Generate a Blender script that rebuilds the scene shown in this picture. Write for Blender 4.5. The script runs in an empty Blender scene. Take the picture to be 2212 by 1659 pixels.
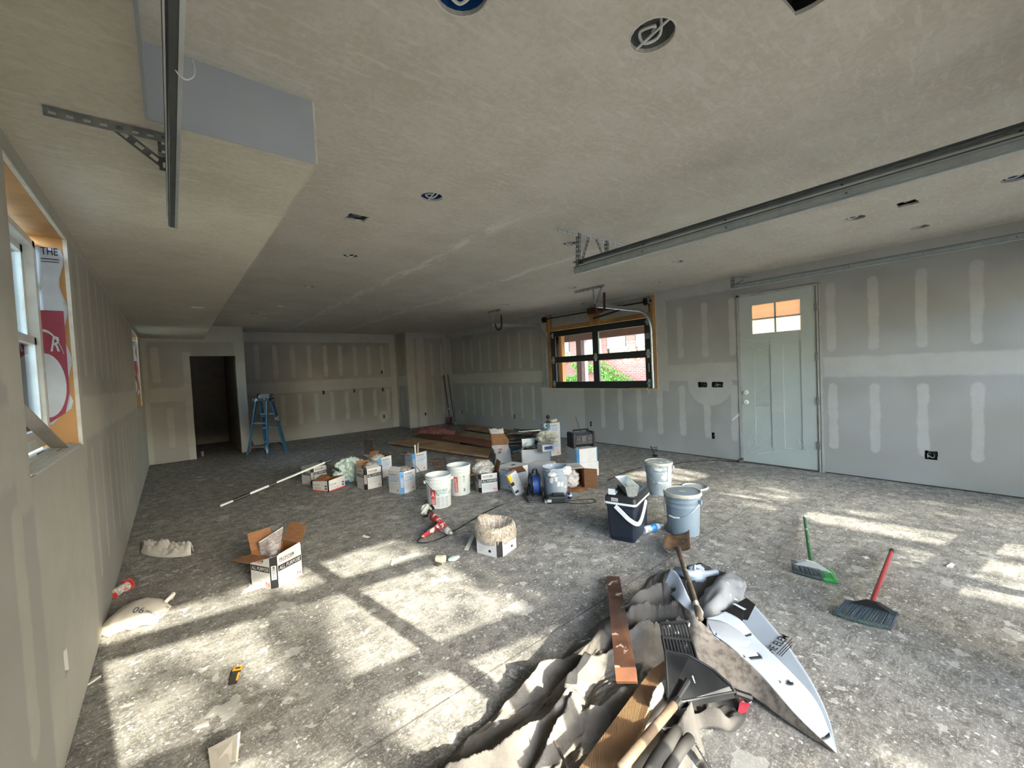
import bpy, math, random
from mathutils import Vector, Matrix, Euler, noise
from mathutils.geometry import tessellate_polygon
random.seed(7)
V = Vector; PI = math.pi
S = bpy.context.scene
COL = S.collection
# ---------------------------------------------------------------- camera
FPX, YAW, PITCH, ROLL, CH = 881.817, 0.694459, 0.0328152, -0.0473788, 1.51565
cy, sy = math.cos(YAW), math.sin(YAW)
fw = V((sy*math.cos(PITCH), cy*math.cos(PITCH), -math.sin(PITCH)))
r0 = V((cy, -sy, 0)); u0_ = r0.cross(fw)
rt = math.cos(ROLL)*r0 + math.sin(ROLL)*u0_
up = -math.sin(ROLL)*r0 + math.cos(ROLL)*u0_
cam_d = bpy.data.cameras.new('camera'); cam = bpy.data.objects.new('camera', cam_d); COL.objects.link(cam)
cam_d.sensor_fit = 'HORIZONTAL'; cam_d.sensor_width = 36; cam_d.lens = FPX*36/2212
cam_d.clip_start = 0.02; cam_d.clip_end = 300
mw = Matrix((rt, up, -fw)).transposed().to_4x4(); mw.translation = V((0, 0, CH)); cam.matrix_world = mw
S.camera = cam
# ---------------------------------------------------------------- world, sun, exposure
S.view_settings.view_transform = 'Standard'; S.view_settings.look = 'None'
S.view_settings.gamma = 1; S.view_settings.use_curve_mapping = False
S.view_settings.exposure = 1.87
W = bpy.data.worlds.new('sky'); S.world = W; W.use_nodes = True
wn = W.node_tree; wn.nodes.clear()
wo = wn.nodes.new('ShaderNodeOutputWorld'); bg = wn.nodes.new('ShaderNodeBackground')
sk = wn.nodes.new('ShaderNodeTexSky'); sk.sky_type = 'NISHITA'; sk.sun_disc = False
sk.sun_elevation = math.radians(26.8); sk.sun_rotation = math.radians(172.2); sk.air_density = 1.0; sk.dust_density = 1.2; sk.ozone_density = 1.0
bg.inputs['Strength'].default_value = 1.7
wn.links.new(sk.outputs[0], bg.inputs[0]); wn.links.new(bg.outputs[0], wo.inputs[0])
SUN = V((-0.137, 1, -0.51)).normalized()
sd = bpy.data.lights.new('sun', 'SUN'); sd.energy = 9.2; sd.angle = math.radians(0.55); sd.color = (1, .92, .78)
so = bpy.data.objects.new('sun', sd); COL.objects.link(so); so.location = (1, -12, 9)
so.rotation_mode = 'QUATERNION'; so.rotation_quaternion = SUN.to_track_quat('-Z', 'Y')
FA = math.atan(-0.165)   # unseen street wall, turned askew so its rail shadows fall at a slant
def portal(name, loc, dirv, w, h):
    d = bpy.data.lights.new(name, 'AREA'); d.shape = 'RECTANGLE'; d.size = w; d.size_y = h; d.cycles.is_portal = True
    o = bpy.data.objects.new(name, d); COL.objects.link(o); o.location = loc
    o.rotation_mode = 'QUATERNION'; o.rotation_quaternion = V(dirv).to_track_quat('-Z', 'Y')
inw = V((math.sin(-FA), math.cos(FA), 0))
portal('portal', V((1.4, -.19-.165*1.4, 1.15))-inw*.12, inw, 2.9, 2.4)
portal('portal', V((4.65, -.19-.165*4.65, 1.2))-inw*.12, inw, 3.3, 2.5)
portal('portal', (6.56, 5.12, 1.7), (-1, 0, 0), 2.6, 1.3)
portal('portal', (-.7, 2.85, 1.8), (1, 0, 0), 1.3, 1.4)
portal('portal', (-.7, 9.1, 1.8), (1, 0, 0), 1.3, 1.4)
# ---------------------------------------------------------------- room numbers
XL, XR, H, ZS, YC, YB, XS, YS = -0.416, 6.437, 2.74, 2.47, 10.56, 11.488, 0.545, 1.948
def ray(px, py): return fw*FPX + rt*(px-1106) - up*(py-829.5)
def at(px, py, z=0.0):
    d = ray(px, py); return V((0, 0, CH)) + d*((z-CH)/d.z)
def atx(px, py, x): d = ray(px, py); return V((0, 0, CH)) + d*(x/d.x)
def aty(px, py, y): d = ray(px, py); return V((0, 0, CH)) + d*(y/d.y)
# ---------------------------------------------------------------- materials
def lin(c):
    if isinstance(c, str):
        c = [int(c[i:i+2], 16)/255 for i in (0, 2, 4)]
    return tuple(((x+.055)/1.055)**2.4 if x > .04045 else x/12.92 for x in c[:3]) + (1,)
class NT:
    def __init__(s, name):
        s.m = bpy.data.materials.new(name); s.m.use_nodes = True; s.t = s.m.node_tree; s.t.nodes.clear()
        s.out = s.n('ShaderNodeOutputMaterial'); s.co = None
    def n(s, ty, **k):
        o = s.t.nodes.new(ty)
        for a, b in k.items(): setattr(o, a, b)
        return o
    def put(s, sock, val):
        if val is None: return
        if hasattr(val, 'is_linked') or isinstance(val, bpy.types.NodeSocket): s.t.links.new(val, sock)
        else: sock.default_value = val
    def ma(s, op, a, b=None, c=None, clamp=False):
        o = s.n('ShaderNodeMath', operation=op, use_clamp=clamp)
        s.put(o.inputs[0], a); s.put(o.inputs[1], b)
        if c is not None: s.put(o.inputs[2], c)
        return o.outputs[0]
    def coord(s, kind='Object'):
        if s.co is None: s.co = s.n('ShaderNodeTexCoord')
        return s.co.outputs[kind]
    def xyz(s, v):
        o = s.n('ShaderNodeSeparateXYZ'); s.put(o.inputs[0], v); return o.outputs
    def mapping(s, v, scale=(1, 1, 1), rot=(0, 0, 0), loc=(0, 0, 0)):
        o = s.n('ShaderNodeMapping'); s.put(o.inputs[0], v); o.inputs['Scale'].default_value = scale; o.inputs['Rotation'].default_value = rot; o.inputs['Location'].default_value = loc
        return o.outputs[0]
    def noise(s, v, sc, det=3, rough=.55, dist=0):
        o = s.n('ShaderNodeTexNoise'); s.put(o.inputs['Vector'], v); o.inputs['Scale'].default_value = sc
        o.inputs['Detail'].default_value = det; o.inputs['Roughness'].default_value = rough; o.inputs['Distortion'].default_value = dist
        return o.outputs[0]
    def step(s, v, a, b, lo=0., hi=1.):
        o = s.n('ShaderNodeMapRange', interpolation_type='SMOOTHSTEP'); s.put(o.inputs[0], v)
        o.inputs[1].default_value = a; o.inputs[2].default_value = b; o.inputs[3].default_value = lo; o.inputs[4].default_value = hi
        return o.outputs[0]
    def mix(s, f, a, b, mode='MIX'):
        o = s.n('ShaderNodeMix', data_type='RGBA', blend_type=mode); s.put(o.inputs[0], f); s.put(o.inputs[6], a); s.put(o.inputs[7], b)
        return o.outputs[2]
    def bump(s, h, strength, dist=.01):
        o = s.n('ShaderNodeBump'); o.inputs['Strength'].default_value = strength; o.inputs['Distance'].default_value = dist
        s.put(o.inputs['Height'], h); return o.outputs[0]
    def bsdf(s, col, rough=.6, metal=0., bump=None, spec=None, trans=0, alpha=None):
        b = s.n('ShaderNodeBsdfPrincipled'); s.put(b.inputs['Base Color'], col); s.put(b.inputs['Roughness'], rough)
        b.inputs['Metallic'].default_value = metal
        if bump is not None: s.put(b.inputs['Normal'], bump)
        if spec is not None: b.inputs['Specular IOR Level'].default_value = spec
        if alpha is not None: s.put(b.inputs['Alpha'], alpha)
        s.t.links.new(b.outputs[0], s.out.inputs[0]); return b
MC = {}
def M(name, c, rough=.6, metal=0., c2=None, sc=8., amt=.5, bump=0., bsc=40., st=(1, 1, 1), splat=None, sps=9., spt=.62, spec=None):
    """plain procedural material: colour, optional second colour by noise, bump, mud splatter"""
    if name in MC: return MC[name]
    t = NT(name); v = t.mapping(t.coord(), st)
    col = lin(c)
    c2_ = lin(c2) if c2 else tuple(min(1, x*.72) for x in col[:3])+(1,)
    f = t.step(t.noise(v, sc, 4), .38, .68, 0, amt)
    o = t.mix(f, col, c2_)
    if splat:
        g = t.step(t.noise(t.coord(), sps, 3, .5, .4), spt, spt+.03)
        o = t.mix(g, o, lin(splat))
    b = t.bump(t.noise(v, bsc, 3), bump, .004) if bump else None
    t.bsdf(o, rough, metal, b, spec); MC[name] = t.m; return t.m
def drywall(name, ax, stripes, rects, paper='8f8d88', paper2='999792', mud='b3b0a6', holes=()):
    """bare paper-faced drywall with trowelled joint compound: capsule stripes over the studs and rectangles over joints"""
    t = NT(name); p = t.coord(); x, y, z = t.xyz(p); u = (x, y)[ax == 'y']
    n1 = t.noise(p, 5, 4, .6); n2 = t.noise(p, 26, 3)
    wob = t.ma('ADD', t.ma('MULTIPLY', t.ma('SUBTRACT', n1, .5), .055), t.ma('MULTIPLY', t.ma('SUBTRACT', n2, .5), .012))
    tot = None
    def add(d, e=.012):
        nonlocal tot
        m = t.step(t.ma('ADD', d, wob), -e, e, 1, 0)
        tot = m if tot is None else t.ma('MAXIMUM', tot, m)
    for (ua, s_, w, v0, v1, ulo, uhi) in stripes:
        du = t.ma('ABSOLUTE', t.ma('SUBTRACT', t.ma('FLOORED_MODULO', t.ma('SUBTRACT', u, ua-s_/2), s_), s_/2))
        dv = t.ma('MAXIMUM', t.ma('SUBTRACT', t.ma('ABSOLUTE', t.ma('SUBTRACT', z, (v0+v1)/2)), (v1-v0)/2-w), 0.)
        d = t.ma('SUBTRACT', t.ma('SQRT', t.ma('ADD', t.ma('MULTIPLY', du, du), t.ma('MULTIPLY', dv, dv))), w)
        lim = t.ma('SUBTRACT', t.ma('ABSOLUTE', t.ma('SUBTRACT', u, (ulo+uhi)/2)), (uhi-ulo)/2)
        add(t.ma('MAXIMUM', d, lim))
    for (ua, ub, v0, v1) in rects:
        a = t.ma('SUBTRACT', t.ma('ABSOLUTE', t.ma('SUBTRACT', u, (ua+ub)/2)), (ub-ua)/2)
        b = t.ma('SUBTRACT', t.ma('ABSOLUTE', t.ma('SUBTRACT', z, (v0+v1)/2)), (v1-v0)/2)
        add(t.ma('MAXIMUM', a, b), .02)
    for (uc, vc, r) in holes:
        a = t.ma('SUBTRACT', u, uc); b = t.ma('SUBTRACT', z, vc)
        add(t.ma('SUBTRACT', t.ma('SQRT', t.ma('ADD', t.ma('MULTIPLY', a, a), t.ma('MULTIPLY', b, b))), r))
    pp = t.mix(t.step(t.noise(p, 1.1, 2), .4, .6), lin(paper), lin(paper2))
    mm = t.mix(t.step(n1, .35, .7, 0, .55), lin(mud), tuple(c*.86 for c in lin(mud)[:3])+(1,))
    c = t.mix(t.ma('MULTIPLY', tot, .92), pp, mm)
    t.bsdf(c, .85, 0, t.bump(t.ma('ADD', t.ma('MULTIPLY', tot, .4), t.ma('MULTIPLY', n2, .3)), .25, .004), .25)
    return t.m
# ---------------------------------------------------------------- mesh helper
class MB:
    def __init__(s): s.v = []; s.f = []; s.mi = []; s.cur = 0; s.T = None
    def add(s, vs, fs):
        o = len(s.v)
        s.v += [tuple(s.T @ V(v)) if s.T else tuple(v) for v in vs]
        for f in fs: s.f.append([o+i for i in f]); s.mi.append(s.cur)
        return s
    def box(s, x0, x1, y0, y1, z0, z1):
        vs = [(x, y, z) for z in (z0, z1) for y in (y0, y1) for x in (x0, x1)]
        return s.add(vs, [(0, 2, 3, 1), (4, 5, 7, 6), (0, 1, 5, 4), (2, 6, 7, 3), (0, 4, 6, 2), (1, 3, 7, 5)])
    def hexa(s, q): return s.add(q, [(0, 3, 2, 1), (4, 5, 6, 7), (0, 1, 5, 4), (1, 2, 6, 5), (2, 3, 7, 6), (3, 0, 4, 7)])
    def beam(s, p0, p1, w, h, upv=(0, 0, 1), w1=None, h1=None):
        p0, p1 = V(p0), V(p1); d = (p1-p0).normalized(); a = d.cross(V(upv))
        if a.length < 1e-4: a = d.cross(V((1, 0, 0)))
        a.normalize(); b = a.cross(d); w1 = w if w1 is None else w1; h1 = h if h1 is None else h1
        q = [p+a*sx*ww/2+b*sz*hh/2 for p, ww, hh in ((p0, w, h), (p1, w1, h1)) for sx, sz in ((-1, -1), (1, -1), (1, 1), (-1, 1))]
        return s.hexa(q)
    def tube(s, pts, r, n=8, caps=True, flat=1.0):
        pts = [V(p) for p in pts]; rr = r if isinstance(r, (list, tuple)) else [r]*len(pts)
        vs = []; fs = []; pa = None
        for i, p in enumerate(pts):
            d = (pts[min(i+1, len(pts)-1)]-pts[max(i-1, 0)]).normalized()
            if pa is None: pa = d.orthogonal().normalized()
            a = (pa - d*pa.dot(d)).normalized(); pa = a; b = d.cross(a)
            for k in range(n):
                th = 2*PI*k/n; vs.append(p+(a*math.cos(th)+b*math.sin(th)*flat)*rr[i])
        for i in range(len(pts)-1):
            for k in range(n):
                k2 = (k+1) % n; fs.append((i*n+k, i*n+k2, (i+1)*n+k2, (i+1)*n+k))
        if caps: fs.append(tuple(range(n-1, -1, -1))); fs.append(tuple((len(pts)-1)*n+k for k in range(n)))
        return s.add(vs, fs)
    def lathe(s, prof, n=28, c=(0, 0, 0), caps=(1, 1)):
        if prof[0] == prof[-1]: caps = (0, 0)
        vs = []; fs = []
        for r, z in prof:
            for k in range(n):
                th = 2*PI*k/n; vs.append((c[0]+r*math.cos(th), c[1]+r*math.sin(th), c[2]+z))
        for i in range(len(prof)-1):
            for k in range(n):
                k2 = (k+1) % n; fs.append((i*n+k, i*n+k2, (i+1)*n+k2, (i+1)*n+k))
        if prof[0][0] > 1e-4 and caps[0]: fs.append(tuple(range(n-1, -1, -1)))
        if prof[-1][0] > 1e-4 and caps[1]: fs.append(tuple((len(prof)-1)*n+k for k in range(n)))
        return s.add(vs, fs)
    def prism(s, poly, z0, z1):
        n = len(poly); vs = [(x, y, z0) for x, y in poly]+[(x, y, z1) for x, y in poly]
        return s.add(vs, [tuple(range(n-1, -1, -1)), tuple(range(n, 2*n))]+[(i, (i+1) % n, n+(i+1) % n, n+i) for i in range(n)])
    def grid(s, rows, th=0.0):
        m, n = len(rows), len(rows[0]); vs = [V(p) for r in rows for p in r]
        fs = [(i*n+j, i*n+j+1, (i+1)*n+j+1, (i+1)*n+j) for i in range(m-1) for j in range(n-1)]
        if th:
            nr = [V((0, 0, 0)) for _ in vs]
            for f in fs:
                q = (vs[f[2]]-vs[f[0]]).cross(vs[f[3]]-vs[f[1]])
                for k in f: nr[k] += q
            o = len(vs); vs2 = [v-nn.normalized()*th if nn.length > 0 else v for v, nn in zip(vs, nr)]
            fs2 = [tuple(reversed([k+o for k in f])) for f in fs]
            bd = [i*n for i in range(m)]
            loop = list(range(n)) + [i*n+n-1 for i in range(1, m)] + [(m-1)*n+j for j in range(n-2, -1, -1)] + [i*n for i in range(m-2, 0, -1)]
            fs3 = [(loop[(k+1) % len(loop)], loop[k], loop[k]+o, loop[(k+1) % len(loop)]+o) for k in range(len(loop))]
            return s.add(vs+vs2, fs+fs2+fs3)
        return s.add(vs, fs)
    def build(s, name, mat, par=None, smooth=False, label=None, kind=None, loc=None, rot=None):
        me = bpy.data.meshes.new(name); me.from_pydata(s.v, [], s.f)
        for m in (mat if isinstance(mat, (list, tuple)) else [mat]): me.materials.append(m)
        if any(s.mi): me.polygons.foreach_set('material_index', s.mi)
        if smooth: me.polygons.foreach_set('use_smooth', [True]*len(me.polygons))
        me.update(); o = bpy.data.objects.new(name, me); COL.objects.link(o)
        if smooth == 'auto':
            try: me.set_sharp_from_angle(angle=math.radians(35))
            except Exception: pass
        if par: o.parent = par
        if label: o['label'] = label
        if kind: o['kind'] = kind
        if loc is not None: o.location = loc
        if rot is not None: o.rotation_euler = rot
        return o
def thing(name, label, cat, loc=(0, 0, 0), rot=0, group=None, kind=None):
    o = bpy.data.objects.new(name, None); COL.objects.link(o); o.location = loc; o.empty_display_size = .1
    o.rotation_euler = rot if isinstance(rot, (tuple, list)) else (0, 0, rot)
    if label: o['label'] = label
    if cat: o['category'] = cat
    if group: o['group'] = group
    if kind: o['kind'] = kind
    return o
def tag(o, label, cat, group=None):
    o['label'] = label; o['category'] = cat
    if group: o['group'] = group
    return o
def catmull(pts, k):
    pts = [V(p) for p in pts]; out = []
    P_ = [pts[0]*2-pts[1]]+pts+[pts[-1]*2-pts[-2]]
    for i in range(1, len(P_)-2):
        a, b, c, d = P_[i-1:i+3]
        for j in range(k):
            t = j/k; out.append(.5*((2*b)+(c-a)*t+(2*a-5*b+4*c-d)*t*t+(3*b-a-3*c+d)*t**3))
    out.append(pts[-1]); return out
def N3(p, sc=1, seed=0): return noise.noise(V(p)*sc+V((seed*17.3, seed*5.1, seed*9.7)))
TXT = {}
def text_geo(s_, shear=0.):
    k = (s_, shear)
    if k in TXT: return TXT[k]
    cu = bpy.data.curves.new('t', 'FONT'); cu.body = s_; cu.size = 1; cu.offset = .012; cu.resolution_u = 2; cu.shear = shear
    o = bpy.data.objects.new('t', cu); COL.objects.link(o)
    bpy.context.view_layer.update()
    dg = bpy.context.evaluated_depsgraph_get(); me = bpy.data.meshes.new_from_object(o.evaluated_get(dg))
    vs = [tuple(v.co) for v in me.vertices]; fs = [tuple(p.vertices) for p in me.polygons]
    bpy.data.objects.remove(o); bpy.data.curves.remove(cu); bpy.data.meshes.remove(me)
    xs = [v[0] for v in vs]; ys = [v[1] for v in vs]
    x0, x1, y0, y1 = min(xs), max(xs), min(ys), max(ys)
    vs = [((v[0]-x0)/(x1-x0), (v[1]-y0)/(y1-y0)) for v in vs]
    TXT[k] = (vs, fs); return TXT[k]
def put_text(mb, s_, O, U, Vv, w, h, shear=0., off=.0012):
    """text stretched to w x h with lower-left corner O, directions U, Vv"""
    vs, fs = text_geo(s_, shear); O, U, Vv = V(O), V(U), V(Vv); n = U.cross(Vv).normalized()*off
    mb.add([O+U*(a*w)+Vv*(b*h)+n for a, b in vs], fs)
def put_rect(mb, O, U, Vv, u0, u1, v0, v1, off=.0006):
    O, U, Vv = V(O), V(U), V(Vv); n = U.cross(Vv).normalized()*off
    mb.add([O+U*a+Vv*b+n for a, b in ((u0, v0), (u1, v0), (u1, v1), (u0, v1))], [(0, 1, 2, 3)])
# common materials
black = M('black_plastic', '101114', .45)
ink = M('black_ink', '0c0c0e', .5)
inkred = M('red_ink', 'b02a24', .5)
inkblue = M('light_blue_print', '5089b8', .5)
inknavy = M('navy_print', '1d3a78', .5)
inkgrey = M('grey_print', '85868a', .6)
white_card = M('white_card', 'b3b2af', .6, c2='a09e99', sc=5)
kraft = M('kraft_cardboard', '7b5433', .8, c2='604027', sc=14, st=(1, 1, 6))
galv = M('galvanized_steel', 'a3a8aa', .38, .85, c2='7d8386', sc=22, bump=.1)
galv_d = M('dull_galvanized_steel', '85888a', .5, .75, c2='5f6264', sc=18, bump=.1)
pine = M('pine_lumber', 'ae8250', .7, c2='8a6034', sc=4, st=(1, 1, .15), amt=.8, bump=.15)
plaswh = M('white_plastic', 'b9bdb9', .4, c2='bcbfb9', sc=5)
dark = M('dark_void', '0b0b0b', .9)
def plastic_film(name, c, a=.45, rough=.25):
    t = NT(name); t1 = t.n('ShaderNodeBsdfTransparent'); t2 = t.n('ShaderNodeBsdfPrincipled')
    t2.inputs['Base Color'].default_value = lin(c); t2.inputs['Roughness'].default_value = rough
    nz = t.noise(t.coord(), 30, 3, .6, 1.2); t.put(t2.inputs['Normal'], t.bump(nz, .6, .01))
    mx = t.n('ShaderNodeMixShader'); t.put(mx.inputs[0], t.step(nz, .3, .75, a*.55, min(1, a*1.5)))
    t.t.links.new(t1.outputs[0], mx.inputs[1]); t.t.links.new(t2.outputs[0], mx.inputs[2]); t.t.links.new(mx.outputs[0], t.out.inputs[0])
    return t.m
film = plastic_film('clear_film', 'a9a6a1', .6)
film_g = plastic_film('pale_green_film', 'c2d6cd', .75, .4)
def glass_mat(name, tint=(1, 1, 1, 1), refl=.06):
    t = NT(name); t1 = t.n('ShaderNodeBsdfTransparent'); t1.inputs[0].default_value = tint
    t2 = t.n('ShaderNodeBsdfGlossy'); t2.inputs['Roughness'].default_value = .02
    fr = t.n('ShaderNodeFresnel'); fr.inputs[0].default_value = 1.45
    mx = t.n('ShaderNodeMixShader'); t.t.links.new(fr.outputs[0], mx.inputs[0])
    t.t.links.new(t1.outputs[0], mx.inputs[1]); t.t.links.new(t2.outputs[0], mx.inputs[2]); t.t.links.new(mx.outputs[0], t.out.inputs[0])
    return t.m
glass = glass_mat('window_glass', (.93, .95, .94, 1))
# ---------------------------------------------------------------- floor
def floor_mat():
    t = NT('splattered_concrete'); p = t.coord(); x, y, z = t.xyz(p)
    n1 = t.noise(p, 1.3, 4, .6); n2 = t.noise(p, 9, 5, .65); n3 = t.noise(p, 70, 4, .7, .5)
    c = t.mix(t.step(n1, .35, .68), lin('6f6d69'), lin('85827c'))
    c = t.mix(t.step(n2, .42, .62, 0, .9), c, lin('5a5753'))
    c = t.mix(t.step(n3, .48, .64, 0, .6), c, lin('a19e98'))
    n5 = t.noise(p, 22, 4, .7, .6); c = t.mix(t.step(n5, .54, .66, 0, .6), c, lin('454340')); n6 = t.noise(p, 180, 3, .7); c = t.mix(t.step(n6, .58, .68, 0, .35), c, lin('464441')); n7 = t.noise(p, 120, 2, .6, .8); c = t.mix(t.step(n7, .63, .67, 0, .6), c, lin('cac8c1'))
    # trowelled streaks
    ns = t.noise(t.mapping(p, (3, 22, 1), (0, 0, .5)), 3, 3, .6); c = t.mix(t.step(ns, .55, .7, 0, .4), c, lin('b1aea6'))
    # dropped joint compound, dried
    def blots(scale, thr, var, col, amt, seed):
        nonlocal c
        vv = t.mapping(p, (1, 1, 1), (0, 0, seed), (seed*3.3, seed*1.7, 0))
        ad = t.n('ShaderNodeVectorMath', operation='ADD'); wn_ = t.n('ShaderNodeTexNoise'); t.put(wn_.inputs['Vector'], vv); wn_.inputs['Scale'].default_value = scale*2.2; wn_.inputs['Detail'].default_value = 3
        sc_ = t.n('ShaderNodeVectorMath', operation='SCALE'); t.t.links.new(wn_.outputs[1], sc_.inputs[0]); sc_.inputs['Scale'].default_value = 1.3/scale
        t.t.links.new(vv, ad.inputs[0]); t.t.links.new(sc_.outputs[0], ad.inputs[1])
        vo = t.n('ShaderNodeTexVoronoi'); vo.inputs['Scale'].default_value = scale; t.t.links.new(ad.outputs[0], vo.inputs['Vector'])
        rnd = t.xyz(vo.outputs['Color'])[0]
        rad = t.ma('MULTIPLY', t.ma('SUBTRACT', rnd, var, clamp=True), thr)
        m = t.step(t.ma('SUBTRACT', vo.outputs['Distance'], rad), -.03, .02, 1, 0)
        m = t.ma('MULTIPLY', m, amt); c = t.mix(m, c, lin(col)); return m
    m1 = blots(4.5, .8, .55, 'aeaca6', .6, 1.0)
    m2 = blots(14, .75, .5, 'b5b3ad', .62, 2.3)
    m3 = blots(40, .7, .5, 'c6c4be', .85, 4.1)
    # saw-cut joints
    l1 = t.step(t.ma('ABSOLUTE', t.ma('SUBTRACT', y, 1.665)), .002, .006, 1, 0)
    l2 = t.step(t.ma('ABSOLUTE', t.ma('SUBTRACT', t.ma('SUBTRACT', y, .512), t.ma('MULTIPLY', t.ma('SUBTRACT', x, 3.78), .65))), .002, .006, .0, 0)
    c = t.mix(t.ma('MAXIMUM', t.ma('MULTIPLY', l1, .7), l2), c, lin('3b3936'))
    hgt = t.ma('ADD', t.ma('MULTIPLY', n3, .6), t.ma('ADD', t.ma('MULTIPLY', m1, .5), m2))
    t.bsdf(c, t.step(n2, .3, .7, .5, .8), 0, t.bump(hgt, .35, .004), .35); return t.m
FM = floor_mat()
MB().box(XL-.3, XR+.3, -1.75, YB+2.2, -.15, 0).build('floor', FM)['kind'] = 'structure'
# ---------------------------------------------------------------- plates with holes
def plate(name, P, U, Vv, outer, holes, depth, mat, par=None, kind='structure', back=True):
    """flat board: loops in (u,v), front face at P, thickness going along U x V reversed"""
    P, U, Vv = V(P), V(U), V(Vv); n = U.cross(Vv).normalized()
    loops = [outer]+holes
    t3 = [[V((a, b, 0)) for a, b in l] for l in loops]; tri = tessellate_polygon(t3)
    flat = [q for l in loops for q in l]; mb = MB()
    fr = [P+U*a+Vv*b for a, b in flat]; bk = [q-n*depth for q in fr]; o = len(fr)
    fs = []
    for a, b, c in tri:
        q = (fr[b]-fr[a]).cross(fr[c]-fr[a]); f = (a, b, c) if q.dot(n) > 0 else (a, c, b)
        fs.append(f)
        if back: fs.append((f[2]+o, f[1]+o, f[0]+o))
    k = 0
    for l in loops:
        m = len(l)
        for i in range(m): fs.append((k+i, k+(i+1) % m, o+k+(i+1) % m, o+k+i))
        k += m
    mb.add(fr+bk, fs); ob = mb.build(name, mat, par, kind=kind if not par else None); return ob
def rect(a, b, c, d): return [(a, c), (b, c), (b, d), (a, d)]
def circ(x, y, r, n=20): return [(x+r*math.cos(2*PI*i/n), y+r*math.sin(2*PI*i/n)) for i in range(n)]
def rag(a, b, c, d, j=.006, seed=1):
    rr = random.Random(seed); out = []
    for (p, q) in (((a, c), (b, c)), ((b, c), (b, d)), ((b, d), (a, d)), ((a, d), (a, c))):
        for k in range(5):
            t = k/5; out.append((p[0]+(q[0]-p[0])*t+rr.uniform(-j, j), p[1]+(q[1]-p[1])*t+rr.uniform(-j, j)))
    return out
# ceiling
JOINTS = (2.2, 3.5)
def ceil_mat(name, c1, c2, c3, joints=()):
    t = NT(name); p = t.coord(); n1 = t.noise(p, 2.2, 4, .6); n2 = t.noise(t.mapping(p, (3, 14, 1), (0, 0, .35)), 2.2, 4, .65, .6); n3 = t.noise(p, 34, 4, .65)
    c = t.mix(t.step(n1, .38, .66, 0, .7), lin(c1), lin(c2)); c = t.mix(t.step(n2, .52, .66, 0, .5), c, lin(c3))
    c = t.mix(t.step(t.ma('MULTIPLY', n3, t.ma('ADD', n1, .5)), .42, .56, 0, .3), c, lin(c3))
    x, y, z = t.xyz(p); wb_ = t.noise(p, 1.3, 3); n9 = t.noise(t.mapping(p, (9, 2, 1)), 2, 4, .7)
    for x0 in joints:
        d = t.ma('ABSOLUTE', t.ma('SUBTRACT', t.ma('ADD', x, t.ma('MULTIPLY', t.ma('SUBTRACT', wb_, .5), .25)), x0))
        c = t.mix(t.ma('MULTIPLY', t.step(y, 1.8, 3.2), t.ma('MULTIPLY', t.step(d, .01, .12, .7, 0), t.step(n9, .42, .6))), c, lin('dcd8d0'))
    t.bsdf(c, .9, 0, t.bump(n3, .35, .004), .2); return t.m
CM = ceil_mat('skim_coated_ceiling', 'b5afa3', 'bdb8ae', 'ccc8c0', JOINTS)
can_pts = [(.79, 1.14-.03, .085, 'b'), (1.455, .83, .08, 'g'), (1.455, 2.52, .075, 'b'), (1.455, 4.195, .075, 'b'), (3.10, 2.73, .07, 'b'), (1.455, 5.83, .07, 'w'),
           (1.455, 7.48, .07, 'w'), (1.455, 9.0, .06, 'w'), (3.12, 7.51, .07, 'w'), (4.81, 5.87, .07, 'g'), (5.76, 3.36, .07, 'g'), (4.81, 2.52, .07, 'b'),
           (4.81, .84, .075, 'g'), (5.76, .51, .07, 'b'), (4.80, -.08, .08, 'b'), (4.81, 4.215, .07, 'w')]
vent_pts = [(1.715, .40, .17, .15, 11), (1.165, 3.16, .15, .13, 12), (4.75, .49, .15, .12, 13), (1.2, 8.56, .13, .13, 14), (6.2, 5.2, .1, .14, 15)]
for i, (vx, vy, hw, hh, sd_) in enumerate(vent_pts[:1]): pass
cholesC = [circ(x, y, r) for x, y, r, k in can_pts]
cholesV = [rag(x-w/2, x+w/2, y-h/2, y+h/2, .007, s_) for x, y, w, h, s_ in vent_pts]
# seen from below: U=(0,1,0), V=(1,0,0) gives normal -Z, so swap
sw = lambda l: [(b, a) for a, b in l]
plate('ceiling', (0, 0, H), (0, 1, 0), (1, 0, 0), sw([(XL-.2, -1.75), (XR+.2, -1.75), (XR+.2, YB+2.2), (XL-.2, YB+2.2)]), [sw(l) for l in cholesC+cholesV], .016, CM)
MB().box(XL-.9, XR+.9, -2.0, YB+2.6, H+.22, H+.34).build('roof', M('light_leak_cover', '6a5a48', .9), kind='structure')  # unseen slab, added to stop light leaking through the ceiling holes
# soffit with a small light cut
sm = ceil_mat('skim_coated_soffit', 'b5af9f', 'beb8aa', 'cdc8bc')
gw_ = M('grey_primed_board', 'a3a6aa', .85, c2='979a9f', sc=1.5, bump=.05)
plate('soffit', (0, 0, ZS), (0, 1, 0), (1, 0, 0), [(-.3, XL), (-.3, -.018), (YS, -.018), (YS, XS), (YC, XS), (YC, XL)], [[(6.24, .24), (6.24, .36), (6.34, .36), (6.34, .24)]], .013, sm)
o = MB(); o.box(-.018, XS, YS-.011, YS-.001, ZS-.0005, H); o.box(-.019, -.009, -.3, YS-.011, ZS-.0005, H); o.build('trim_1', gw_, kind='structure')
o = MB(); o.box(XS+.0005, XS+.011, YS-.011, YC, ZS-.0005, H); o.build('trim_2', sm, kind='structure')
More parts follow.
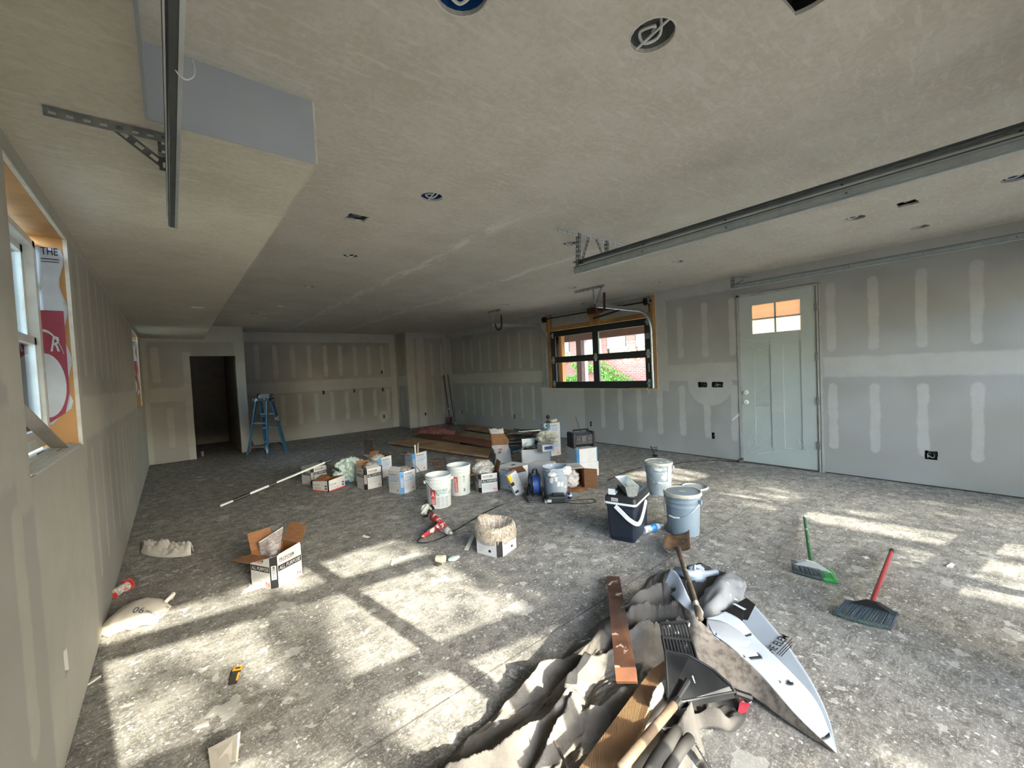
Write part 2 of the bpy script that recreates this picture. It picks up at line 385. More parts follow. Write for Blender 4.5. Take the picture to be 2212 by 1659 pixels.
# ---------------------------------------------------------------- walls
W1 = (2.285, 3.425, 1.205, 2.385); W2 = (8.45, 9.72, 1.205, 2.42)
st = .405
ML = drywall('drywall_left', 'y', [(3.76, st, .045, 1.60, 2.40, 3.55, 8.3), (3.76, st, .045, .30, 1.15, 3.55, 10.3), (.4, .42, .06, 1.55, 2.42, -1, 2.2), (.4, .42, .06, .3, 1.15, -1, 2.2)],
             [(-2, 12, 1.22, 1.48), (-2, 12, 2.40, 2.8), (2.1, 2.3, 1.1, 2.6), (3.42, 3.55, 1.05, 2.6), (2.3, 3.5, .0, 1.22), (8.25, 8.45, 1.1, 2.6), (9.7, 9.9, 1.1, 2.6), (10.4, 10.6, 0, 3)], '9d9a93', 'a29f98', 'b1aea4')
jl = (2.585, .355)
plate('wall_left', (XL, 0, 0), (0, 1, 0), (0, 0, 1), rect(-.28, YC, .014, H), [rect(*W1), rect(*W2), rag(jl[0]-.035, jl[0]+.035, jl[1]-.055, jl[1]+.055, .006, 3)], .013, ML)
shea = M('sheathing', '8c6f48', .9)
plate('wall_left', (XL-.105, 0, 0), (0, 1, 0), (0, 0, 1), rect(-.5, YB+2.2, .0, H+.2), [rect(*W1), rect(*W2)], .05, shea)
GW = (3.87, 6.39, 1.095, 2.335); DR = (1.487, 2.477, .0, 2.44)
right_boxes = [(10.06, .38, .05, .1), (7.70, .38, .05, .1), (5.31, .365, .05, .1), (2.89, .353, .05, .1), (.505, .351, .1, .1), (3.03, 1.15, .145, .085), (2.80, 1.15, .17, .085)]
MR = drywall('drywall_right', 'y', [(.16, st, .045, 1.56, 2.43, -2, 1.45), (2.56, st, .045, 1.58, 2.43, 2.5, 3.6), (6.98, st, .042, 1.56, 2.42, 6.8, 10.1), (.16, st, .045, .33, 1.16, -2, 1.6), (2.56, st, .05, .30, 1.14, 2.5, 5.2), (6.98, st, .042, .34, 1.14, 6.8, 10.1)],
             [(-2, 1.47, 1.24, 1.49), (2.5, 11, 1.22, 1.48), (-2, 11, 2.56, 2.8), (3.60, 3.87, 1.05, 2.8), (6.37, 6.62, .0, 2.8), (5.45, 6.7, .0, 1.1), (10.5, 10.8, 0, 2.8)], '969490', '9d9c99', 'b0aeaa', [(2.92, 1.16, .34)])
rag_r = [rag(y-w/2, y+w/2, z-h/2, z+h/2, .005, 20+i) for i, (y, z, w, h) in enumerate(right_boxes)]
fl_ = lambda l: [(-a, b) for a, b in l]
# front face looks towards -X : U = -Y, V = Z -> n = -X
hol = [fl_([(3.80, 1.085), (6.44, 1.085), (6.44, 2.70), (3.80, 2.70)]), fl_([(1.475, .016), (2.49, .016), (2.49, 2.455), (1.475, 2.455)])]+[fl_(l) for l in rag_r]
plate('wall_right', (XR, 0, 0), (0, -1, 0), (0, 0, 1), fl_(rect(-1.4, 10.75, .014, H)), hol, .013, MR)
# sheathing strips close the wall behind, leaving the window and door openings
plate('wall_right', (XR+.105, 0, 0), (0, -1, 0), (0, 0, 1), fl_(rect(-1.6, YB+2.2, 0, H+.2)), [fl_(rect(3.93, 6.33, 1.13, 2.30)), fl_(rect(1.487, 2.477, .02, 2.44))], .05, shea)
MBk = drywall('drywall_back', 'x', [(1.61, st*.96, .05, 1.58, 2.42, 1.45, 5.0), (1.72, st*.96, .05, .40, 1.18, 1.45, 5.0)], [(1.2, 5.2, 1.22, 1.50), (1.2, 5.2, 2.50, 2.8), (4.96, 5.2, 0, 2.8)], '8f8b86', '999691', 'aaa8a3', [(4.685, .36, .17)])
back_boxes = [(4.693, 1.647, .055, .1), (3.074, 1.171, .055, .1), (3.871, 1.166, .055, .1), (4.691, 1.151, .055, .1), (4.685, .36, .045, .09)]
plate('wall_back', (0, YB, 0), (1, 0, 0), (0, 0, 1), rect(1.25, 5.16, .014, H), [rag(x-w/2, x+w/2, z-h/2, z+h/2, .004, 50+i) for i, (x, z, w, h) in enumerate(back_boxes)], .013, MBk)
MBc = drywall('drywall_closet_wall', 'x', [(-.22, 9, .06, 1.6, 2.3, -.4, .3), (-.05, 9, .05, .3, 1.1, -.4, .3)], [(-.5, 1.3, 1.22, 1.5), (-.5, 1.3, 2.40, 2.8), (.2, .33, 0, 2.2), (1.06, 1.3, 0, 2.8), (-.42, -.34, 0, 2.8)], '928e88', '979590', 'a7a49d')
plate('wall_back', (0, YC, 0), (1, 0, 0), (0, 0, 1), [(XL, .014), (.312, .014), (.312, 2.115), (1.09, 2.115), (1.09, .014), (1.255, .014), (1.255, H), (XL, H)], [], .115, MBc)
plate('wall_back', (1.255, 0, 0), (0, 1, 0), (0, 0, 1), rect(YC+.116, YB, .0, H), [], .013, MBc)
MBch = drywall('drywall_chase', 'x', [(5.92, .33, .045, 1.45, 2.42, 5.75, 6.4), (5.92, .33, .04, .35, 1.36, 5.75, 6.4)], [(5.1, 5.36, 0, 2.8), (5.44, 5.68, 0, 2.8), (5.1, 6.5, 2.58, 2.8), (6.33, 6.5, 0, 2.8)], '928d8a', '98948f', 'a7a49f')
plate('wall_back', (0, 10.75, 0), (1, 0, 0), (0, 0, 1), rect(5.13, XR+.0, .014, H), [rag(5.60, 5.65, .33, .41, .004, 77)], .013, MBch)
MBcs = drywall('drywall_chase_side', 'y', [(11.15, .9, .04, .4, 1.2, 10.9, 11.4)], [(10.7, 10.85, 0, 2.8), (11.35, 11.6, 0, 2.8), (10.7, 11.6, 1.22, 1.5)], '928d8a', '98948f', 'a7a49f')
plate('wall_back', (5.13, 0, 0), (0, -1, 0), (0, 0, 1), [(-YB, .014), (-10.763, .014), (-10.763, H), (-YB, H)], [fl_(rag(11.13, 11.18, 1.09, 1.19, .004, 78))], .013, MBcs)
MB().box(1.27, XR, YB+.1, YB+.14, 0, H).build('wall_back', shea, kind='structure')
# closet behind the open doorway
cm_ = M('closet_wall', '8c8376', .9)
MB().box(XL-.08, 1.24, 13.2, 13.23, 0, H).build('wall_back', cm_, kind='structure')
MB().box(1.10, 1.24, YC+.12, 13.2, 0, H).build('wall_back', cm_, kind='structure')
MB().box(XL-.09, XL, YC+.0, 13.2, 0, H).build('wall_left', cm_, kind='structure')
# dark sill plate seen in the gap below the boards
sp = M('treated_sill_plate', '4a4136', .9)
for nm, b in (('baseboard_left', (XL-.1, XL-.014, -.3, YC, 0, .04)), ('baseboard_right', (XR+.014, XR+.1, 2.49, 10.75, 0, .04)), ('baseboard_right', (XR+.014, XR+.1, -1.3, 1.47, 0, .04)),
              ('baseboard_back', (1.26, 5.16, YB+.014, YB+.09, 0, .04)), ('baseboard_back', (5.145, XR, 10.764, 10.83, 0, .04))):
    MB().box(*b).build(nm, sp, kind='structure')
# ---------------------------------------------------------------- street wall (behind the camera) with two glazed overhead doors
FW = thing('wall_front', None, None, (0, -.19, 0), FA, kind='structure')
fwm = M('drywall_front', 'a09c90', .9)
b = MB()
for a in ((XL-.15, .02, .0, H), (2.78, 3.02, 0, H), (6.28, XR+.5, 0, H), (.02, 2.78, 2.34, H), (3.02, 6.28, 2.42, H)):
    b.box(a[0], a[1], -.11, 0, a[2], a[3])
b.build('board', fwm, FW)
blk = M('black_aluminium', '0a0a0b', .45)
def glazed_door(name, label, par_loc, rotz, w, rails, cols, th=.045, stile=.075, railh=.105, mull=.095):
    t = thing(name, label, 'garage door', par_loc, rotz)
    f = MB(); z0, z1 = rails[0]-.0, rails[-1]
    for z in rails[1:-1]: f.box(0, w, 0, th, z-railh/2, z+railh/2)
    f.box(0, w, 0, th, z0, z0+railh); f.box(0, w, 0, th, z1-railh, z1)
    f.build('rail', blk, t)
    for i in range(cols+1):
        x = w*i/cols; a = 0 if i == 0 else (w-stile if i == cols else x-mull/2); e = stile if i == 0 else (w if i == cols else x+mull/2)
        for k in range(len(rails)-1): MB().box(a, e, .001, th-.001, rails[k]+railh/2, rails[k+1]-railh/2).build('stile', blk, t)
    for k in range(len(rails)-1):
        for i in range(cols):
            MB().box(w*i/cols+.02, w*(i+1)/cols-.02, th/2-.003, th/2+.003, rails[k]+.04, rails[k+1]-.04).build('pane', glass, t)
    return t
def fwp(x, y=-.10, z=0): return V((0, -.19, 0)) + Matrix.Rotation(FA, 3, 'Z') @ V((x, y, z))
d1 = glazed_door('glazed_garage_door', 'wide glazed overhead door left of the street wall behind the viewer', fwp(.03, -.09), FA, 2.74, [.01, .61, 1.23, 1.83, 2.33], 2)
d2 = glazed_door('glazed_garage_door', 'taller glazed overhead door right of the street wall behind the viewer', fwp(3.03, -.09), FA, 3.24, [.01, .61, 1.23, 1.83, 2.41], 3)
# ---------------------------------------------------------------- outside
gm = M('sunny_driveway', '9a958a', .9, c2='857f74', sc=2)
MB().box(-40, 60, -40, 60, -.4, -.08).build('ground', M('yard_ground', '6f6a5e', .95, c2='5c5f49', sc=.8), kind='structure')
MB().box(-.2, 6.8, -4.4, -.2, -.09, -.03).build('driveway_apron', gm, kind='structure')
MB().box(-40, 60, -16, -4.4, -.09, -.05).build('street', M('asphalt', '4a4a4b', .9, c2='3c3c3e', sc=3), kind='structure')
MB().box(6.8, 15, -4, 14, -.09, -.05).build('side_yard', gm, kind='structure')
t = thing('sky_block_house', 'unseen low house across the street, added to block the low sky', 'house', (6, -24, -.06))  # unseen house, added to block the bright sky near the horizon
MB().box(-9, 9, -6, 0, 0, 3.2).build('wall', M('tan_siding', '7d7263', .85), t)
mb = MB(); mb.add([(-9.6, -6.6, 3.2), (9.6, -6.6, 3.2), (9.6, .6, 3.2), (-9.6, .6, 3.2), (-9.6, -3, 6), (9.6, -3, 6)], [(0, 1, 5, 4), (2, 3, 4, 5), (0, 4, 3), (1, 2, 5), (3, 2, 1, 0)]); mb.build('roof', M('dark_shingles', '3d3936', .9), t)
for x in (-6, -2, 3, 6.5): MB().box(x-.6, x+.6, 0, .05, 1, 2.3).build('window', M('dark_pane', '23282c', .2), t)
def sky_block_hedge(x0, x1, y, h, seed, lab):  # unseen hedge bank, added to hold back low sky
    rows = []
    for i in range(40):
        u = i/39; rows.append([V((x0+(x1-x0)*u, y+1.2*math.cos(a)*(1+.3*N3((u*20, a, seed))), max(-.06, h*max(0, math.sin(a))**.6*(1+.25*N3((u*14, a*2, seed+3)))))) for a in [PI*k/12+1e-4 for k in range(13)]])
    mb = MB(); mb.grid(rows); tag(mb.build('hedge', M('dark_hedge', '39482a', .9, c2='283420', sc=3, bump=.8, bsc=9), None, smooth=True), lab, 'hedge')
sky_block_hedge(-30, -4.5, -19, 6.5, 2, 'unseen tall dark hedge, added to block low sky left of the house across the street'); sky_block_hedge(16.5, 45, -19, 6.0, 5, 'unseen tall dark hedge, added to block low sky right of the house across the street')
leafm = M('leaf_green', '6f9a3c', .6, c2='96b857', sc=9)
leafm2 = M('leaf_bright', '5f8a2c', .6, c2='88a548', sc=12)
def leaves(name, pts, size, mat, label, cat, group=None, kind=None, par=None, seed=1):
    rr = random.Random(seed); mb = MB()
    for p in pts:
        e = Euler((rr.uniform(-1.2, 1.2), rr.uniform(-1.2, 1.2), rr.uniform(0, 6.3))).to_matrix(); s_ = size*rr.uniform(.6, 1.4)
        q = [e @ V(a)*s_ + V(p) for a in ((-.5, 0, 0), (0, -.28, .06), (.5, 0, 0), (0, .28, .06))]
        mb.add(q, [(0, 1, 2), (0, 2, 3)])
    ob = mb.build(name, mat, par, kind=kind)
    if label: tag(ob, label, cat, group)
    return ob
# brick building across the side yard
BX = 15.0
def brick_mat():
    t = NT('red_brick_wall'); x, y, z = t.xyz(t.coord()); cb = t.n('ShaderNodeCombineXYZ'); t.put(cb.inputs[0], y); t.put(cb.inputs[1], z)
    b = t.n('ShaderNodeTexBrick'); t.t.links.new(cb.outputs[0], b.inputs['Vector']); b.inputs['Scale'].default_value = 1
    b.inputs['Brick Width'].default_value = .215; b.inputs['Row Height'].default_value = .075; b.inputs['Mortar Size'].default_value = .010
    b.inputs['Color1'].default_value = lin('8c4c38'); b.inputs['Color2'].default_value = lin('763d2c'); b.inputs['Mortar'].default_value = lin('8d7568')
    t.bsdf(b.outputs[0], .85, 0, t.bump(b.outputs[1], -.3, .01)); return t.m
bm_ = brick_mat()
t = thing('brick_building', 'red brick building with white blinds seen through the glazed wall window', 'building', (BX, 0, 0))
# windows in the facade (y from 5.6 to 16)
wins = [(5.6, 7.2), (8.3, 9.82), (10.26, 11.3), (11.85, 12.78), (13.5, 14.5)]
wz0, wz1 = 1.885, 2.80
f = MB(); f.box(0, .3, 2, 20, -.1, wz0); f.box(0, .3, 2, 20, wz1, 3.0)
prev = 2
for a, c in wins: f.box(0, .3, prev, a, wz0, wz1); prev = c
f.box(0, .3, prev, 20, wz0, wz1); f.build('wall', bm_, t)
MB().box(-.35, .1, 2, 20, 3.0, 3.12).build('fascia', M('cream_trim', '9a9279', .6), t)
MB().box(-.4, 5, 2, 20, 3.12, 3.6).build('roof', M('tan_roof', '8b8074', .9), t)
MB().box(-.05, .0, 2, 20, wz0-.08, wz0).build('ledge', M('limestone_ledge', '8d7a63', .8), t)
blind = M('white_roller_blind', '9a9da0', .8); wg = M('dark_window_glass', '1c201a', .12, c2='4a4d38', sc=2.5, amt=.9)
for a, c in wins:
    w = MB().box(.1, .12, a, c, wz0, wz1).build('window', wg, t)
    MB().box(.02, .05, a+.02, c-.02, wz0+.40, wz1).build('blind', blind, w)
    MB().box(.02, .06, a, a+.06, wz0, wz1).build('frame', M('pale_frame', 'b9b7ae', .6), w)
MB().box(-.1, .0, 11.55, 11.66, 1.9, 3.0).build('downspout', M('cream_trim', '9a9279', .6), t)
rr = random.Random(5); pts = []
for k in range(7000):
    y = rr.uniform(10.9, 14.8); top = 1.9-(.75*max(0, 12.1-y))+.35*noise.noise(V((y*2.5, 1, 7))); lo = .5
    if top > lo:
        z = rr.uniform(lo, top)
        if noise.noise(V((y*1.2, z*1.8, 3))) > .02: pts.append((BX-rr.uniform(.05, .25), y, z))
for k in range(900):   # trailing shoots
    s_ = rr.choice([(10.6, 1.25, 1.9, -1.05), (11.2, .80, 1.2, -.5)]); u = rr.random(); pts.append((BX-rr.uniform(.05, .2), s_[0]+s_[2]*(1-u)-.9+rr.gauss(0, .05), s_[1]+s_[3]*(u)+.45+rr.gauss(0, .06)))
leaves('ivy', pts, .085, leafm2, 'bright green ivy climbing over the brick wall outside the glazed window', 'ivy', kind='stuff')
# side porch frame between the window and the brick building
br = M('brown_painted_wood', '5c463f', .7, c2='4a3833', sc=3); tanw = M('fresh_post_wood', '9c733f', .7, c2='835d31', sc=3, st=(1, 1, .2)); pale = M('lilac_primed_wood', '9d94a0', .7)
t = thing('porch_frame', 'brown porch beam on posts just outside the glazed wall window', 'porch', (8.6, 0, 0))
MB().box(0, .14, 4.0, 9.6, 2.245, 2.47).build('beam', br, t)
MB().box(0, .13, 7.34, 7.50, -.06, 2.245).build('post', br, t)
MB().box(.0, .12, 7.21, 7.335, -.06, 2.245).build('post', pale, t, label='lilac-grey primed post')
MB().box(-.9, -.78, 7.20, 7.34, -.06, 2.7).build('post', tanw, t, label='fresh tan timber post')
MB().box(-1.9, 1.2, 2.5, 9.9, 2.70, 2.76).build('soffit_board', br, t)
# street trees that dapple the sun, behind the viewer
def tree(base, crown, rad, n, seed, label):
    rr = random.Random(seed); t = thing('tree', label, 'tree', base, 0, None)
    bx, by, bz = base; c = V(crown)-V(base)
    tr = MB(); tr.tube([(0, 0, 0), c*.5*V((1, 1, 1)).length/1.732+V((0, 0, 0)), c], [.16, .12, .04], 10)
    for k in range(9):
        a = rr.uniform(0, 6.3); e = V((math.cos(a), math.sin(a), rr.uniform(-.3, .7)))*rad*.8; tr.tube([c*rr.uniform(.7, .95), c+e*.5, c+e], [.05, .03, .01], 6)
    tr.build('trunk', M('bark', '5a4a3c', .9), t, smooth=True)
    pts = []
    cl = [c+V((rr.gauss(0, .5), rr.gauss(0, .5), rr.gauss(0, .4)))*rad*.9 for _ in range(14)]
    for k in range(n):
        q = rr.choice(cl); pts.append(q+V((rr.gauss(0, 1), rr.gauss(0, 1), rr.gauss(0, 1)))*rad*.20)
    leaves('foliage', pts, .20, leafm, None, None, par=t, kind='stuff', seed=seed)
TREES = True
def sunpt(x, y, d, z=0): return V((x, y, z)) - SUN*d
if TREES:
    for (fx, fy, d, rad, n, sd_, lb) in ((2.75, 2.5, 10.5, 1.15, 3000, 3, 'street tree shading the right half of the left garage door'),
                                         (2.85, .15, 8.5, 1.2, 5200, 9, 'dense low tree between the two garage doors, behind the viewer'), (4.1, 2.6, 13.0, .9, 1500, 29, 'slim tree beyond the dense one, behind the viewer'),
                                         (5.2, 1.1, 11.5, 1.3, 900, 14, 'thin street tree in front of the second garage door'),
                                         (.35, 2.9, 15.0, 1.0, 60, 21, 'sparse young tree farther down the drive')):
        c = sunpt(fx, fy, d); tree((c.x+.3, c.y-.2, -.06), c, rad, n, sd_, lb)
# left neighbour: pale fence and hedge outside the left windows
t = thing('lattice_fence', 'pale fence seen through the near left window', 'fence', (-2.6, 0, 0))
fm = M('pale_fence_wood', 'b9b5a6', .7)
for k in range(34): MB().box(0, .02, 1.0+k*.38, 1.0+k*.38+.34, -.06, 1.6).build('slat', fm, t)
MB().box(.02, .06, 1, 14, 1.5, 1.6).build('rail', fm, t)
rr = random.Random(8)
pts = [(-4.6+rr.gauss(0, .35), rr.uniform(1.5, 15), rr.uniform(.3, 3.6)) for _ in range(5200)]
leaves('hedge', pts, .22, leafm2, 'tall bright hedge behind the pale fence outside the left windows', 'hedge', kind='stuff')
# ---------------------------------------------------------------- left windows
vinyl = M('white_vinyl', 'd3d8d6', .35)
wrapw = M('white_housewrap', 'b3b9c0', .55, c2='a3a9b3', sc=7, bump=.2); wrapr = M('maroon_housewrap_print', '8a2f42', .55, c2='7a2638', sc=7)
mudw = M('rough_joint_compound', 'c4c0b6', .85, c2='aaa69a', sc=18, bump=.5, bsc=60)
def left_window(n, W_, label):
    y0, y1, z0, z1 = W_; t = thing('window_%d' % n, None, None, (XL, 0, 0), 0, kind='structure')
    xo, xi = -.155, -.013
    MB().box(xo, xi, y0, y1, z1-.002, z1+.038).build('header_board', pine, t)
    MB().box(xo, xi, y1-.002, y1+.038, z0, z1).build('jamb_board', pine, t)
    MB().box(xo, xi, y0-.038, y0+.002, z0, z1).build('jamb_board', pine, t)
    MB().box(xo, xi, y0, y1, z0-.038, z0+.002).build('sill_board', M('grey_sill_wood', '8f8577', .8, c2='a19a8c', sc=10), t)
    # white mud edge round the opening
    e = MB(); e.box(-.014, .003, y1-.003, y1+.008, z0, z1); e.box(-.012, .003, y0, y1, z1-.004, z1+.007)
    e.build('compound_edge', mudw, t)
    # vinyl frame with two sashes
    f = MB()
    X0, X1 = -.185, -.118
    for (a, c, d, g) in ((y0+.02, y1-.02, z0+.03, z0+.075), (y0+.02, y1-.02, z1-.075, z1-.04)): f.box(X0, X1, a, c, d, g)
    f.box(X0, X1, y1-.065, y1-.02, z0+.03, z1-.04); f.box(X0, X1, y0+.02, y0+.065, z0+.03, z1-.04); f.build('frame', vinyl, t)
    for (d, g, xx) in ((z0+.075, (z0+z1)/2+.02, -.145), ((z0+z1)/2-.02, z1-.075, -.168)):
        s_ = MB(); a, c = y0+.065, y1-.065
        s_.box(xx-.012, xx+.012, a, c, d, d+.04); s_.box(xx-.012, xx+.012, a, c, g-.04, g); s_.box(xx-.012, xx+.012, a, a+.04, d, g); s_.box(xx-.012, xx+.012, c-.04, c, d, g)
        so_ = s_.build('sash', vinyl, t); MB().box(xx-.003, xx+.003, a+.03, c-.03, d+.03, g-.03).build('pane', glass, so_)
    # housewrap stapled over the far jamb, printed
    rr = random.Random(n*3); w = z1-z0; rows = []
    for i in range(25):
        z = z0+.13 + (w-.19)*i/24; inner = -.118; edge = -.026+(.012*math.sin(i*.9))-(.030 if i < 2 else 0) - (.05*max(0, 3-i)/3)
        rows.append([(inner+(edge-inner)*j/6, y1-.006-.004*N3((i*.6, j*.8, n)), z) for j in range(7)])
    wr = MB().grid(rows, .001).build('housewrap', wrapw, t, smooth=True)
    pr = MB(); Y = y1-.0125
    zr0, zr1 = z0+.14, z0+.14+.62*w*.86
    pr.add([(-.117, Y, zr0), (-.055, Y, zr0+.05), (-.033, Y, zr0+.16), (-.030, Y, zr1), (-.117, Y, zr1)], [(0, 1, 2, 3, 4)]); pr.build('red_print', wrapr, wr, label='maroon printed area')
    c2 = MB(); cc = [(-.117+max(0, .075*math.cos(a)), Y-.0012, zr0+.21+.18*math.sin(a)) for a in [(-PI/2)+PI*k/14 for k in range(15)]]
    c2.add(cc, [tuple(range(15))])
    c2.grid([[(-.117+.088*math.cos(a), Y-.0012, zr0+.24+r*math.sin(a)) for r in (.27, .285)] for a in [.55+1.0*k/8 for k in range(9)]])
    c2.build('print_circle', wrapw, wr)
    l = MB(); put_text(l, 'R', (-.092, Y-.0014, zr0+.40), (1, 0, 0), (0, 0, 1), .036, .085, .3, .0006); l.build('lettering', wrapw, wr)
    l = MB(); put_text(l, 'THE', (-.098, Y-.001, zr1+.31), (1, 0, 0), (0, 0, 1), .064, .042, 0, .0004)
    put_rect(l, (-.1, Y-.001, zr1+.285), (1, 0, 0), (0, 0, 1), 0, .068, 0, .005, .0004); put_rect(l, (-.1, Y-.001, zr1+.27), (1, 0, 0), (0, 0, 1), 0, .068, 0, .004, .0004)
    l.build('lettering', ink, wr)
    return t
w1 = left_window(1, W1, ''); w2 = left_window(2, W2, '')
# rough gypsum strips and mud on the near sill
rr = random.Random(2); mb = MB()
for k in range(9):
    x = -.013-.014*k*.5; mb.beam((XL+.004-.008*k, 2.29+rr.uniform(0, .05), 1.212+.002*k), (XL+.002-.010*k, 3.41-rr.uniform(0, .15), 1.213+.002*k), .012, .006)
tag(mb.build('drywall_offcut', mudw), 'crumbly strips of board and mud on the near left window sill', 'scrap', None)
mb = MB(); mb.beam(at(62, 893, 1.44) if 0 else (XL-.128, 2.92, 1.52), (XL-.035, 3.17, 1.213), .075, .006, up=None) if 0 else None
mb = MB(); mb.beam((XL-.112, 2.66, 1.50), (XL-.045, 3.14, 1.222), .004, .058, (1, 0, 0)); ob = mb.build('wood_strip', M('weathered_grey_strip', '8b8279', .8, c2='7a7067', sc=6), None)
tag(ob, 'weathered grey strip leaning inside the near left window', 'wood strip')
mb = MB().box(XL-.10, XL-.035, 2.98, 3.10, 1.209, 1.225); tag(mb.build('drywall_offcut', M('charred_scrap', '35312e', .8, c2='6a655d', sc=30)), 'small dark scrap at the foot of the leaning strip', 'scrap')
# ---------------------------------------------------------------- glazed roll-up window in the right wall
y0, y1, z0, z1 = GW
t = thing('window_3', None, None, (XR, 0, 0), 0, kind='structure')
pb = M('pine_framing', 'a67c48', .7, c2='7f5a30', sc=5, st=(1, .3, 1), amt=.8)
MB().box(.014, .10, 3.80, 6.44, 2.335, 2.42).build('header_board', pb, t)
MB().box(.012, .05, 3.93, 4.98, 2.42, 2.70).build('board', M('drywall_patch', '9a968d', .85), t)
MB().box(.012, .05, 5.22, 6.30, 2.42, 2.70).build('board', M('drywall_patch', '9a968d', .85), t)
MB().box(-.038, .05, 4.985, 5.215, 2.335, 2.70).build('center_block', pine, t)
MB().box(-.018, .10, 3.80, 3.895, 1.085, 2.70).build('jamb_board', pine, t)
MB().box(-.018, .10, 6.345, 6.44, 2.335, 2.70).build('jamb_board', pine, t)
MB().box(.014, .10, 6.37, 6.44, 1.085, 2.335).build('jamb_board', pb, t)
MB().box(-.012, .10, 3.90, 4.35, 1.083, 1.10).build('sill_board', pb, t)
MB().box(.02, .10, 3.90, 6.35, 1.083, 1.10).build('sill_board', sp, t)
e = MB(); e.box(-.004, .008, 3.788, 3.802, 1.08, 2.71); e.box(-.004, .008, 3.80, 6.40, 1.075, 1.086); e.build('compound_edge', mudw, t)
gd = glazed_door('glazed_garage_door', 'black framed four pane roll-up door set high in the right wall', (XR+.055, 3.895, 1.10), PI/2, 2.455, [.0, .60, 1.225], 2, th=.045, stile=.135, railh=.125, mull=.14)
# hinges, brackets and rollers on it (local x along wall +Y, local y towards -X)
hm = M('zinc_hinge', 'a5a9ac', .4, .7)
for (hx, hz, s_) in ((1.225, .60, 1), (.07, .60, 1), (2.385, .60, 1), (.07, 1.16, .8), (2.385, 1.13, .8), (.07, .08, .9), (2.385, .08, .9)):
    mb = MB(); mb.box(hx-.028*s_, hx+.028*s_, .045, .052, hz-.075*s_, hz+.075*s_); mb.box(hx-.045*s_, hx+.045*s_, .045, .055, hz-.02, hz+.02)
    mb.tube([(hx-.04, .06, hz), (hx+.04, .06, hz)], .009, 8); mb.build('hinge', hm, gd)
mb = MB().box(.02, .10, .045, .07, .86, .96); mb.build('lock_plate', M('grey_lock', '8d9194', .5, .4), gd)
mb = MB().tube([(.06, .055, .28), (.06, .06, .43)], .010, 8); mb.build('lock_handle', plaswh, gd)
# C tracks
def track_prof(w=.055, d=.028): return [(-d, w*.32), (-d*.75, w*.5), (0, w*.5), (0, w*.28), (0.006, w*.22), (.006, -w*.22), (0, -w*.28), (0, -w*.5), (-d*.75, -w*.5), (-d, -w*.32)]
def sweep(mb, prof, path, side, th=.0022):
    """profile (a,b): a along fixed side vector, b across it in the bending plane"""
    side = V(side); path = [V(p) for p in path]; rows = []
    for i, p in enumerate(path):
        d = (path[min(i+1, len(path)-1)]-path[max(i-1, 0)]).normalized(); b = side.cross(d).normalized()
        rows.append([p+side*a+b*c for a, c in prof])
    mb.grid(rows, th)
def arc(c, r, a0, a1, e1, e2, n=10):
    c, e1, e2 = V(c), V(e1), V(e2); return [c+e1*r*math.cos(a0+(a1-a0)*k/n)+e2*r*math.sin(a0+(a1-a0)*k/n) for k in range(n+1)]
def perf(mb, p0, p1, w, nrm, pitch=.038, hole=.014, th=.002):
    """perforated steel strip with real slots"""
    p0, p1 = V(p0), V(p1); L = (p1-p0).length; d = (p1-p0)/L; nrm = V(nrm).normalized(); a = nrm.cross(d).normalized(); n = max(1, int(L/pitch))
    e = (w-hole)/2
    for s_ in (-1, 1): mb.beam(p0+a*s_*(hole/2+e/2), p1+a*s_*(hole/2+e/2), e, th, nrm)
    for k in range(n+1):
        q = p0+d*(L*k/n); mb.beam(q-d*min(pitch*.3, L*k/n), q+d*min(pitch*.3, L-L*k/n), hole, th, nrm)
def angle(mb, p0, p1, w, n1, n2):
    """L angle: two perforated flanges"""
    n1, n2 = V(n1).normalized(), V(n2).normalized()
    perf(mb, V(p0)+n1*w/2, V(p1)+n1*w/2, w, n2); perf(mb, V(p0)+n2*w/2, V(p1)+n2*w/2, w, n1)
for (yy, sgn, lab, zh, zend) in ((6.405, 1, 'left', 2.45, 2.43), (3.855, -1, 'right', 2.42, 2.42)):
    t = thing('door_track', 'bright curved steel track %s of the four pane roll-up window' % ('left' if sgn > 0 else 'right'), 'door track', (0, 0, 0))
    xw, R_ = 6.375, .38
    vert = [(xw, yy, 1.10), (xw, yy, 1.6), (xw, yy, zh-R_)]
    bend = arc((xw-R_, yy, zh-R_), R_, 0, PI/2, (1, 0, 0), (0, 0, 1))
    hor = [(xw-R_-.3, yy, zh), (4.90, yy, zend)]
    mb = MB(); sweep(mb, track_prof(), vert+bend[1:], (0, -sgn, 0)); mb.build('curved_rail', M('bright_galvanized', 'c3c8ca', .3, .9), t, smooth=False)
    mb = MB(); sweep(mb, track_prof(), [bend[-1]]+hor, (0, -sgn, 0)); mb.build('horizontal_rail', M('bright_galvanized', 'c3c8ca', .3, .9), t)
    mb = MB()
    angle(mb, (6.436, yy+sgn*.01, 1.12), (6.436, yy+sgn*.01, 2.55 if sgn < 0 else 2.3), .035, (-1, 0, 0), (0, sgn, 0)) if sgn < 0 else None
    if mb.v: mb.build('wall_angle', galv, t)
    for z in (1.28, 1.72, 2.0): MB().box(6.37, 6.436, yy+sgn*.006-.02, yy+sgn*.006+.02, z-.02, z+.02).build('jamb_bracket', galv, t)
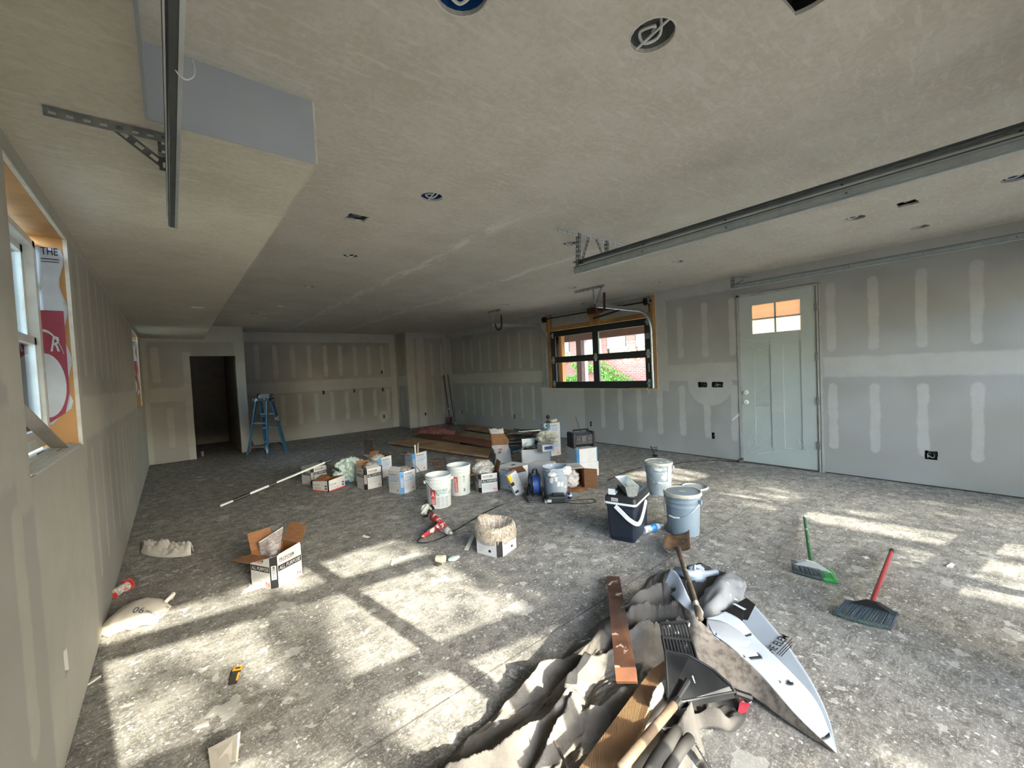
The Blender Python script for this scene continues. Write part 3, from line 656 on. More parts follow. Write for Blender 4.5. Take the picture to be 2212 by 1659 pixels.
# hangers of the two tracks
t = thing('track_hanger', 'white-splashed ceiling hanger above the right roll-up window track', 'bracket', (0, 0, 0))
mb = MB(); angle(mb, (5.05, 4.38, 2.736), (5.05, 3.80, 2.736), .035, (0, 0, -1), (1, 0, 0)); mb.build('ceiling_angle', galv, t)
mb = MB(); perf(mb, (5.03, 3.99, 2.73), (5.03, 3.99, 2.42), .032, (1, 0, 0)); mb.build('drop_strap', galv, t)
mb = MB(); perf(mb, (5.03, 3.82, 2.73), (5.03, 3.97, 2.43), .032, (1, 0, 0)); mb.build('brace', galv, t)
t = thing('track_hanger', 'ceiling hanger above the left roll-up window track', 'bracket', (0, 0, 0))
mb = MB(); angle(mb, (5.04, 6.72, 2.736), (5.04, 6.30, 2.736), .035, (0, 0, -1), (1, 0, 0)); mb.build('ceiling_angle', galv, t)
mb = MB(); perf(mb, (5.0, 6.43, 2.73), (4.93, 6.43, 2.44), .035, (1, 0, 0)); mb.build('drop_strap', plaswh, t)
mb = MB(); perf(mb, (5.03, 6.66, 2.72), (4.94, 6.45, 2.46), .025, (1, 0, 0)); mb.build('brace', galv, t)
# spring bumpers
bumpm = M('dark_red_steel', '3a1416', .5, c2='5a1a1c', sc=6)
for (yy, lab) in ((6.36, 'hooked dark red strap hanging at the left roll-up window track'), (3.90, 'dark red strap standing by the right roll-up window track')):
    mb = MB(); X = 4.92; pts = [(X+.02, yy, 2.45), (X+.03, yy-.02, 2.36), (X+.05, yy-.07, 2.325), (X+.07, yy-.12, 2.36), (X+.07, yy-.135, 2.43), (X+.07, yy-.14, 2.60)]
    pts = catmull(pts, 4)
    for a, c in zip(pts, pts[1:]): mb.beam(a, c+(c-a)*.15, .035, .012, (1, 0, 0))
    tag(mb.build('track_bumper', bumpm), lab, 'bumper')
# torsion shaft
t = thing('torsion_shaft', 'black torsion shaft with springs and drums above the roll-up window', 'shaft', (0, 0, 0))
MB().tube([(6.33, 6.46, 2.60), (6.33, 3.80, 2.585)], .013, 10).build('rod', black, t)
for yy in (6.40, 3.90):
    mb = MB(); T = Matrix.Translation((6.33, yy, 2.59)) @ Matrix.Rotation(PI/2, 4, 'X'); mb.T = T
    mb.lathe([(.02, -.03), (.06, -.03), (.065, -.02), (.045, -.015), (.045, .02), (.06, .03), (.02, .03)], 20); mb.build('cable_drum', black, t, smooth='auto')
MB().box(6.30, XR, 6.425, 6.45, 2.55, 2.64).build('end_plate', galv, t); MB().box(6.30, XR, 3.835, 3.86, 2.55, 2.64).build('end_plate', galv, t)
MB().box(6.295, 6.40, 5.03, 5.17, 2.545, 2.65).build('center_plate', M('rusty_bracket', '4a2f22', .6, .3), t)
mb = MB(); pts = []
for k in range(34*8): a = k/8*2*PI; pts.append((6.33+.028*math.cos(a), 5.0-.0165*k/8, 2.587+.028*math.sin(a)))
mb.tube(pts, .0065, 5); mb.build('spring', black, t)
mb = MB(); [mb.beam((6.20, 4.95+.0, 2.43), (6.2, 4.35, 2.50), .02, .03) for _ in (0,)]; mb.build('strut', black, t)
# loose end of cable
mb = MB(); mb.tube(catmull([(6.36, 3.93, 1.12), (6.35, 3.96, 1.08), (6.36, 3.92, 1.03), (6.35, 3.95, 1.00)], 5), .004, 5); mb.build('loose_cable', plaswh, t)
# ---------------------------------------------------------------- entry door
t = thing('door_1', None, None, (XR, 0, 0), 0, kind='structure')
dw = M('white_door_under_film', 'aeb4ae', .38, c2='a5aba6', sc=2, bump=.05)
dl, dr_ = 2.452, 1.535    # slab left / right edges (y)
fr = MB(); fr.box(-.01, .11, 2.455, 2.489, 0.0, 2.455); fr.box(-.012, .11, 1.476, 1.528, .0, 2.455); fr.box(-.01, .11, 1.476, 2.489, 2.425, 2.455); fr.build('frame', M('door_jamb_white', 'a8a79f', .6), t)
dk = MB(); dk.box(-.0145, .02, 1.4985, 1.5025, .0, 2.45); dk.box(-.0145, .0, 1.476, 2.2, 2.4495, 2.4515); dk.box(-.013, .02, 1.5275, 1.5345, 0, 2.425); dk.build('weather_gap', M('brown_gap', '3a2c20', .9), t)
slab_h = [[(-2.285, 1.875), (-1.70, 1.875), (-1.70, 2.285), (-2.285, 2.285)]]
pnl = [(-2.275, -2.065), (-1.915, -1.705)]
hol = slab_h+[[(a, .27), (b_, .27), (b_, 1.745), (a, 1.745)] for a, b_ in pnl]
sl = plate('slab', (.0-.004, 0, 0), (0, -1, 0), (0, 0, 1), [(-dl, .018), (-dr_, .018), (-dr_, 2.42), (-dl, 2.42)], hol, .042, dw, par=t)
for a, b_ in pnl: MB().box(.006, .03, -b_-.0, -a+.0, .27, 1.745).build('recessed_panel', dw, t)
MB().box(.008, .02, 1.70, 2.285, 2.07, 2.088).build('muntin', dw, t); MB().box(-.002, .022, 1.985, 2.006, 1.875, 2.285).build('muntin', dw, t); MB().box(-.002, .022, 1.70, 2.285, 2.07, 2.089).build('muntin', dw, t)
frost = NT('frosted_pane'); a_ = frost.n('ShaderNodeBsdfTranslucent'); a_.inputs[0].default_value = lin('d6ccb8'); b_ = frost.n('ShaderNodeBsdfGlossy'); b_.inputs['Roughness'].default_value = .2
c_ = frost.n('ShaderNodeBsdfTransparent'); c_.inputs[0].default_value = lin('c6b8a6'); m1_ = frost.n('ShaderNodeMixShader'); m1_.inputs[0].default_value = .55; frost.t.links.new(a_.outputs[0], m1_.inputs[1]); frost.t.links.new(c_.outputs[0], m1_.inputs[2]); m2_ = frost.n('ShaderNodeMixShader'); m2_.inputs[0].default_value = .05; frost.t.links.new(m1_.outputs[0], m2_.inputs[1]); frost.t.links.new(b_.outputs[0], m2_.inputs[2]); frost.t.links.new(m2_.outputs[0], frost.out.inputs[0])
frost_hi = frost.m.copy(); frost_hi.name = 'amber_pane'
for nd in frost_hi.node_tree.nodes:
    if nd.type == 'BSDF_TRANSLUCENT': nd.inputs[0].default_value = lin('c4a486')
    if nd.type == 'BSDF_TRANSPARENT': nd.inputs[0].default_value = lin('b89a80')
for (ya, yb) in ((1.70, 1.985), (2.006, 2.285)):
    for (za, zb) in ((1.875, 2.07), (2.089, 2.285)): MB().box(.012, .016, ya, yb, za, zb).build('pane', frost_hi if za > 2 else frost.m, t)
wt = M('lite_edge', 'e4dcc8', .4)
for z in (.89, 1.035):
    mb = MB(); mb.T = Matrix.Translation((-.004, 2.395, z)) @ Matrix.Rotation(-PI/2, 4, 'Y'); mb.lathe([(.034, 0), (.034, .012), (.028, .02), (.012, .022), (.0, .022)], 20); mb.build('lock', M('masked_lock', 'd8d6cc', .5), t, smooth='auto')
for z in (.30, .88, 1.46, 2.10): MB().box(-.02, .0, 1.515, 1.545, z, z+.10).build('hinge', galv_d, t)
# clear film taped over the door with wrinkles
mb = MB()
rr = random.Random(4)
for k in range(24):   # raised wrinkles fanning out of the taped corners
    cx, cz, a0, a1, L0 = rr.choice([(2.44, .10, .2, 1.45, .55), (2.44, .9, -.3, .9, .45), (2.44, 1.80, -.6, 0.1, .6), (1.56, .12, 1.9, 2.9, .35), (1.56, 2.2, 3.5, 4.2, .2), (2.2, 1.76, -.5, -.2, .5)])
    a = rr.uniform(a0, a1); L = L0*rr.uniform(.4, 1); s0 = rr.uniform(.03, .2)
    p = V((-.0085, cz*0+cx-math.cos(a)*s0, cz+math.sin(a)*s0)); q = V((-.0085, cx-math.cos(a)*(s0+L), cz+math.sin(a)*(s0+L)))
    if q.y < 1.56 or q.y > 2.45 or q.z < .05 or q.z > 2.4: continue
    mb.beam(p, q, .004, .002, (1, 0, 0), .0015, .001)
mb.build('film_wrinkle', M('film_highlight', 'c9cec8', .3), t)
ths = M('threshold', '4b4238', .7)
MB().box(-.03, .1, 1.53, 2.45, 0.0, .016).build('threshold', ths, t)
# blue floor glow under the door is real daylight: the opening is left under the slab edge
mb = MB(); mb.hexa([(-.003, 2.495, .69), (-.003, 2.60, .60), (-.003, 2.60, .625), (-.003, 2.495, .73), (-.0005, 2.495, .69), (-.0005, 2.60, .60), (-.0005, 2.60, .625), (-.0005, 2.495, .73)]); mb.build('compound_smear', M('bright_mud', 'd6d4cd', .8), t)
# ---------------------------------------------------------------- electrical boxes
wirew = M('white_cable', 'c9c9c4', .5); wirek = M('black_cable', '17171a', .5)
def elec_box(P, U, w, h, label, blue=False, seed=1, n=3):
    P, U = V(P), V(U).normalized(); up_ = V((0, 0, 1)); nn = U.cross(up_)
    t = thing('electrical_box', label, 'outlet box', P)
    mb = MB(); w2, h2 = w/2-.004, h/2-.004
    c = [U*a+up_*b for a, b in ((-w2, -h2), (w2, -h2), (w2, h2), (-w2, h2))]; f0 = [q-nn*.0135 for q in c]; f1 = [q-nn*.07 for q in c]
    mb.add(f0+f1, [(4, 5, 6, 7), (0, 1, 5, 4), (1, 2, 6, 5), (2, 3, 7, 6), (3, 0, 4, 7)]); mb.build('box', M('box_blue', '1c3d78', .5) if blue else black, t)
    rr = random.Random(seed)
    for k in range(n):
        a = rr.uniform(-w2*.7, w2*.7); pts = catmull([U*a-nn*.06+up_*rr.uniform(-.5, .5)*h, U*(a+rr.uniform(-.01, .01))-nn*.02+up_*rr.uniform(-.3, .3)*h, U*rr.uniform(-w2*.8, w2*.8)-nn*.025+up_*rr.uniform(-.3, .3)*h], 4)
        MB().tube(pts, .0035, 5).build('cable', rr.choice([wirew, wirek, M('grey_cable', '8b8b8b', .5)]), t)
lab_r = ['low outlet box on the right wall nearest the back corner', 'low outlet box on the right wall behind the lumber', 'low outlet box on the right wall below the roll-up window', 'low outlet box on the right wall left of the white door', 'square low outlet box with wires right of the white door', 'wide switch box with loose wires, the right one beside the door', 'wide switch box with loose wires, the left one beside the door']
right_boxes[5], right_boxes[6] = (3.03, 1.15, .145, .085), (2.80, 1.15, .17, .085)
lab_r[5], lab_r[6] = lab_r[6], lab_r[5]
for i, (y, z, w, h) in enumerate(right_boxes): elec_box((XR, y, z), (0, -1, 0), w, h, lab_r[i], seed=i+1, n=2 if w < .08 else 6)
lab_b = ['outlet box above the wall joint, highest on the back wall', 'outlet box below the joint, left of three on the back wall', 'outlet box below the joint, middle of three on the back wall', 'outlet box below the joint, right of three on the back wall', 'low outlet box in the round mud patch on the back wall']
for i, (x, z, w, h) in enumerate(back_boxes): elec_box((x, YB, z), (1, 0, 0), w, h, lab_b[i], seed=i+11, n=1)
elec_box((5.625, 10.75, .37), (1, 0, 0), .05, .08, 'low outlet box on the projecting corner chase', seed=31, n=1)
elec_box((5.13, 11.155, 1.14), (0, -1, 0), .05, .10, 'outlet box on the side of the corner chase', seed=32, n=1)
elec_box((XL, 2.585, .355), (0, 1, 0), .07, .11, 'mud-smeared outlet box low on the near left wall', seed=33, n=2)
# ---------------------------------------------------------------- ceiling light cans and duct openings
canb = M('blue_junction_box', '15437c', .45); cang = M('steel_can', '8c8e8e', .4, .6); canw = M('dark_junction_box', '2a2c30', .6)
desc = {'b': 'blue', 'g': 'steel', 'w': 'dark'}
where = ['nearest the viewer at the top edge', 'large, right of the one cut by the top edge', 'midway over the left bay beyond the soffit corner', 'left bay, just past the torn duct opening', 'beside the doubled track hanger', 'left bay, fourth one along the soffit',
         'left bay, fifth one along the soffit', 'left bay, last one before the back wall', 'middle bay towards the back wall', 'right bay, left of the roll-up window', 'right bay, beyond the door above its left side', 'right bay, between doubled track and door',
         'right bay, left of the square duct opening', 'right bay, next to the wall track', 'at the right edge of the view', 'right bay, in front of the roll-up window hanger']
for i, (x, y, r, k) in enumerate(can_pts):
    t = thing('ceiling_light_box', 'open round %s ceiling light box, %s' % (desc[k], where[i]), 'ceiling box', (x, y, H))
    mb = MB(); mb.lathe([(r-.001, .0165), (r-.006, .10), (0, .10)], 20, caps=(0, 0)); mb.build('can', {'b': canb, 'g': cang, 'w': canw}[k], t)
    mb = MB(); mb.lathe([(r+.001, -.001), (r+.005, -.0022), (r+.007, -.0002)], 20, caps=(0, 0)); mb.build('compound_edge', mudw, t) if i in (1, 2, 0) else None
    rr = random.Random(i)
    if r > .069:
        pts = catmull([(rr.uniform(-r, r)*.6, -r*.7, .05), (r*.5, -r*.1, .02), (r*.3, r*.6, .015), (-r*.4, r*.4, .02), (-r*.3, -r*.3, .01), (r*.2, r*.1, .03)], 5)
        MB().tube(pts, .0055, 6).build('cable', wirew, t)
        MB().tube([(-r*.2, -r*.95, .004), (.1*r, r*.9, .002)], .005, 6).build('cable', wirew, t) if i in (1, 2) else None
ductm = M('duct_metal', '6a6f70', .5, .5)
wl = ['ragged dark duct opening cut by the top edge of the view', 'torn duct opening with metal boot over the left bay', 'rectangular duct opening over the right bay', 'small dark duct opening near the back wall', 'slim duct opening just in front of the roll-up window']
for i, (x, y, w, h, s_) in enumerate(vent_pts):
    t = thing('duct_opening', wl[i], 'duct opening', (x, y, H))
    mb = MB(); a, c = w/2+.004, h/2+.004
    mb.add([(-a, -c, .017), (a, -c, .017), (a, c, .017), (-a, c, .017), (-a, -c, .2), (a, -c, .2), (a, c, .2), (-a, c, .2)], [(7, 6, 5, 4), (0, 1, 5, 4), (1, 2, 6, 5), (2, 3, 7, 6), (3, 0, 4, 7)])
    mb.build('boot', dark if i != 1 else ductm, t)
    if i in (1, 2):
        mb = MB(); mb.beam((-a*.9, -c*.8, .01), (a*.4, -c*.9, .012), .012, .003); mb.beam((-a*.9, -c*.8, .012), (-a*.9, c*.5, .012), .012, .003)
        mb.hexa([(-.05, -.03, .02), (.0, -.045, .02), (.04, .02, .02), (-.02, .03, .02), (-.05, -.03, .1), (.0, -.04, .12), (.04, .02, .12), (-.02, .03, .1)]); mb.build('flange', galv_d, t)
# ---------------------------------------------------------------- overhead tracks for the two street doors
trm = M('track_steel', '9ea4a5', .45, .45, c2='868c8d', sc=12, bump=.05)
def overhead(label, x, z, yend, side, holes=True, ang=True):
    t = thing('door_track', label, 'door track', (0, 0, 0))
    R_ = .34; yd = -.03-.165*x*1.0; yb = yd+R_
    path = [(x, yend, z), (x, (yend+yb)/2, z), (x, yb, z)]+arc((x, yb, z-R_), R_, PI/2, PI, (0, 1, 0), (0, 0, 1))[1:]+[(x, yd, .1)]
    mb = MB(); sweep(mb, track_prof(.06, .03), path, (side, 0, 0), .002); mb.build('rail', trm, t)
    lip = M('lit_lip', 'c9cfd0', .3, .5)
    for e, m_ in ((-1, lip), (1, M('shaded_lip', '4b5052', .5, .5))):  # bright below and dark above: light on the steel put into colour
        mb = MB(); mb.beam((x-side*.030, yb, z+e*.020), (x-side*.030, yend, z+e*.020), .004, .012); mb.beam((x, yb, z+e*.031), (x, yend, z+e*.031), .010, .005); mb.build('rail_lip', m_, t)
    if ang:
        mb = MB(); mb.box(x-side*.004-.001, x-side*.004+.001, yb-.1, yend-.02, z+.028, z+.062); mb.box(min(x-side*.004, x-side*.03), max(x-side*.004, x-side*.03), yb-.1, yend-.02, z+.060, z+.062); mb.build('stiffener_angle', trm, t)
    k = yend-.08
    while k > yb+.1: MB().tube([(x+side*.007, k, z), (x-side*.0075, k, z)], .006, 8).build('bolt', M('zinc_bolt', '5c6062', .4, .8), t); k -= .62
    return t
_k = trm; trm = M('dark_track_steel', '5d6163', .45, .6, c2='4a4d4f', sc=12); tl = overhead('dark steel overhead track hanging under the soffit at the left', .062, 2.325, 2.60, 1, ang=True)
trm = _k; tm1 = overhead('lower of the two doubled overhead tracks across the ceiling', 2.85, 2.385, 2.47, -1, ang=False)
tm2 = overhead('upper of the two doubled overhead tracks across the ceiling', 2.91, 2.455, 2.50, 1, ang=False)
tr_ = overhead('single overhead track running high along the right wall', 6.17, 2.545, 2.46, -1, ang=False)
t = thing('track_hanger', 'perforated steel hanger under the soffit with a muddy diagonal brace', 'bracket', (0, 0, 0))
mb = MB(); angle(mb, (-.275, 2.03, ZS-.002), (.055, 2.012, ZS-.002), .034, (0, 0, -1), (0, 1, 0)); mb.build('ceiling_angle', galv, t)
mb = MB(); perf(mb, (.03, 2.02, ZS-.01), (.03, 2.02, 2.33), .036, (0, 1, 0)); mb.build('drop_strap', galv_d, t)
mb = MB(); perf(mb, (-.10, 2.025, ZS-.02), (.02, 2.028, 2.36), .03, (0, 1, 0)); mb.build('brace', galv_d, t)
MB().tube([(.01, 2.01, 2.385), (.055, 2.01, 2.385)], .008, 8).build('bolt', trm, t)
mb = MB(); mb.tube(catmull([(.035, 1.30, 2.37), (.05, 1.30, 2.30), (.07, 1.31, 2.285), (.09, 1.32, 2.31), (.09, 1.34, 2.36)], 4), .0022, 5); tag(mb.build('tie_string', plaswh), 'thin white string looped round the left overhead track', 'string')
t = thing('track_hanger', 'white painted perforated hanger carrying the doubled tracks', 'bracket', (0, 0, 0))
mb = MB(); angle(mb, (2.655, 2.45, H-.002), (3.70, 2.45, H-.002), .036, (0, 0, -1), (0, 1, 0)); mb.build('ceiling_angle', M('mud_splashed_steel', 'b9bab8', .6, .2, c2='8d9091', sc=25), t)
for (xa, xb, m_, zz) in ((2.90, 2.87, 0, 2.40), (3.31, 3.31, 2, 2.50)):
    mb = MB(); angle(mb, (xa, 2.44, H-.01), (xb, 2.44, zz), .030, (1, 0, 0), (0, 1, 0)); mb.build('drop_strap', galv_d, t)
mb = MB(); perf(mb, (3.04, 2.44, H-.03), (2.91, 2.44, 2.44), .028, (0, 1, 0)); mb.build('brace', galv_d, t)
mb = MB(); perf(mb, (3.15, 2.44, H-.03), (3.27, 2.44, 2.52), .028, (0, 1, 0)); mb.build('brace', galv_d, t)
t = thing('track_hanger', 'small hanger joining the right wall track to the ceiling corner', 'bracket', (0, 0, 0))
mb = MB(); angle(mb, (6.15, 2.41, H-.06), (6.15, 2.41, 2.54), .034, (1, 0, 0), (0, 1, 0)); mb.beam((6.13, 2.42, H-.055), (6.42, 2.30, H-.055), .02, .004); mb.build('drop_strap', galv_d, t)
mb = MB(); perf(mb, (6.34, 2.35, H-.09), (6.19, 2.40, 2.58), .026, (0, 1, 0)); mb.build('brace', galv_d, t)
# ================================================================ THINGS ON THE FLOOR
def R3(a): return Matrix.Rotation(a, 3, 'Z')
boxin = M('brown_carton_inside', '74481f', .85, c2='5d3817', sc=10)
def carton(name, label, cpos, ang, h, style, group=None, top='open', half=.138, ch=.036, flaps=(), z=0., prints=True, cut=None, seed=1):
    """joint-compound carton: square with chamfered corners. local -Y and -X faces carry the print"""
    t = thing(name, label, 'carton', (cpos[0], cpos[1], z), ang, group); a, c = half, half-ch
    octo = [(-c, -a), (c, -a), (a, -c), (a, c), (c, a), (-c, a), (-a, c), (-a, -c)]
    w = .0035; sc = (a-w)/a; inn = [(x*sc, y*sc) for x, y in octo]
    rr = random.Random(seed)
    hh = [h+(rr.uniform(-.006, .006) if top != 'closed' else 0) for _ in octo]
    if cut: hh = cut
    n = 8; ob = MB(); vs = [(x, y, 0) for x, y in octo]+[(x, y, q) for (x, y), q in zip(octo, hh)]
    ob.add(vs, [(i, (i+1) % n, n+(i+1) % n, n+i) for i in range(n)]+[tuple(range(n-1, -1, -1))])
    if top == 'closed': ob.add([(x, y, q) for (x, y), q in zip(octo, hh)], [tuple(range(n))])
    ob.build('body', white_card, t)
    if top != 'closed':
        ib = MB(); vs = [(x, y, .004) for x, y in inn]+[(x, y, q) for (x, y), q in zip(inn, hh)]+[(x, y, q) for (x, y), q in zip(octo, hh)]
        ib.add(vs, [((i+1) % n, i, n+i, n+(i+1) % n) for i in range(n)]+[(n+i, 2*n+i, 2*n+(i+1) % n, n+(i+1) % n) for i in range(n)]+[tuple(range(n))]); ib.build('lining', boxin, t)
    stripe = {'black': ink, 'blue': inkblue, 'plain': None, 'red': ink}[style]
    if stripe:
        cs = MB(); e = .0008
        for i in (1, 3, 5, 7):
            (x0, y0), (x1, y1) = octo[i], octo[(i+1) % 8]; d = V((x1-x0, y1-y0, 0)).normalized(); nn = V((d.y, -d.x, 0))*e
            p0, p1 = V((x0, y0, 0))+nn, V((x1, y1, 0))+nn
            cs = MB(); cs.add([p0+V((0, 0, .001)), p1+V((0, 0, .001)), p1+V((0, 0, hh[(i+1) % 8]-.001)), p0+V((0, 0, hh[i]-.001))], [(0, 1, 2, 3)])
            if style != 'red': cs.build('corner_stripe', stripe, t)
    if prints:
        hm_ = min(hh)
        faces = [(V((-c, -a, 0)), V((1, 0, 0)), 2*c), (V((-a, c, 0)), V((0, -1, 0)), 2*c)]
        pk, pw, pg, pc, pr_ = MB(), MB(), MB(), MB(), MB(); Z = V((0, 0, 1))
        for fi, (O, U, wd) in enumerate(faces):
            hf = h if not cut else hm_
            if style == 'black' and hf > .15:
                put_text(pk, 'PROFORM', O+U*.015+Z*(hf-.045), U, Z, wd*.62, .024, .15, .001); put_rect(pr_, O, U, Z, .015, wd*.66, hf-.052, hf-.048, .001)
                put_rect(pk, O, U, Z, .004, wd-.004, hf-.115, hf-.072, .0008); put_text(pw, 'ALL PURPOSE', O+U*.012+Z*(hf-.107), U, Z, wd-.024, .027, .15, .0014)
                for k in range(6): put_rect(pg, O, U, Z, .012, wd*(.5+.12*((k*7) % 3)), hf-.135-.012*k, hf-.132-.012*k, .001)
                put_text(pr_, 'N', O+U*(wd-.048)+Z*.018, U, Z, .035, .03, 0, .001); put_rect(pr_, O, U, Z, wd-.05, wd-.012, .010, .014, .001)
            elif style == 'blue' and hf > .15:
                put_text(pk, 'ProForm', O+U*.015+Z*(hf-.055), U, Z, wd*.66, .030, .15, .001)
                put_text(pc, 'LITE BLUE', O+U*.012+Z*(hf-.115), U, Z, wd*.8, .036, .1, .001); put_rect(pc, O, U, Z, .012, wd*.82, hf-.072, hf-.067, .001); put_rect(pc, O, U, Z, .012, wd*.75, hf-.132, hf-.122, .001)
                for k in range(7): put_rect(pg, O, U, Z, .014, wd*(.45+.12*((k*5) % 3)), hf-.15-.014*k, hf-.146-.014*k, .001)
                put_rect(pr_, O, U, Z, wd*.7, wd*.78, .03, .055, .001)
            elif style == 'red':
                put_rect(pr_, O, U, Z, 0, wd, .0, .014, .001); put_text(pk, 'Ready-Mix' if fi == 0 else 'Drywall', O+U*.02+Z*.075, U, Z, wd*.4, .02, 0, .001)
                for k in range(3): put_rect(pg, O, U, Z, .03, wd*.55, .05-.012*k, .054-.012*k, .001)
                put_rect(pk, O, U, Z, wd*.8, wd*.93, .03, .05, .001); put_rect(pk, O, U, Z, wd*.8, wd*.93, .065, .085, .001)
            else:
                for k in range(3): put_rect(pg, O, U, Z, .02, wd*(.3+.1*k), .03+.015*k, .034+.015*k, .001)
                put_rect(pk, O, U, Z, wd*.6, wd*.72, .03, .05, .001)
        # vertical name on the near chamfer
        if style in ('black', 'blue') and h > .15:
            p0 = V((-a, -c, 0)); p1 = V((-c, -a, 0)); Uc = (p1-p0).normalized(); nn = Uc.cross(Z)
            wv = (p1-p0).length
            put_rect(pw if style == 'black' else pw, p0, Uc, Z, wv*.18, wv*.82, h*.28, h*.72, .0014)
            put_text(pk if style == 'black' else pc, 'PROFORM', p0+Uc*(wv*.72)+Z*(h*.30), Z, -Uc, h*.40, wv*.42, .15, .002)
        for mb, m_, nm in ((pk, ink, 'black_print'), (pw, white_card, 'white_lettering'), (pg, inkgrey, 'fine_print'), (pc, inkblue, 'blue_print'), (pr_, inkred, 'red_print')):
            if mb.v: mb.build(nm, m_, t)
    # flaps: (side index 0:-y 1:+x 2:+y 3:-x, open angle from vertical outwards, length)
    for (sd_, an, ln) in flaps:
        an = math.radians(an); base = [(V((-c, -a, h)), V((c, -a, h)), V((0, -1, 0))), (V((a, -c, h)), V((a, c, h)), V((1, 0, 0))), (V((c, a, h)), V((-c, a, h)), V((0, 1, 0))), (V((-a, c, h)), V((-a, -c, h)), V((-1, 0, 0)))][sd_]
        p, q, o_ = base; d = V((0, 0, 1))*math.cos(an)+o_*math.sin(an); ax = (q-p).normalized(); nn = ax.cross(d)
        f = MB(); k = .012; j = rr.uniform(.0, .03)
        qs = [p, q, q+d*ln-ax*k, p+d*(ln-j)+ax*k]
        outer = [v+nn*.0015 for v in qs]; inner = [v-nn*.0015 for v in qs]
        f.cur = 0; f.add(outer, [(0, 1, 2, 3)]); f.cur = 1; f.add(inner, [(3, 2, 1, 0)]); f.add(outer+inner, [(1, 0, 4, 5), (2, 1, 5, 6), (3, 2, 6, 7), (0, 3, 7, 4)])
        f.build('flap', [white_card, kraft], t)
    return t
def crumple(mb, c, rad, seed, n=26, m=16, amp=.28, fr=5., zmin=.002, squash=1.0, topopen=False):
    """crinkled closed sheet: ridged noise over an ellipsoid, sitting on zmin"""
    c = V(c); rows = []
    for i in range(m+1):
        th = PI*i/m
        row = []
        for j in range(n+1):
            ph = 2*PI*(j % n)/n; d = V((math.sin(th)*math.cos(ph), math.sin(th)*math.sin(ph), math.cos(th)))
            r = 1+amp*(1-2*abs(N3(d*fr/3, 1, seed)))+amp*.4*(1-2*abs(N3(d*fr, 1, seed+3)))-amp*.6
            p = V((c.x+d.x*rad[0]*r, c.y+d.y*rad[1]*r, c.z+d.z*rad[2]*r)); p.z = max(p.z, zmin+.002*abs(d.x)); row.append(p)
        rows.append(row)
    mb.grid(rows)
def bag_in_box(t, c, rad, seed, mat=film, amp=.35):
    mb = MB(); crumple(mb, c, rad, seed, amp=amp, zmin=.01); mb.build('plastic_liner', mat, t, smooth=True)
# --- near open box
def near_corner(px, py, ang, half=.138, ch=.036):
    """centre of a box whose near chamfer stands on this floor point"""
    p = at(px, py) if not isinstance(px, V) else px
    k = half-ch/2; return p + R3(ang) @ V((k, k, 0))
A = math.radians(28); cc = near_corner(594, 1271, A)
b1 = carton('open_carton', 'open white and black carton with spread brown flaps, nearest on the floor', cc, A, .232, 'black', flaps=((0, 8, .03), (1, 30, .15), (2, 22, .14), (3, 80, .15)), seed=2)
L = b1.location; LI = Matrix.Rotation(-math.radians(28), 3, 'Z')
tl_, tr2, br2, bl_ = [LI @ (at(px, py, z)-L) for px, py, z in ((559, 1172, .30), (611, 1139, .34), (603, 1202, .17), (562, 1206, .15))]
rows = []
for i in range(15):
    u = i/14; rows.append([bl_.lerp(br2, u).lerp(tl_.lerp(tr2, u), w/11)+V((1, .5, 0))*(.016*N3((u*5, w/11*4, 3))+.012*math.sin(u*9)) for w in range(12)])
mb = MB(); mb.grid(rows, .0015); mb.build('plastic_liner', plastic_film('smoky_film', '8c8482', .85, .3), b1, smooth=True)
mb = MB(); mb.tube([tl_, tl_.lerp(tr2, .5), tr2], .004, 6); mb.build('liner_edge', plaswh, b1)
# --- low box with bag turned over its rim
A = math.radians(17); cc = near_corner(1080, 1204, A)
b2 = carton('carton_with_liner', 'low cut carton with a clear bag turned down over its rim', cc, A, .135, 'black', prints=True, top='open')
cut_t = b2
mb = MB(); rows = []
for k in range(9):
    q = k/8; rad = [.145, .168, .178, .170, .155, .150, .152, .145, .13][k]; z = [.085, .105, .15, .195, .225, .235, .21, .15, .08][k]
    if k > 5: rad = [.13, .115, .10][k-6]
    rows.append([(math.cos(a)*rad*(1+.10*N3((math.cos(a)*2, math.sin(a)*2, k*.4), 2.2)), math.sin(a)*rad*(1+.10*N3((math.cos(a)*3, math.sin(a)*3, k*.5), 2)), z+.018*N3((math.cos(a)*3, math.sin(a)*3, k), 1.5)+(.045*max(0, math.sin(a-.4)) if 2 < k < 7 else 0)) for a in [2*PI*j/44 for j in range(45)]])
mb.grid(rows); mb.build('plastic_liner', plastic_film('creamy_film', 'a89a88', .62, .35), b2, smooth=True)
mb = MB()
for k in range(15):
    a = 2*PI*k/15+.2; mb.tube(catmull([(math.cos(a)*.172, math.sin(a)*.172, .13), (math.cos(a+.06)*.165, math.sin(a+.06)*.165, .215), (math.cos(a+.1)*.135, math.sin(a+.1)*.135, .225+.04*max(0, math.sin(a-.4))), (math.cos(a+.1)*.10, math.sin(a+.1)*.10, .12)], 4), .0025, 4)
mb.build('liner_fold', plastic_film('film_sheen', 'e6e4df', .85), b2, smooth=True)
mb = MB(); crumple(mb, (0, 0, .05), (.10, .10, .05), 8, zmin=.01); mb.build('mud_residue', M('wet_compound', '9d927f', .6), b2, smooth=True)
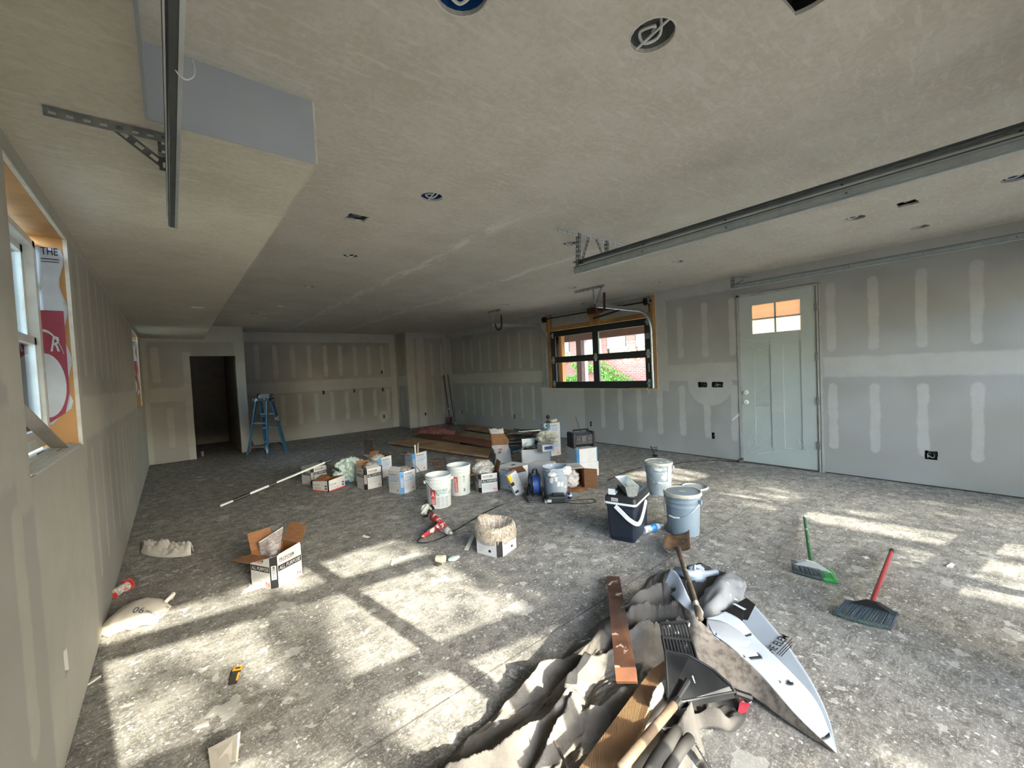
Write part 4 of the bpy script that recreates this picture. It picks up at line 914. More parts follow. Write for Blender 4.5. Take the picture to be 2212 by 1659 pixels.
# --- middle group
A = math.radians(27)
cc = near_corner(710, 1063, A, .15, .01)
b3 = carton('torn_carton', 'torn low white carton with a red band along its bottom', cc, A, .155, 'red', half=.150, ch=.010, top='open', cut=[.15, .16, .16, .12, .13, .12, .13, .15])
mb = MB(); mb.beam((-.151, -.15, 0.002), (-.151, -.15, .15), .012, .012, (1, 0, 0)); mb.build('corner_stripe', ink, b3)
mb = MB(); mb.beam((-.1, .1, .12), (.06, .13, .17), .12, .003); mb.build('torn_flap', kraft, b3)
cc = at(690, 1050)+V((.04, .18, 0)); A2 = math.radians(20)
carton('lidded_carton', 'closed white and black carton just behind the torn low one', cc+V((-.02, .12, 0)), A2, .25, 'black', top='closed', seed=4)
mb = MB(); crumple(mb, (0, 0, .15), (.20, .12, .17), 12, n=40, m=26, amp=.42, fr=6)
ob = mb.build('plastic_bag', film_g, None, smooth=True, loc=(1.95, 6.18, 0)); tag(ob, 'pale green translucent bag slumped between the torn and open cartons', 'bag')
mb = MB(); crumple(mb, (0, 0, .10), (.07, .06, .13), 15, amp=.3); ob = mb.build('plastic_bag', film_g, None, smooth=True, loc=(2.02, 5.93, 0)); tag(ob, 'smaller drooping end of clear bag beside the torn carton', 'bag')
mb = MB(); mb.T = Matrix.Translation((1.86, 6.05, .003)); mb.prism([(-.03, -.04), (.03, -.03), (.04, .03), (-.02, .04)], 0, .035); tag(mb.build('blue_scrap', inknavy), 'dark blue scrap at the foot of the green bag', 'scrap')
A = math.radians(6); cc = near_corner(791, 1058, A)
b4 = carton('open_carton', 'open white and black carton left of the two light blue cartons', cc, A, .275, 'black', flaps=((2, 40, .10), (3, 28, .06), (0, -70, .10)), seed=5)
bag_in_box(b4, (.03, .02, .27), (.09, .08, .06), 21)
A = math.radians(22); cc = at(822, 1034)+R3(A) @ V((.14, .14, 0))
b5 = carton('open_carton', 'open white and blue carton standing behind the black one', cc, A, .30, 'blue', flaps=((3, 55, .14), (2, -30, .1)), seed=6)
bag_in_box(b5, (-.10, -.04, .30), (.10, .09, .05), 22)
A = math.radians(20); cc = near_corner(870, 1067, A)
b6 = carton('open_carton', 'white and blue carton front and centre of the group, liner rolled over its top', cc, A, .285, 'blue', seed=7, flaps=((3, -40, .07),))
bag_in_box(b6, (.04, .02, .275), (.10, .10, .03), 23)
A = math.radians(8); cc = near_corner(896, 1021, A)
b7 = carton('tool_carton', 'white and blue carton holding long tools, farthest of the blue ones', cc, A, .30, 'blue', flaps=((3, 50, .06),), seed=8)
for k, (dx, dy, l, m_) in enumerate(((.0, .02, .40, plaswh), (.05, .03, .42, plaswh), (-.06, -.03, .37, galv), (.02, .07, .36, black))):
    tp = (cc.x+dx*1.3, cc.y+dy, l); mb = MB(); mb.beam((cc.x+dx*.4, cc.y+dy*.3, .01), tp, .022, .006); tag(mb.build('trowel_handle' if k < 2 else 'putty_knife', m_), ['left white handle sticking up from the farthest blue carton', 'right white handle sticking up from the farthest blue carton', 'steel blade leaning in the farthest blue carton', 'black handle low inside the farthest blue carton'][k], 'tool')
mb = MB(); mb.beam(V((cc.x-.28, cc.y+.02, .30)), V((cc.x-.04, cc.y+.02, .305)), .03, .02); tag(mb.build('black_float', black), 'black tool laid across the rim of the farthest blue carton', 'tool')
mb = MB(); mb.tube(catmull([at(890, 1000, .15), at(905, 1015, .28), at(925, 1050, .34), at(940, 1062, .36), at(944, 1068, .34)], 5), .004, 6); tag(mb.build('steel_rod', M('rusty_rod', '6d6a64', .5, .5)), 'thin steel rod leaning from the blue cartons onto the front bucket', 'rod')
A = math.radians(-22); cc = at(1037, 1065)+R3(A) @ V((.125, .125, 0))
b8 = carton('open_carton', 'white and black carton labelled all purpose beside the blue cord reel', cc, A, .235, 'black', flaps=((3, 95, .11), (2, 10, .13), (1, 15, .13)), seed=9)
bag_in_box(b8, (-.04, .02, .27), (.13, .10, .09), 25, amp=.4)
A = math.radians(8); cc = at(1115, 1058)+R3(A) @ V((-.02, .14, 0)); cc = at(1080, 1053)*.5+at(1112, 1060)*.5 + R3(A) @ V((.138, 0, 0))
b9 = carton('lidded_carton', 'white-topped blue carton between the all purpose carton and the reel', cc, A, .285, 'blue', top='closed', seed=10, half=.15)
mb = MB(); mb.prism([(-.03, -.02), (.03, -.02), (.03, .02), (-.03, .02)], .286, .288); mb.T = None; ob = mb.build('hand_hole', black, b9)
# brown flap piece lying on it
mb = MB(); mb.beam(at(1102, 1018, .26), at(1132, 1012, .31), .10, .005, (1, .2, .8)); tag(mb.build('cardboard_flap', kraft), 'brown cardboard flap leaning on the white-topped carton', 'cardboard')
# slim tilted joint tape box
t = thing('slim_tool_box', 'slim white box with yellow end leaning against the cord reel', 'box', at(1131, 1067)+V((-.03, .04, 0)), (0, math.radians(-22), math.radians(-12)))
MB().box(-.065, .065, -.03, .03, 0.0, .30).build('body', white_card, t)
mb = MB(); put_rect(mb, (-.065, -.03, 0), (1, 0, 0), (0, 0, 1), 0, .042, .20, .30, .001); mb.build('yellow_end', M('yellow_print', 'd9a818', .5), t)
mb = MB(); put_rect(mb, (-.065, -.03, 0), (1, 0, 0), (0, 0, 1), .0, .045, .15, .195, .001); put_rect(mb, (-.065, -.03, 0), (1, 0, 0), (0, 0, 1), .01, .06, .045, .075, .001); mb.build('black_print', ink, t)
mb = MB(); [put_rect(mb, (-.065, -.03, 0), (1, 0, 0), (0, 0, 1), .055, .12, .10+.02*k, .105+.02*k, .001) for k in range(9)]; mb.build('fine_print', inkgrey, t)
# white-topped box behind and scrap box, stack and radio boxes
carton('lidded_carton', 'white carton half hidden behind the grey bucket', V((3.72, 3.93, 0)), math.radians(12), .27, 'plain', top='closed', seed=11, half=.15)
sc_ = V((4.34, 4.72, 0))
bs = carton('scrap_carton', 'wide white carton overflowing with strips of corner bead and paper', sc_, math.radians(-40), .30, 'plain', seed=12, half=.22, ch=.01)
rr = random.Random(11)
for k in range(9):
    mb = MB(); a = rr.uniform(0, 6.3); c = sc_+V((rr.uniform(-.15, .15), rr.uniform(-.15, .15), .28+rr.uniform(0, .04))); d = V((math.cos(a), math.sin(a), rr.uniform(-.15, .8)))*rr.uniform(.08, .16)
    mb.beam(c-d, c+d, rr.uniform(.03, .07), .004, (0, .3, 1)); tag(mb.build('board_strip', rr.choice([plaswh, M('cream_scrap', 'aaa694', .8), galv])), 'offcut strip heaped in the wide white scrap carton', 'scrap', 'offcut strips in the scrap carton')
mb = MB(); crumple(mb, (0, 0, .07), (.16, .13, .10), 31, n=34, m=22, amp=.4, fr=7, zmin=-.05); ob = mb.build('paper_wad', M('cream_paper', 'b5b1a0', .7, c2='a29d8c', sc=6), None, smooth=False, loc=sc_+V((.16, -.10, .36))); tag(ob, 'crumpled cream masking paper on the right of the scrap carton', 'paper')
mb = MB(); mb.T = Matrix.Translation(sc_+V((-.02, .12, .36))) @ Euler((math.radians(75), 0, math.radians(-30))).to_matrix().to_4x4(); mb.box(-.11, .11, -.06, .06, 0, .006); t_ = mb.build('hawk_plate', plaswh); tag(t_, 'white plastic plate leaning above the scrap carton', 'plate')
mb = MB(); mb.beam(sc_+V((.0, -.02, .33)), sc_+V((.05, .0, .40)), .05, .02); tag(mb.build('black_clip', black), 'small black plastic clip on top of the scrap carton', 'clip')
sl_ = carton('small_carton', 'small white box with navy print resting on the scrap carton edge', V((4.25, 4.38, 0)), math.radians(-20), .10, 'plain', top='closed', z=.30, half=.10, ch=.008, prints=False, seed=13)
mb = MB(); put_rect(mb, (-.09, -.1, 0), (1, 0, 0), (0, 0, 1), .02, .15, .03, .075, .0012); mb.build('navy_print', inknavy, sl_)
A = math.radians(-10); cs_ = V((5.10, 5.12, 0))
carton('lidded_carton', 'blue and white carton, lower of the tall stack near the right wall', cs_, A, .285, 'blue', top='closed', seed=14, group=None)
carton('lidded_carton', 'blue and white carton, upper of the tall stack near the right wall', cs_, A, .285, 'blue', top='closed', z=.287, seed=15)
mb = MB(); mb.lathe([(.05, 0), (.055, .01), (.04, .02), (.018, .03), (.018, .06), (.0, .06)], 16); ob = mb.build('tape_gun', M('brass_tool', '6f5a30', .5, .4), None, loc=cs_+V((-.05, 0, .574)), smooth='auto'); tag(ob, 'brass and black tool head on top of the tall stack', 'tool')
mb = MB(); mb.lathe([(.0, 0), (.03, .012), (.036, .035), (.03, .06), (.0, .07)], 16); ob = mb.build('black_ball_handle', black, None, loc=cs_+V((-.05, 0, .636)), smooth=True); tag(ob, 'round black knob standing on the tall stack', 'knob')
mb = MB(); mb.T = Matrix.Translation(cs_+V((-.17, -.04, .53))) @ Matrix.Rotation(PI/2, 4, 'X'); mb.lathe([(.022, -.02), (.045, -.02), (.045, .02), (.022, .02), (.022, -.02)], 18); tag(mb.build('tape_roll', plaswh, None, smooth='auto'), 'white tape roll hanging at the left edge of the tall stack', 'tape roll')
mb = MB(); mb.tube([cs_+V((-.02, -.05, .598)), cs_+V((.13, -.02, .598))], .022, 12); tag(mb.build('tape_roll', plaswh, None, smooth='auto'), 'white roll lying along the top of the tall stack', 'tape roll')
rb = at(1255, 1035)+V((.22, .16, 0))
A = math.radians(-20)
carton('lidded_carton', 'white carton on the floor, lower of the two under the radio', rb, A, .20, 'plain', top='closed', half=.17, ch=.008, seed=16)
carton('lidded_carton', 'white carton with light blue side, directly under the radio', rb+V((.01, 0, 0)), A, .19, 'blue', top='closed', z=.202, half=.165, ch=.03, prints=False, seed=17)
# --- job-site radio
t = thing('jobsite_radio', 'black job-site radio with antenna on two cartons', 'radio', rb+V((0, 0, .394)), math.radians(-22))
mb = MB()
def rbox(mb, x0, x1, y0, y1, z0, z1, c=.02):
    """chamfered box"""
    P_ = [(x0+c, y0), (x1-c, y0), (x1, y0+c), (x1, y1-c), (x1-c, y1), (x0+c, y1), (x0, y1-c), (x0, y0+c)]
    I = [(x0+c+c*.4, y0+c*.6), (x1-c-c*.4, y0+c*.6), (x1-c*.6, y0+c+c*.4), (x1-c*.6, y1-c-c*.4), (x1-c-c*.4, y1-c*.6), (x0+c+c*.4, y1-c*.6), (x0+c*.6, y1-c-c*.4), (x0+c*.6, y0+c+c*.4)]
    n = 8; vs = [(x, y, z0) for x, y in I]+[(x, y, z0+c) for x, y in P_]+[(x, y, z1-c) for x, y in P_]+[(x, y, z1) for x, y in I]
    mb.add(vs, [tuple(range(7, -1, -1)), tuple(range(24, 32))]+[(k*8+i, k*8+(i+1) % 8, (k+1)*8+(i+1) % 8, (k+1)*8+i) for k in range(3) for i in range(8)])
rbox(mb, -.16, .16, -.09, .09, .02, .20, .03); mb.build('body', black, t)
for sx in (-1, 1):
    mb = MB(); rbox(mb, min(sx*.13, sx*.175), max(sx*.13, sx*.175), -.105, .105, .0, .215, .015); mb.build('roll_cage', M('black_rubber', '1a1b1d', .7), t)
    mb = MB(); mb.T = Matrix.Translation((sx*.085, -.092, .11)) @ Matrix.Rotation(PI/2, 4, 'X'); mb.lathe([(.042, 0), (.042, .006), (.034, .003), (.0, .008)], 20); mb.build('speaker', M('dark_grille', '26272a', .6), t)
MB().box(-.035, .035, -.096, -.088, .08, .16).build('display', M('radio_panel', '3a3d40', .3), t)
MB().tube([(-.12, 0, .215), (-.12, 0, .24), (.12, 0, .24), (.12, 0, .215)], .012, 8).build('handle', black, t)
MB().tube([(.02, .05, .2), (-.04, .06, .42)], .004, 6).build('antenna', black, t)
# --- tipped open carton with plastic
tb = at(1240, 1062)+V((.16, .22, 0))
t = thing('tipped_carton', 'brown carton tipped on its side with clear plastic spilling out', 'carton', tb, math.radians(-33))
mb = MB(); a = .165; d = .30; h = .25
for (x0, x1, y0, y1, z0, z1) in ((-a, a, -d/2, d/2, .0, .004), (-a, a, -d/2, d/2, h-.004, h), (-a, -a+.004, -d/2, d/2, .004, h-.004), (a-.004, a, -d/2, d/2, .004, h-.004), (-a+.004, a-.004, d/2-.004, d/2, .004, h-.004)): mb.box(x0, x1, y0, y1, z0, z1)
mb.build('body', kraft, t)
mb = MB(); mb.box(-a-.001, a+.001, -d/2, d/2, h, h+.002); mb.build('printed_side', white_card, t)
mb = MB(); put_rect(mb, (-a, -d/2, h+.002), (1, 0, 0), (0, 1, 0), .0, .09, .01, .2, .001); put_text(mb, 'ALL PURPOSE', (-.04, -.06, h+.002), (1, 0, 0), (0, 1, 0), .19, .035, .1, .001); mb.build('black_print', ink, t)
for (p, q, u) in (((a, -d/2, .002), (a, -d/2, h-.002), V((.13, -.09, 0))), ((-a, -d/2, .002), (-a, -d/2, h), V((-.03, -.12, -.0)))):
    p, q = V(p), V(q); mb = MB(); mb.hexa([p, p+u, p+u+V((.003, .003, 0)), p+V((.003, .003, 0)), q, q+u, q+u+V((.003, .003, 0)), q+V((.003, .003, 0))]); mb.build('flap', kraft, t)
mb = MB(); mb.grid([[(-a+x*2*a, -d/2-.14*y, .003+.006*math.sin(x*9+y*4)+.004) for x in (0, .25, .5, .75, 1)] for y in (0, .5, 1)], .003); mb.build('flap', kraft, t)
mb = MB(); crumple(mb, (-.03, -.08, .11), (.12, .12, .11), 41, n=36, m=24, amp=.4, fr=7, zmin=.012); mb.build('plastic_liner', plastic_film('grey_film', 'b5afab', .8, .3), t, smooth=True)
mb = MB(); mb.T = Matrix.Translation((.285, -.235, .19)) @ Matrix.Rotation(1.2, 4, 'X'); mb.lathe([(.03, -.008), (.04, -.008), (.04, .008), (.03, .008), (.03, -.008)], 18); tag(mb.build('tape_roll', plaswh, None), 'small white ring on the flap of the tipped carton', 'ring') if False else None
# --- torn paper sack
def sack(name, label, base, ang, w, dpt, h, seed, lean=(0, 0), mats=None):
    t = thing(name, label, 'sack', base, ang)
    rows = []; n = 28
    for i in range(15):
        u = i/14; row = []
        for j in range(n+1):
            a = 2*PI*(j % n)/n; ex = .45; cx = math.copysign(abs(math.cos(a))**ex, math.cos(a)); sy_ = math.copysign(abs(math.sin(a))**ex, math.sin(a))
            k = 1-.22*u+.10*math.sin(u*7+seed)+.26*N3((cx, sy_, u*2.5), 1.7, seed)+.10*N3((cx*2, sy_*2, u*8), 1.7, seed)
            row.append((cx*w/2*k+lean[0]*u*u, sy_*dpt/2*k*(1-.3*u)+lean[1]*u*u, h*u+(.05*N3((cx, sy_, 3), 1.5, seed) if i == 14 else 0)))
        rows.append(row)
    return t, rows
t, rows = sack('paper_sack', 'torn upright paper sack marked 45, white below and brown where torn', V((4.18, 5.34, 0)), math.radians(-38), .30, .16, .52, 3, lean=(-.10, 0))
mb = MB(); mb.grid(rows[:9], .002); mb.build('white_skin', M('white_sack_paper', 'aeaaa4', .7, c2='98948d', sc=6), t)
mb = MB(); mb.grid(rows[8:14], .002); mb.build('torn_brown_ply', kraft, t)
mb = MB(); mb.grid([[V(p)+V((0, 0, .0)) for p in rows[13]], [V(p)*1.03+V((0, 0, .02)) for p in rows[14]]], .002); mb.build('torn_rim', M('white_sack_paper', 'c6c2bc', .7), t)
mb = MB(); put_text(mb, '45', (-.03, -.099, .15), (.25, 0, 1), (-1, 0, .25), .09, .05, 0, .002); mb.build('lettering', inkred, t)
# --- buckets
mudspl = M('white_mud_splash', 'c9c7be', .8)
def bucket(name, label, c, mat, s=1.0, lid=False, handle=None, open_mat=None, hi=.365, z=0, extra=None):
    t = thing(name, label, 'bucket', (c[0], c[1], z))
    def r(z_): return .131+(.147-.131)*z_/.365
    pr = [(.128, 0), (.131, .004), (r(.24), .24), (r(.25)+.004, .252), (r(.25)+.004, .258), (r(.26), .262), (r(.29), .285), (r(.29)+.007, .292), (r(.29)+.007, .298), (r(.3), .302), (r(.33), .325), (r(.33)+.006, .331), (r(.33)+.006, .337), (r(.34), .341), (r(.35), .352), (.153, .354), (.154, .365), (.147, .367)]
    ins = [(.142, .362), (.139, .30), (.128, .02), (0, .018)]
    mb = MB(); mb.lathe(pr+([] if lid else ins), 40); mb.build('body', mat, t, smooth='auto')
    if lid:
        mb = MB(); mb.lathe([(.152, .341), (.155, .340), (.160, .345), (.160, .366), (.156, .374), (.146, .374), (.143, .366), (.03, .363), (.028, .368), (.015, .368), (.0, .366)], 40, caps=(0, 0)); mb.build('lid', lid, t, smooth='auto')
        for k in range(16): a = 2*PI*k/16; mb = MB(); mb.beam((math.cos(a)*.1595, math.sin(a)*.1595, .341), (math.cos(a)*.1605, math.sin(a)*.1605, .362), .006, .004); mb.build('lid_rib', lid, t)
    if handle is not None:
        ang, drop = handle; pts = []
        for k in range(17):
            u = k/16*PI; x = math.cos(u)*.160; y = -math.sin(u)*.160; zz = .30-math.sin(u)*.155*math.sin(drop); pts.append(R3(ang) @ V((x, y, zz)))
        MB().tube(pts, .0025, 6).build('bail', galv, t)
        mid = pts[7:10]; MB().tube([pts[7]*.5+pts[6]*.5, pts[8], pts[9]*.5+pts[10]*.5], .008, 8).build('grip', plaswh, t)
        for e in (pts[0], pts[-1]): mb = MB(); mb.T = Matrix.Translation(e) ; mb.box(-.014, .014, -.014, .014, -.018, .018); mb.build('bail_ear', mat, t)
    return t, r
def cyl_patch(r, a0, a1, z0, z1, off=.0012, n=8):
    return [[((r(z)+off)*math.cos(a0+(a1-a0)*k/n), (r(z)+off)*math.sin(a0+(a1-a0)*k/n), z) for z in (z0, z1)] for k in range(n+1)]
def wrap_text(mb, s_, r, a0, a1, z0, z1, shear=0):
    vs, fs = text_geo(s_, shear); mb.add([((r(z0+(z1-z0)*b)+.002)*math.cos(a0+(a1-a0)*a), (r(z0+(z1-z0)*b)+.002)*math.sin(a0+(a1-a0)*a), z0+(z1-z0)*b) for a, b in vs], fs)
wb = M('white_bucket_plastic', 'b6b9b4', .4, c2='a7aaa4', sc=4)
green = M('green_print', '3f7d66', .5)
VA = lambda c: math.atan2(-c[1], -c[0])     # bearing from the object back to the viewer
c = V((2.30, 4.17, 0)); va = VA(c)
t, r = bucket('plastic_bucket', 'white open bucket with red and green label, nearer of the white pair', c, wb, handle=(va+PI/2+.3, 1.15))
mb = MB(); mb.grid(cyl_patch(r, va-.75, va-.30, .05, .22)); mb.build('red_label', inkred, t)
mb = MB(); wrap_text(mb, 'A', r, va-.68, va-.38, .13, .20); [mb.grid(cyl_patch(r, va-.7, va-.36, .06+.015*k, .067+.015*k, .002, 3)) for k in range(4)]; mb.build('white_print', wb, t)
mb = MB(); wrap_text(mb, 'READY MIXED', r, va-.25, va+.75, .195, .22); mb.grid(cyl_patch(r, va-.25, va+.6, .18, .185)); wrap_text(mb, 'COMPOUND', r, va-.25, va+.5, .150, .172); mb.build('green_print', green, t)
mb = MB()
for q in range(3):
    for k in range(9): mb.grid(cyl_patch(r, va-.22+.36*q, va+.06+.36*q, .02+.013*k, .026+.013*k, .0015, 3))
mb.build('fine_print', inkgrey, t)
c = V((2.72, 4.40, 0)); va = VA(c)
t, r = bucket('plastic_bucket', 'white open bucket with a red vertical panel, farther of the white pair', c, wb)
mb = MB(); mb.grid(cyl_patch(r, va-.45, va-.12, .05, .24)); mb.build('red_label', inkred, t)
mb = MB(); wrap_text(mb, 'E', r, va-.4, va-.2, .17, .22); [mb.grid(cyl_patch(r, va-.4, va-.18, .06+.018*k, .069+.018*k, .002, 3)) for k in range(6)]; mb.build('white_print', wb, t)
mb = MB(); wrap_text(mb, '771', r, va+.35, va+.52, .16, .25); mb.grid(cyl_patch(r, va+.38, va+.55, .05, .09)); mb.build('grey_print', M('grey_blue_print', '5f6b78', .6), t)
gb = M('grey_splashed_plastic', '8b939a', .5, c2='7b848c', sc=5, splat='c6c6bf', sps=11, spt=.64)
c = V((3.42, 3.385, 0)); va = VA(c)
t, r = bucket('plastic_bucket', 'grey bucket with white mud splashes beside the blue cord reel', c, gb)
rr = random.Random(3); 
for k in range(5):
    a = va+rr.uniform(-.7, .7); z = rr.uniform(.17, .27); mb = MB(); mb.grid([[((r(z)+.003)*math.cos(a+dx), (r(z)+.003)*math.sin(a+dx), z+dz*rr.uniform(.6, 1)) for dz in (-.03, -.01, .012, .03)] for dx in (-.12, -.04, .05, .12)], .002); mb.build('mud_splash', mudspl, t)
mb = MB(); crumple(mb, (.05, -.135, .32), (.07, .04, .05), 5, amp=.3, zmin=.24); mb.build('mud_lump', mudspl, t, smooth=True)
mb = MB(); crumple(mb, (-.12, -.06, .30), (.05, .05, .03), 6, amp=.3, zmin=.2); mb.build('mud_lump', mudspl, t, smooth=True)
gb2 = M('chalky_grey_bucket', '8f989c', .6, c2='6f7c80', sc=9, amt=.9, splat='bdbdb2', sps=9, spt=.56)
c = V((4.335, 2.59, 0)); va = VA(c)
t, r = bucket('plastic_bucket', 'mud-streaked grey bucket with a caked lid, behind the lidded one', c, gb2, lid=M('caked_lid', 'a3a49a', .8, c2='7f807a', sc=12), handle=(va+PI/2+.2, 1.3))
mb = MB(); mb.grid([[((r(z)+.006+.004*N3((a*6, z*30, 1)))*math.cos(va+.95+a), (r(z)+.006+.004*N3((a*6, z*30, 1)))*math.sin(va+.95+a), z) for z in [.16+.02*k for k in range(11)]] for a in [-.22+.06*k for k in range(8)]], .003); mb.build('mud_smear', mudspl, t)
c = V((3.45, 1.835, 0)); va = VA(c)
t, r = bucket('plastic_bucket', 'blue-grey bucket closed with a pale dusty lid, next to the cooler', c, M('blue_grey_bucket', '76838e', .42, c2='6c7882', sc=3), lid=M('dusty_lid', 'aaa597', .6, c2='a9a08c', sc=10), handle=(va+PI/2-.5, 1.0))
# --- spare lid on the floor
t = thing('bucket_lid', 'grey slotted bucket lid lying flat behind the two grey buckets', 'lid', (4.78, 2.39, 0))
mb = MB(); mb.lathe([(.0, .004), (.125, .004), (.130, .018), (.150, .020), (.157, .012), (.157, .0)], 40); mb.build('disc', M('lid_grey', '9ea3a5', .5), t, smooth='auto')
for k in range(26): a = 2*PI*k/26; mb = MB(); mb.beam((math.cos(a)*.134, math.sin(a)*.134, .0215), (math.cos(a)*.150, math.sin(a)*.150, .0215), .012, .002); mb.build('slot', black, t)
# --- cooler
A = math.radians(16)
p0 = at(1372, 1176); t = thing('cool_box', 'dark navy upright cooler with white lid band and handle', 'cooler', p0+R3(A) @ V((.185, .115, 0))+V((0, 0, 0)), A)
navy = M('navy_plastic', '141b27', .42, c2='1a222f', sc=4, bump=.05)
mb = MB()
def rrect(w, d, c, n=4):
    out = []
    for (sx, sy_, a0) in ((1, -1, -PI/2), (1, 1, 0), (-1, 1, PI/2), (-1, -1, PI)):
        for k in range(n+1): a = a0+PI/2*k/n; out.append((sx*(w-c)+c*math.cos(a), sy_*(d-c)+c*math.sin(a)))
    return out
def loft(mb, secs, cap0=True, cap1=True):
    n = len(secs[0][0]); vs = [(x, y, z) for s_, z in secs for x, y in s_]; fs = []
    for i in range(len(secs)-1):
        for k in range(n): fs.append((i*n+k, i*n+(k+1) % n, (i+1)*n+(k+1) % n, (i+1)*n+k))
    if cap0: fs.append(tuple(range(n-1, -1, -1)))
    if cap1: fs.append(tuple((len(secs)-1)*n+k for k in range(n)))
    mb.add(vs, fs)
loft(mb, [(rrect(.175, .105, .03), 0), (rrect(.18, .11, .03), .02), (rrect(.182, .112, .03), .04), (rrect(.186, .116, .03), .045), (rrect(.198, .128, .03), .30), (rrect(.204, .134, .03), .305), (rrect(.206, .136, .03), .325)]); mb.build('body', navy, t, smooth='auto')
mb = MB(); loft(mb, [(rrect(.212, .142, .03), .327), (rrect(.213, .143, .03), .345)]); mb.build('white_band', M('white_band', 'd5d7d8', .35), t, smooth='auto')
mb = MB(); loft(mb, [(rrect(.210, .140, .03), .345), (rrect(.206, .136, .03), .385), (rrect(.19, .12, .03), .402), (rrect(.165, .095, .03), .402), (rrect(.16, .09, .02), .396)]); mb.build('lid', M('dusty_black_lid', '1e2022', .4, c2='34363a', sc=6), t, smooth='auto')
mb = MB(); pts = catmull([(-.216, .035, .315), (-.218, -.02, .27), (-.220, -.08, .22), (-.214, -.142, .19), (-.16, -.160, .195), (-.06, -.160, .25), (.03, -.156, .315)], 6)
rows = []
for i, p in enumerate(pts):
    d = (pts[min(i+1, len(pts)-1)]-pts[max(i-1, 0)]).normalized(); o_ = V((-1, 0, 0)).lerp(V((0, -1, 0)), min(1, max(0, (p.x+.214)/.05))).normalized(); bb = d.cross(o_).normalized()
    rows.append([p+bb*x*.016+o_*y*.007 for x, y in ((-1, -1), (1, -1), (1, 1), (-1, 1), (-1, -1))])
mb.grid(rows); mb.build('handle', M('white_band', 'd5d7d8', .35), t, smooth='auto')
mb = MB(); put_rect(mb, (-.2095, .07, .35), (0, -1, 0), (0, 0, 1), 0, .06, .004, .034, .003); mb.build('sticker', white_card, t); mb = MB(); put_text(mb, 'BALTIC', (-.2095, .06, .362), (0, -1, 0), (0, 0, 1), .04, .012, 0, .004) ; mb.build('sticker_print', ink, t)
cen = t.location.copy()
# --- steel mud pan on the cooler, and white end cap
t = thing('mud_pan', 'dented steel mud pan lying on the cooler lid', 'mud pan', cen+V((-.02, -.01, .403)), math.radians(50))
mb = MB(); out = [((-.17, -.04, 0), (.17, -.04, 0), (.17, .04, 0), (-.17, .04, 0)), ((-.18, -.06, .085), (.18, -.06, .085), (.18, .06, .085), (-.18, .06, .085)), ((-.176, -.056, .085), (.176, -.056, .085), (.176, .056, .085), (-.176, .056, .085)), ((-.166, -.037, .004), (.166, -.037, .004), (.166, .037, .004), (-.166, .037, .004))]
vs = [p for l in out for p in l]; mb.add(vs, [(3, 2, 1, 0), (12, 13, 14, 15)]+[(k*4+i, k*4+(i+1) % 4, (k+1)*4+(i+1) % 4, (k+1)*4+i) for k in range(3) for i in range(4)]); mb.build('pan', M('scuffed_steel', 'aaaca8', .3, .8, c2='d2d1ca', sc=14, bump=.3, splat='c7c6bd', sps=14, spt=.6), t)
mb = MB(); mb.T = Matrix.Translation(cen+V((-.165, .03, .405))) @ Matrix.Rotation(.4, 4, 'Z'); mb.box(-.05, .04, -.03, .03, 0, .012); mb.box(-.05, -.045, -.03, .03, .012, .05); tag(mb.build('angled_offcut', plaswh), 'small white angled plastic piece at the back of the cooler lid', 'plastic piece')
# --- water bottle
p = at(1412, 1155); t = thing('water_bottle', 'clear water bottle with blue label lying behind the shovel blade', 'bottle', p+V((.06, .05, .032)), (PI/2, 0, math.radians(75)))
clear = glass_mat('clear_plastic', (.92, .95, .97, 1)); mb = MB(); mb.lathe([(.028, -.10), (.032, -.095), (.032, .05), (.028, .075), (.012, .10), (.012, .115)], 18); mb.build('body', plastic_film('bottle_plastic', 'dfe6ea', .5, .1), t, smooth='auto')
mb = MB(); mb.lathe([(.0328, -.03), (.0328, .035)], 18, caps=(0, 0)); mb.build('label', M('blue_bottle_label', '1f5ba8', .4, c2='5fb5c9', sc=30), t, smooth=True)
mb = MB(); mb.lathe([(.014, .115), (.014, .13), (.0, .13)], 14); mb.build('cap', plaswh, t)
p = at(1235, 1078); t = thing('small_can', 'small dark blue can standing in front of the tipped carton', 'can', p+V((0, .03, 0)))
mb = MB(); mb.lathe([(.022, 0), (.025, .004), (.025, .075), (.022, .08), (.0, .078)], 16); mb.build('body', M('can_blue', '1c3260', .35), t, smooth='auto')
mb = MB(); mb.lathe([(.0255, .03), (.0255, .05)], 16, caps=(0, 0)); mb.build('band', plaswh, t, smooth=True)
# --- cord reel
rc = at(1160, 1080)+V((.03, .06, 0))
t = thing('cord_reel', 'blue extension cord on a black reel stand', 'cord reel', rc, math.radians(-30))
blue = M('blue_cord', '1d4080', .5, c2='14305f', sc=60)
mb = MB(); rd = .115
for cx in (-.045, .045):
    m2 = MB(); m2.T = Matrix.Translation((cx, 0, .165)) @ Matrix.Rotation(PI/2, 4, 'Y'); m2.lathe([(.118, -.007), (.135, -.007), (.138, 0), (.135, .007), (.118, .007), (.118, -.007)], 32); 
    for k in range(6):
        a = 2*PI*k/6; m2.beam((0, 0, 0), (math.cos(a)*.12, math.sin(a)*.12, 0), .014, .008)
    m2.build('reel_side', black, t, smooth='auto')
for lay, rr_ in enumerate((.075, .085, .095, .105)):
    pts = [(-.036+.072*(k/16 % 8)/8 if lay % 2 == 0 else .036-.072*(k/16 % 8)/8, rr_*math.cos(2*PI*k/16), .165+rr_*math.sin(2*PI*k/16)) for k in range(0, 127)]
    MB().tube(pts, .0055, 5).build('cord', blue, t, smooth=True)
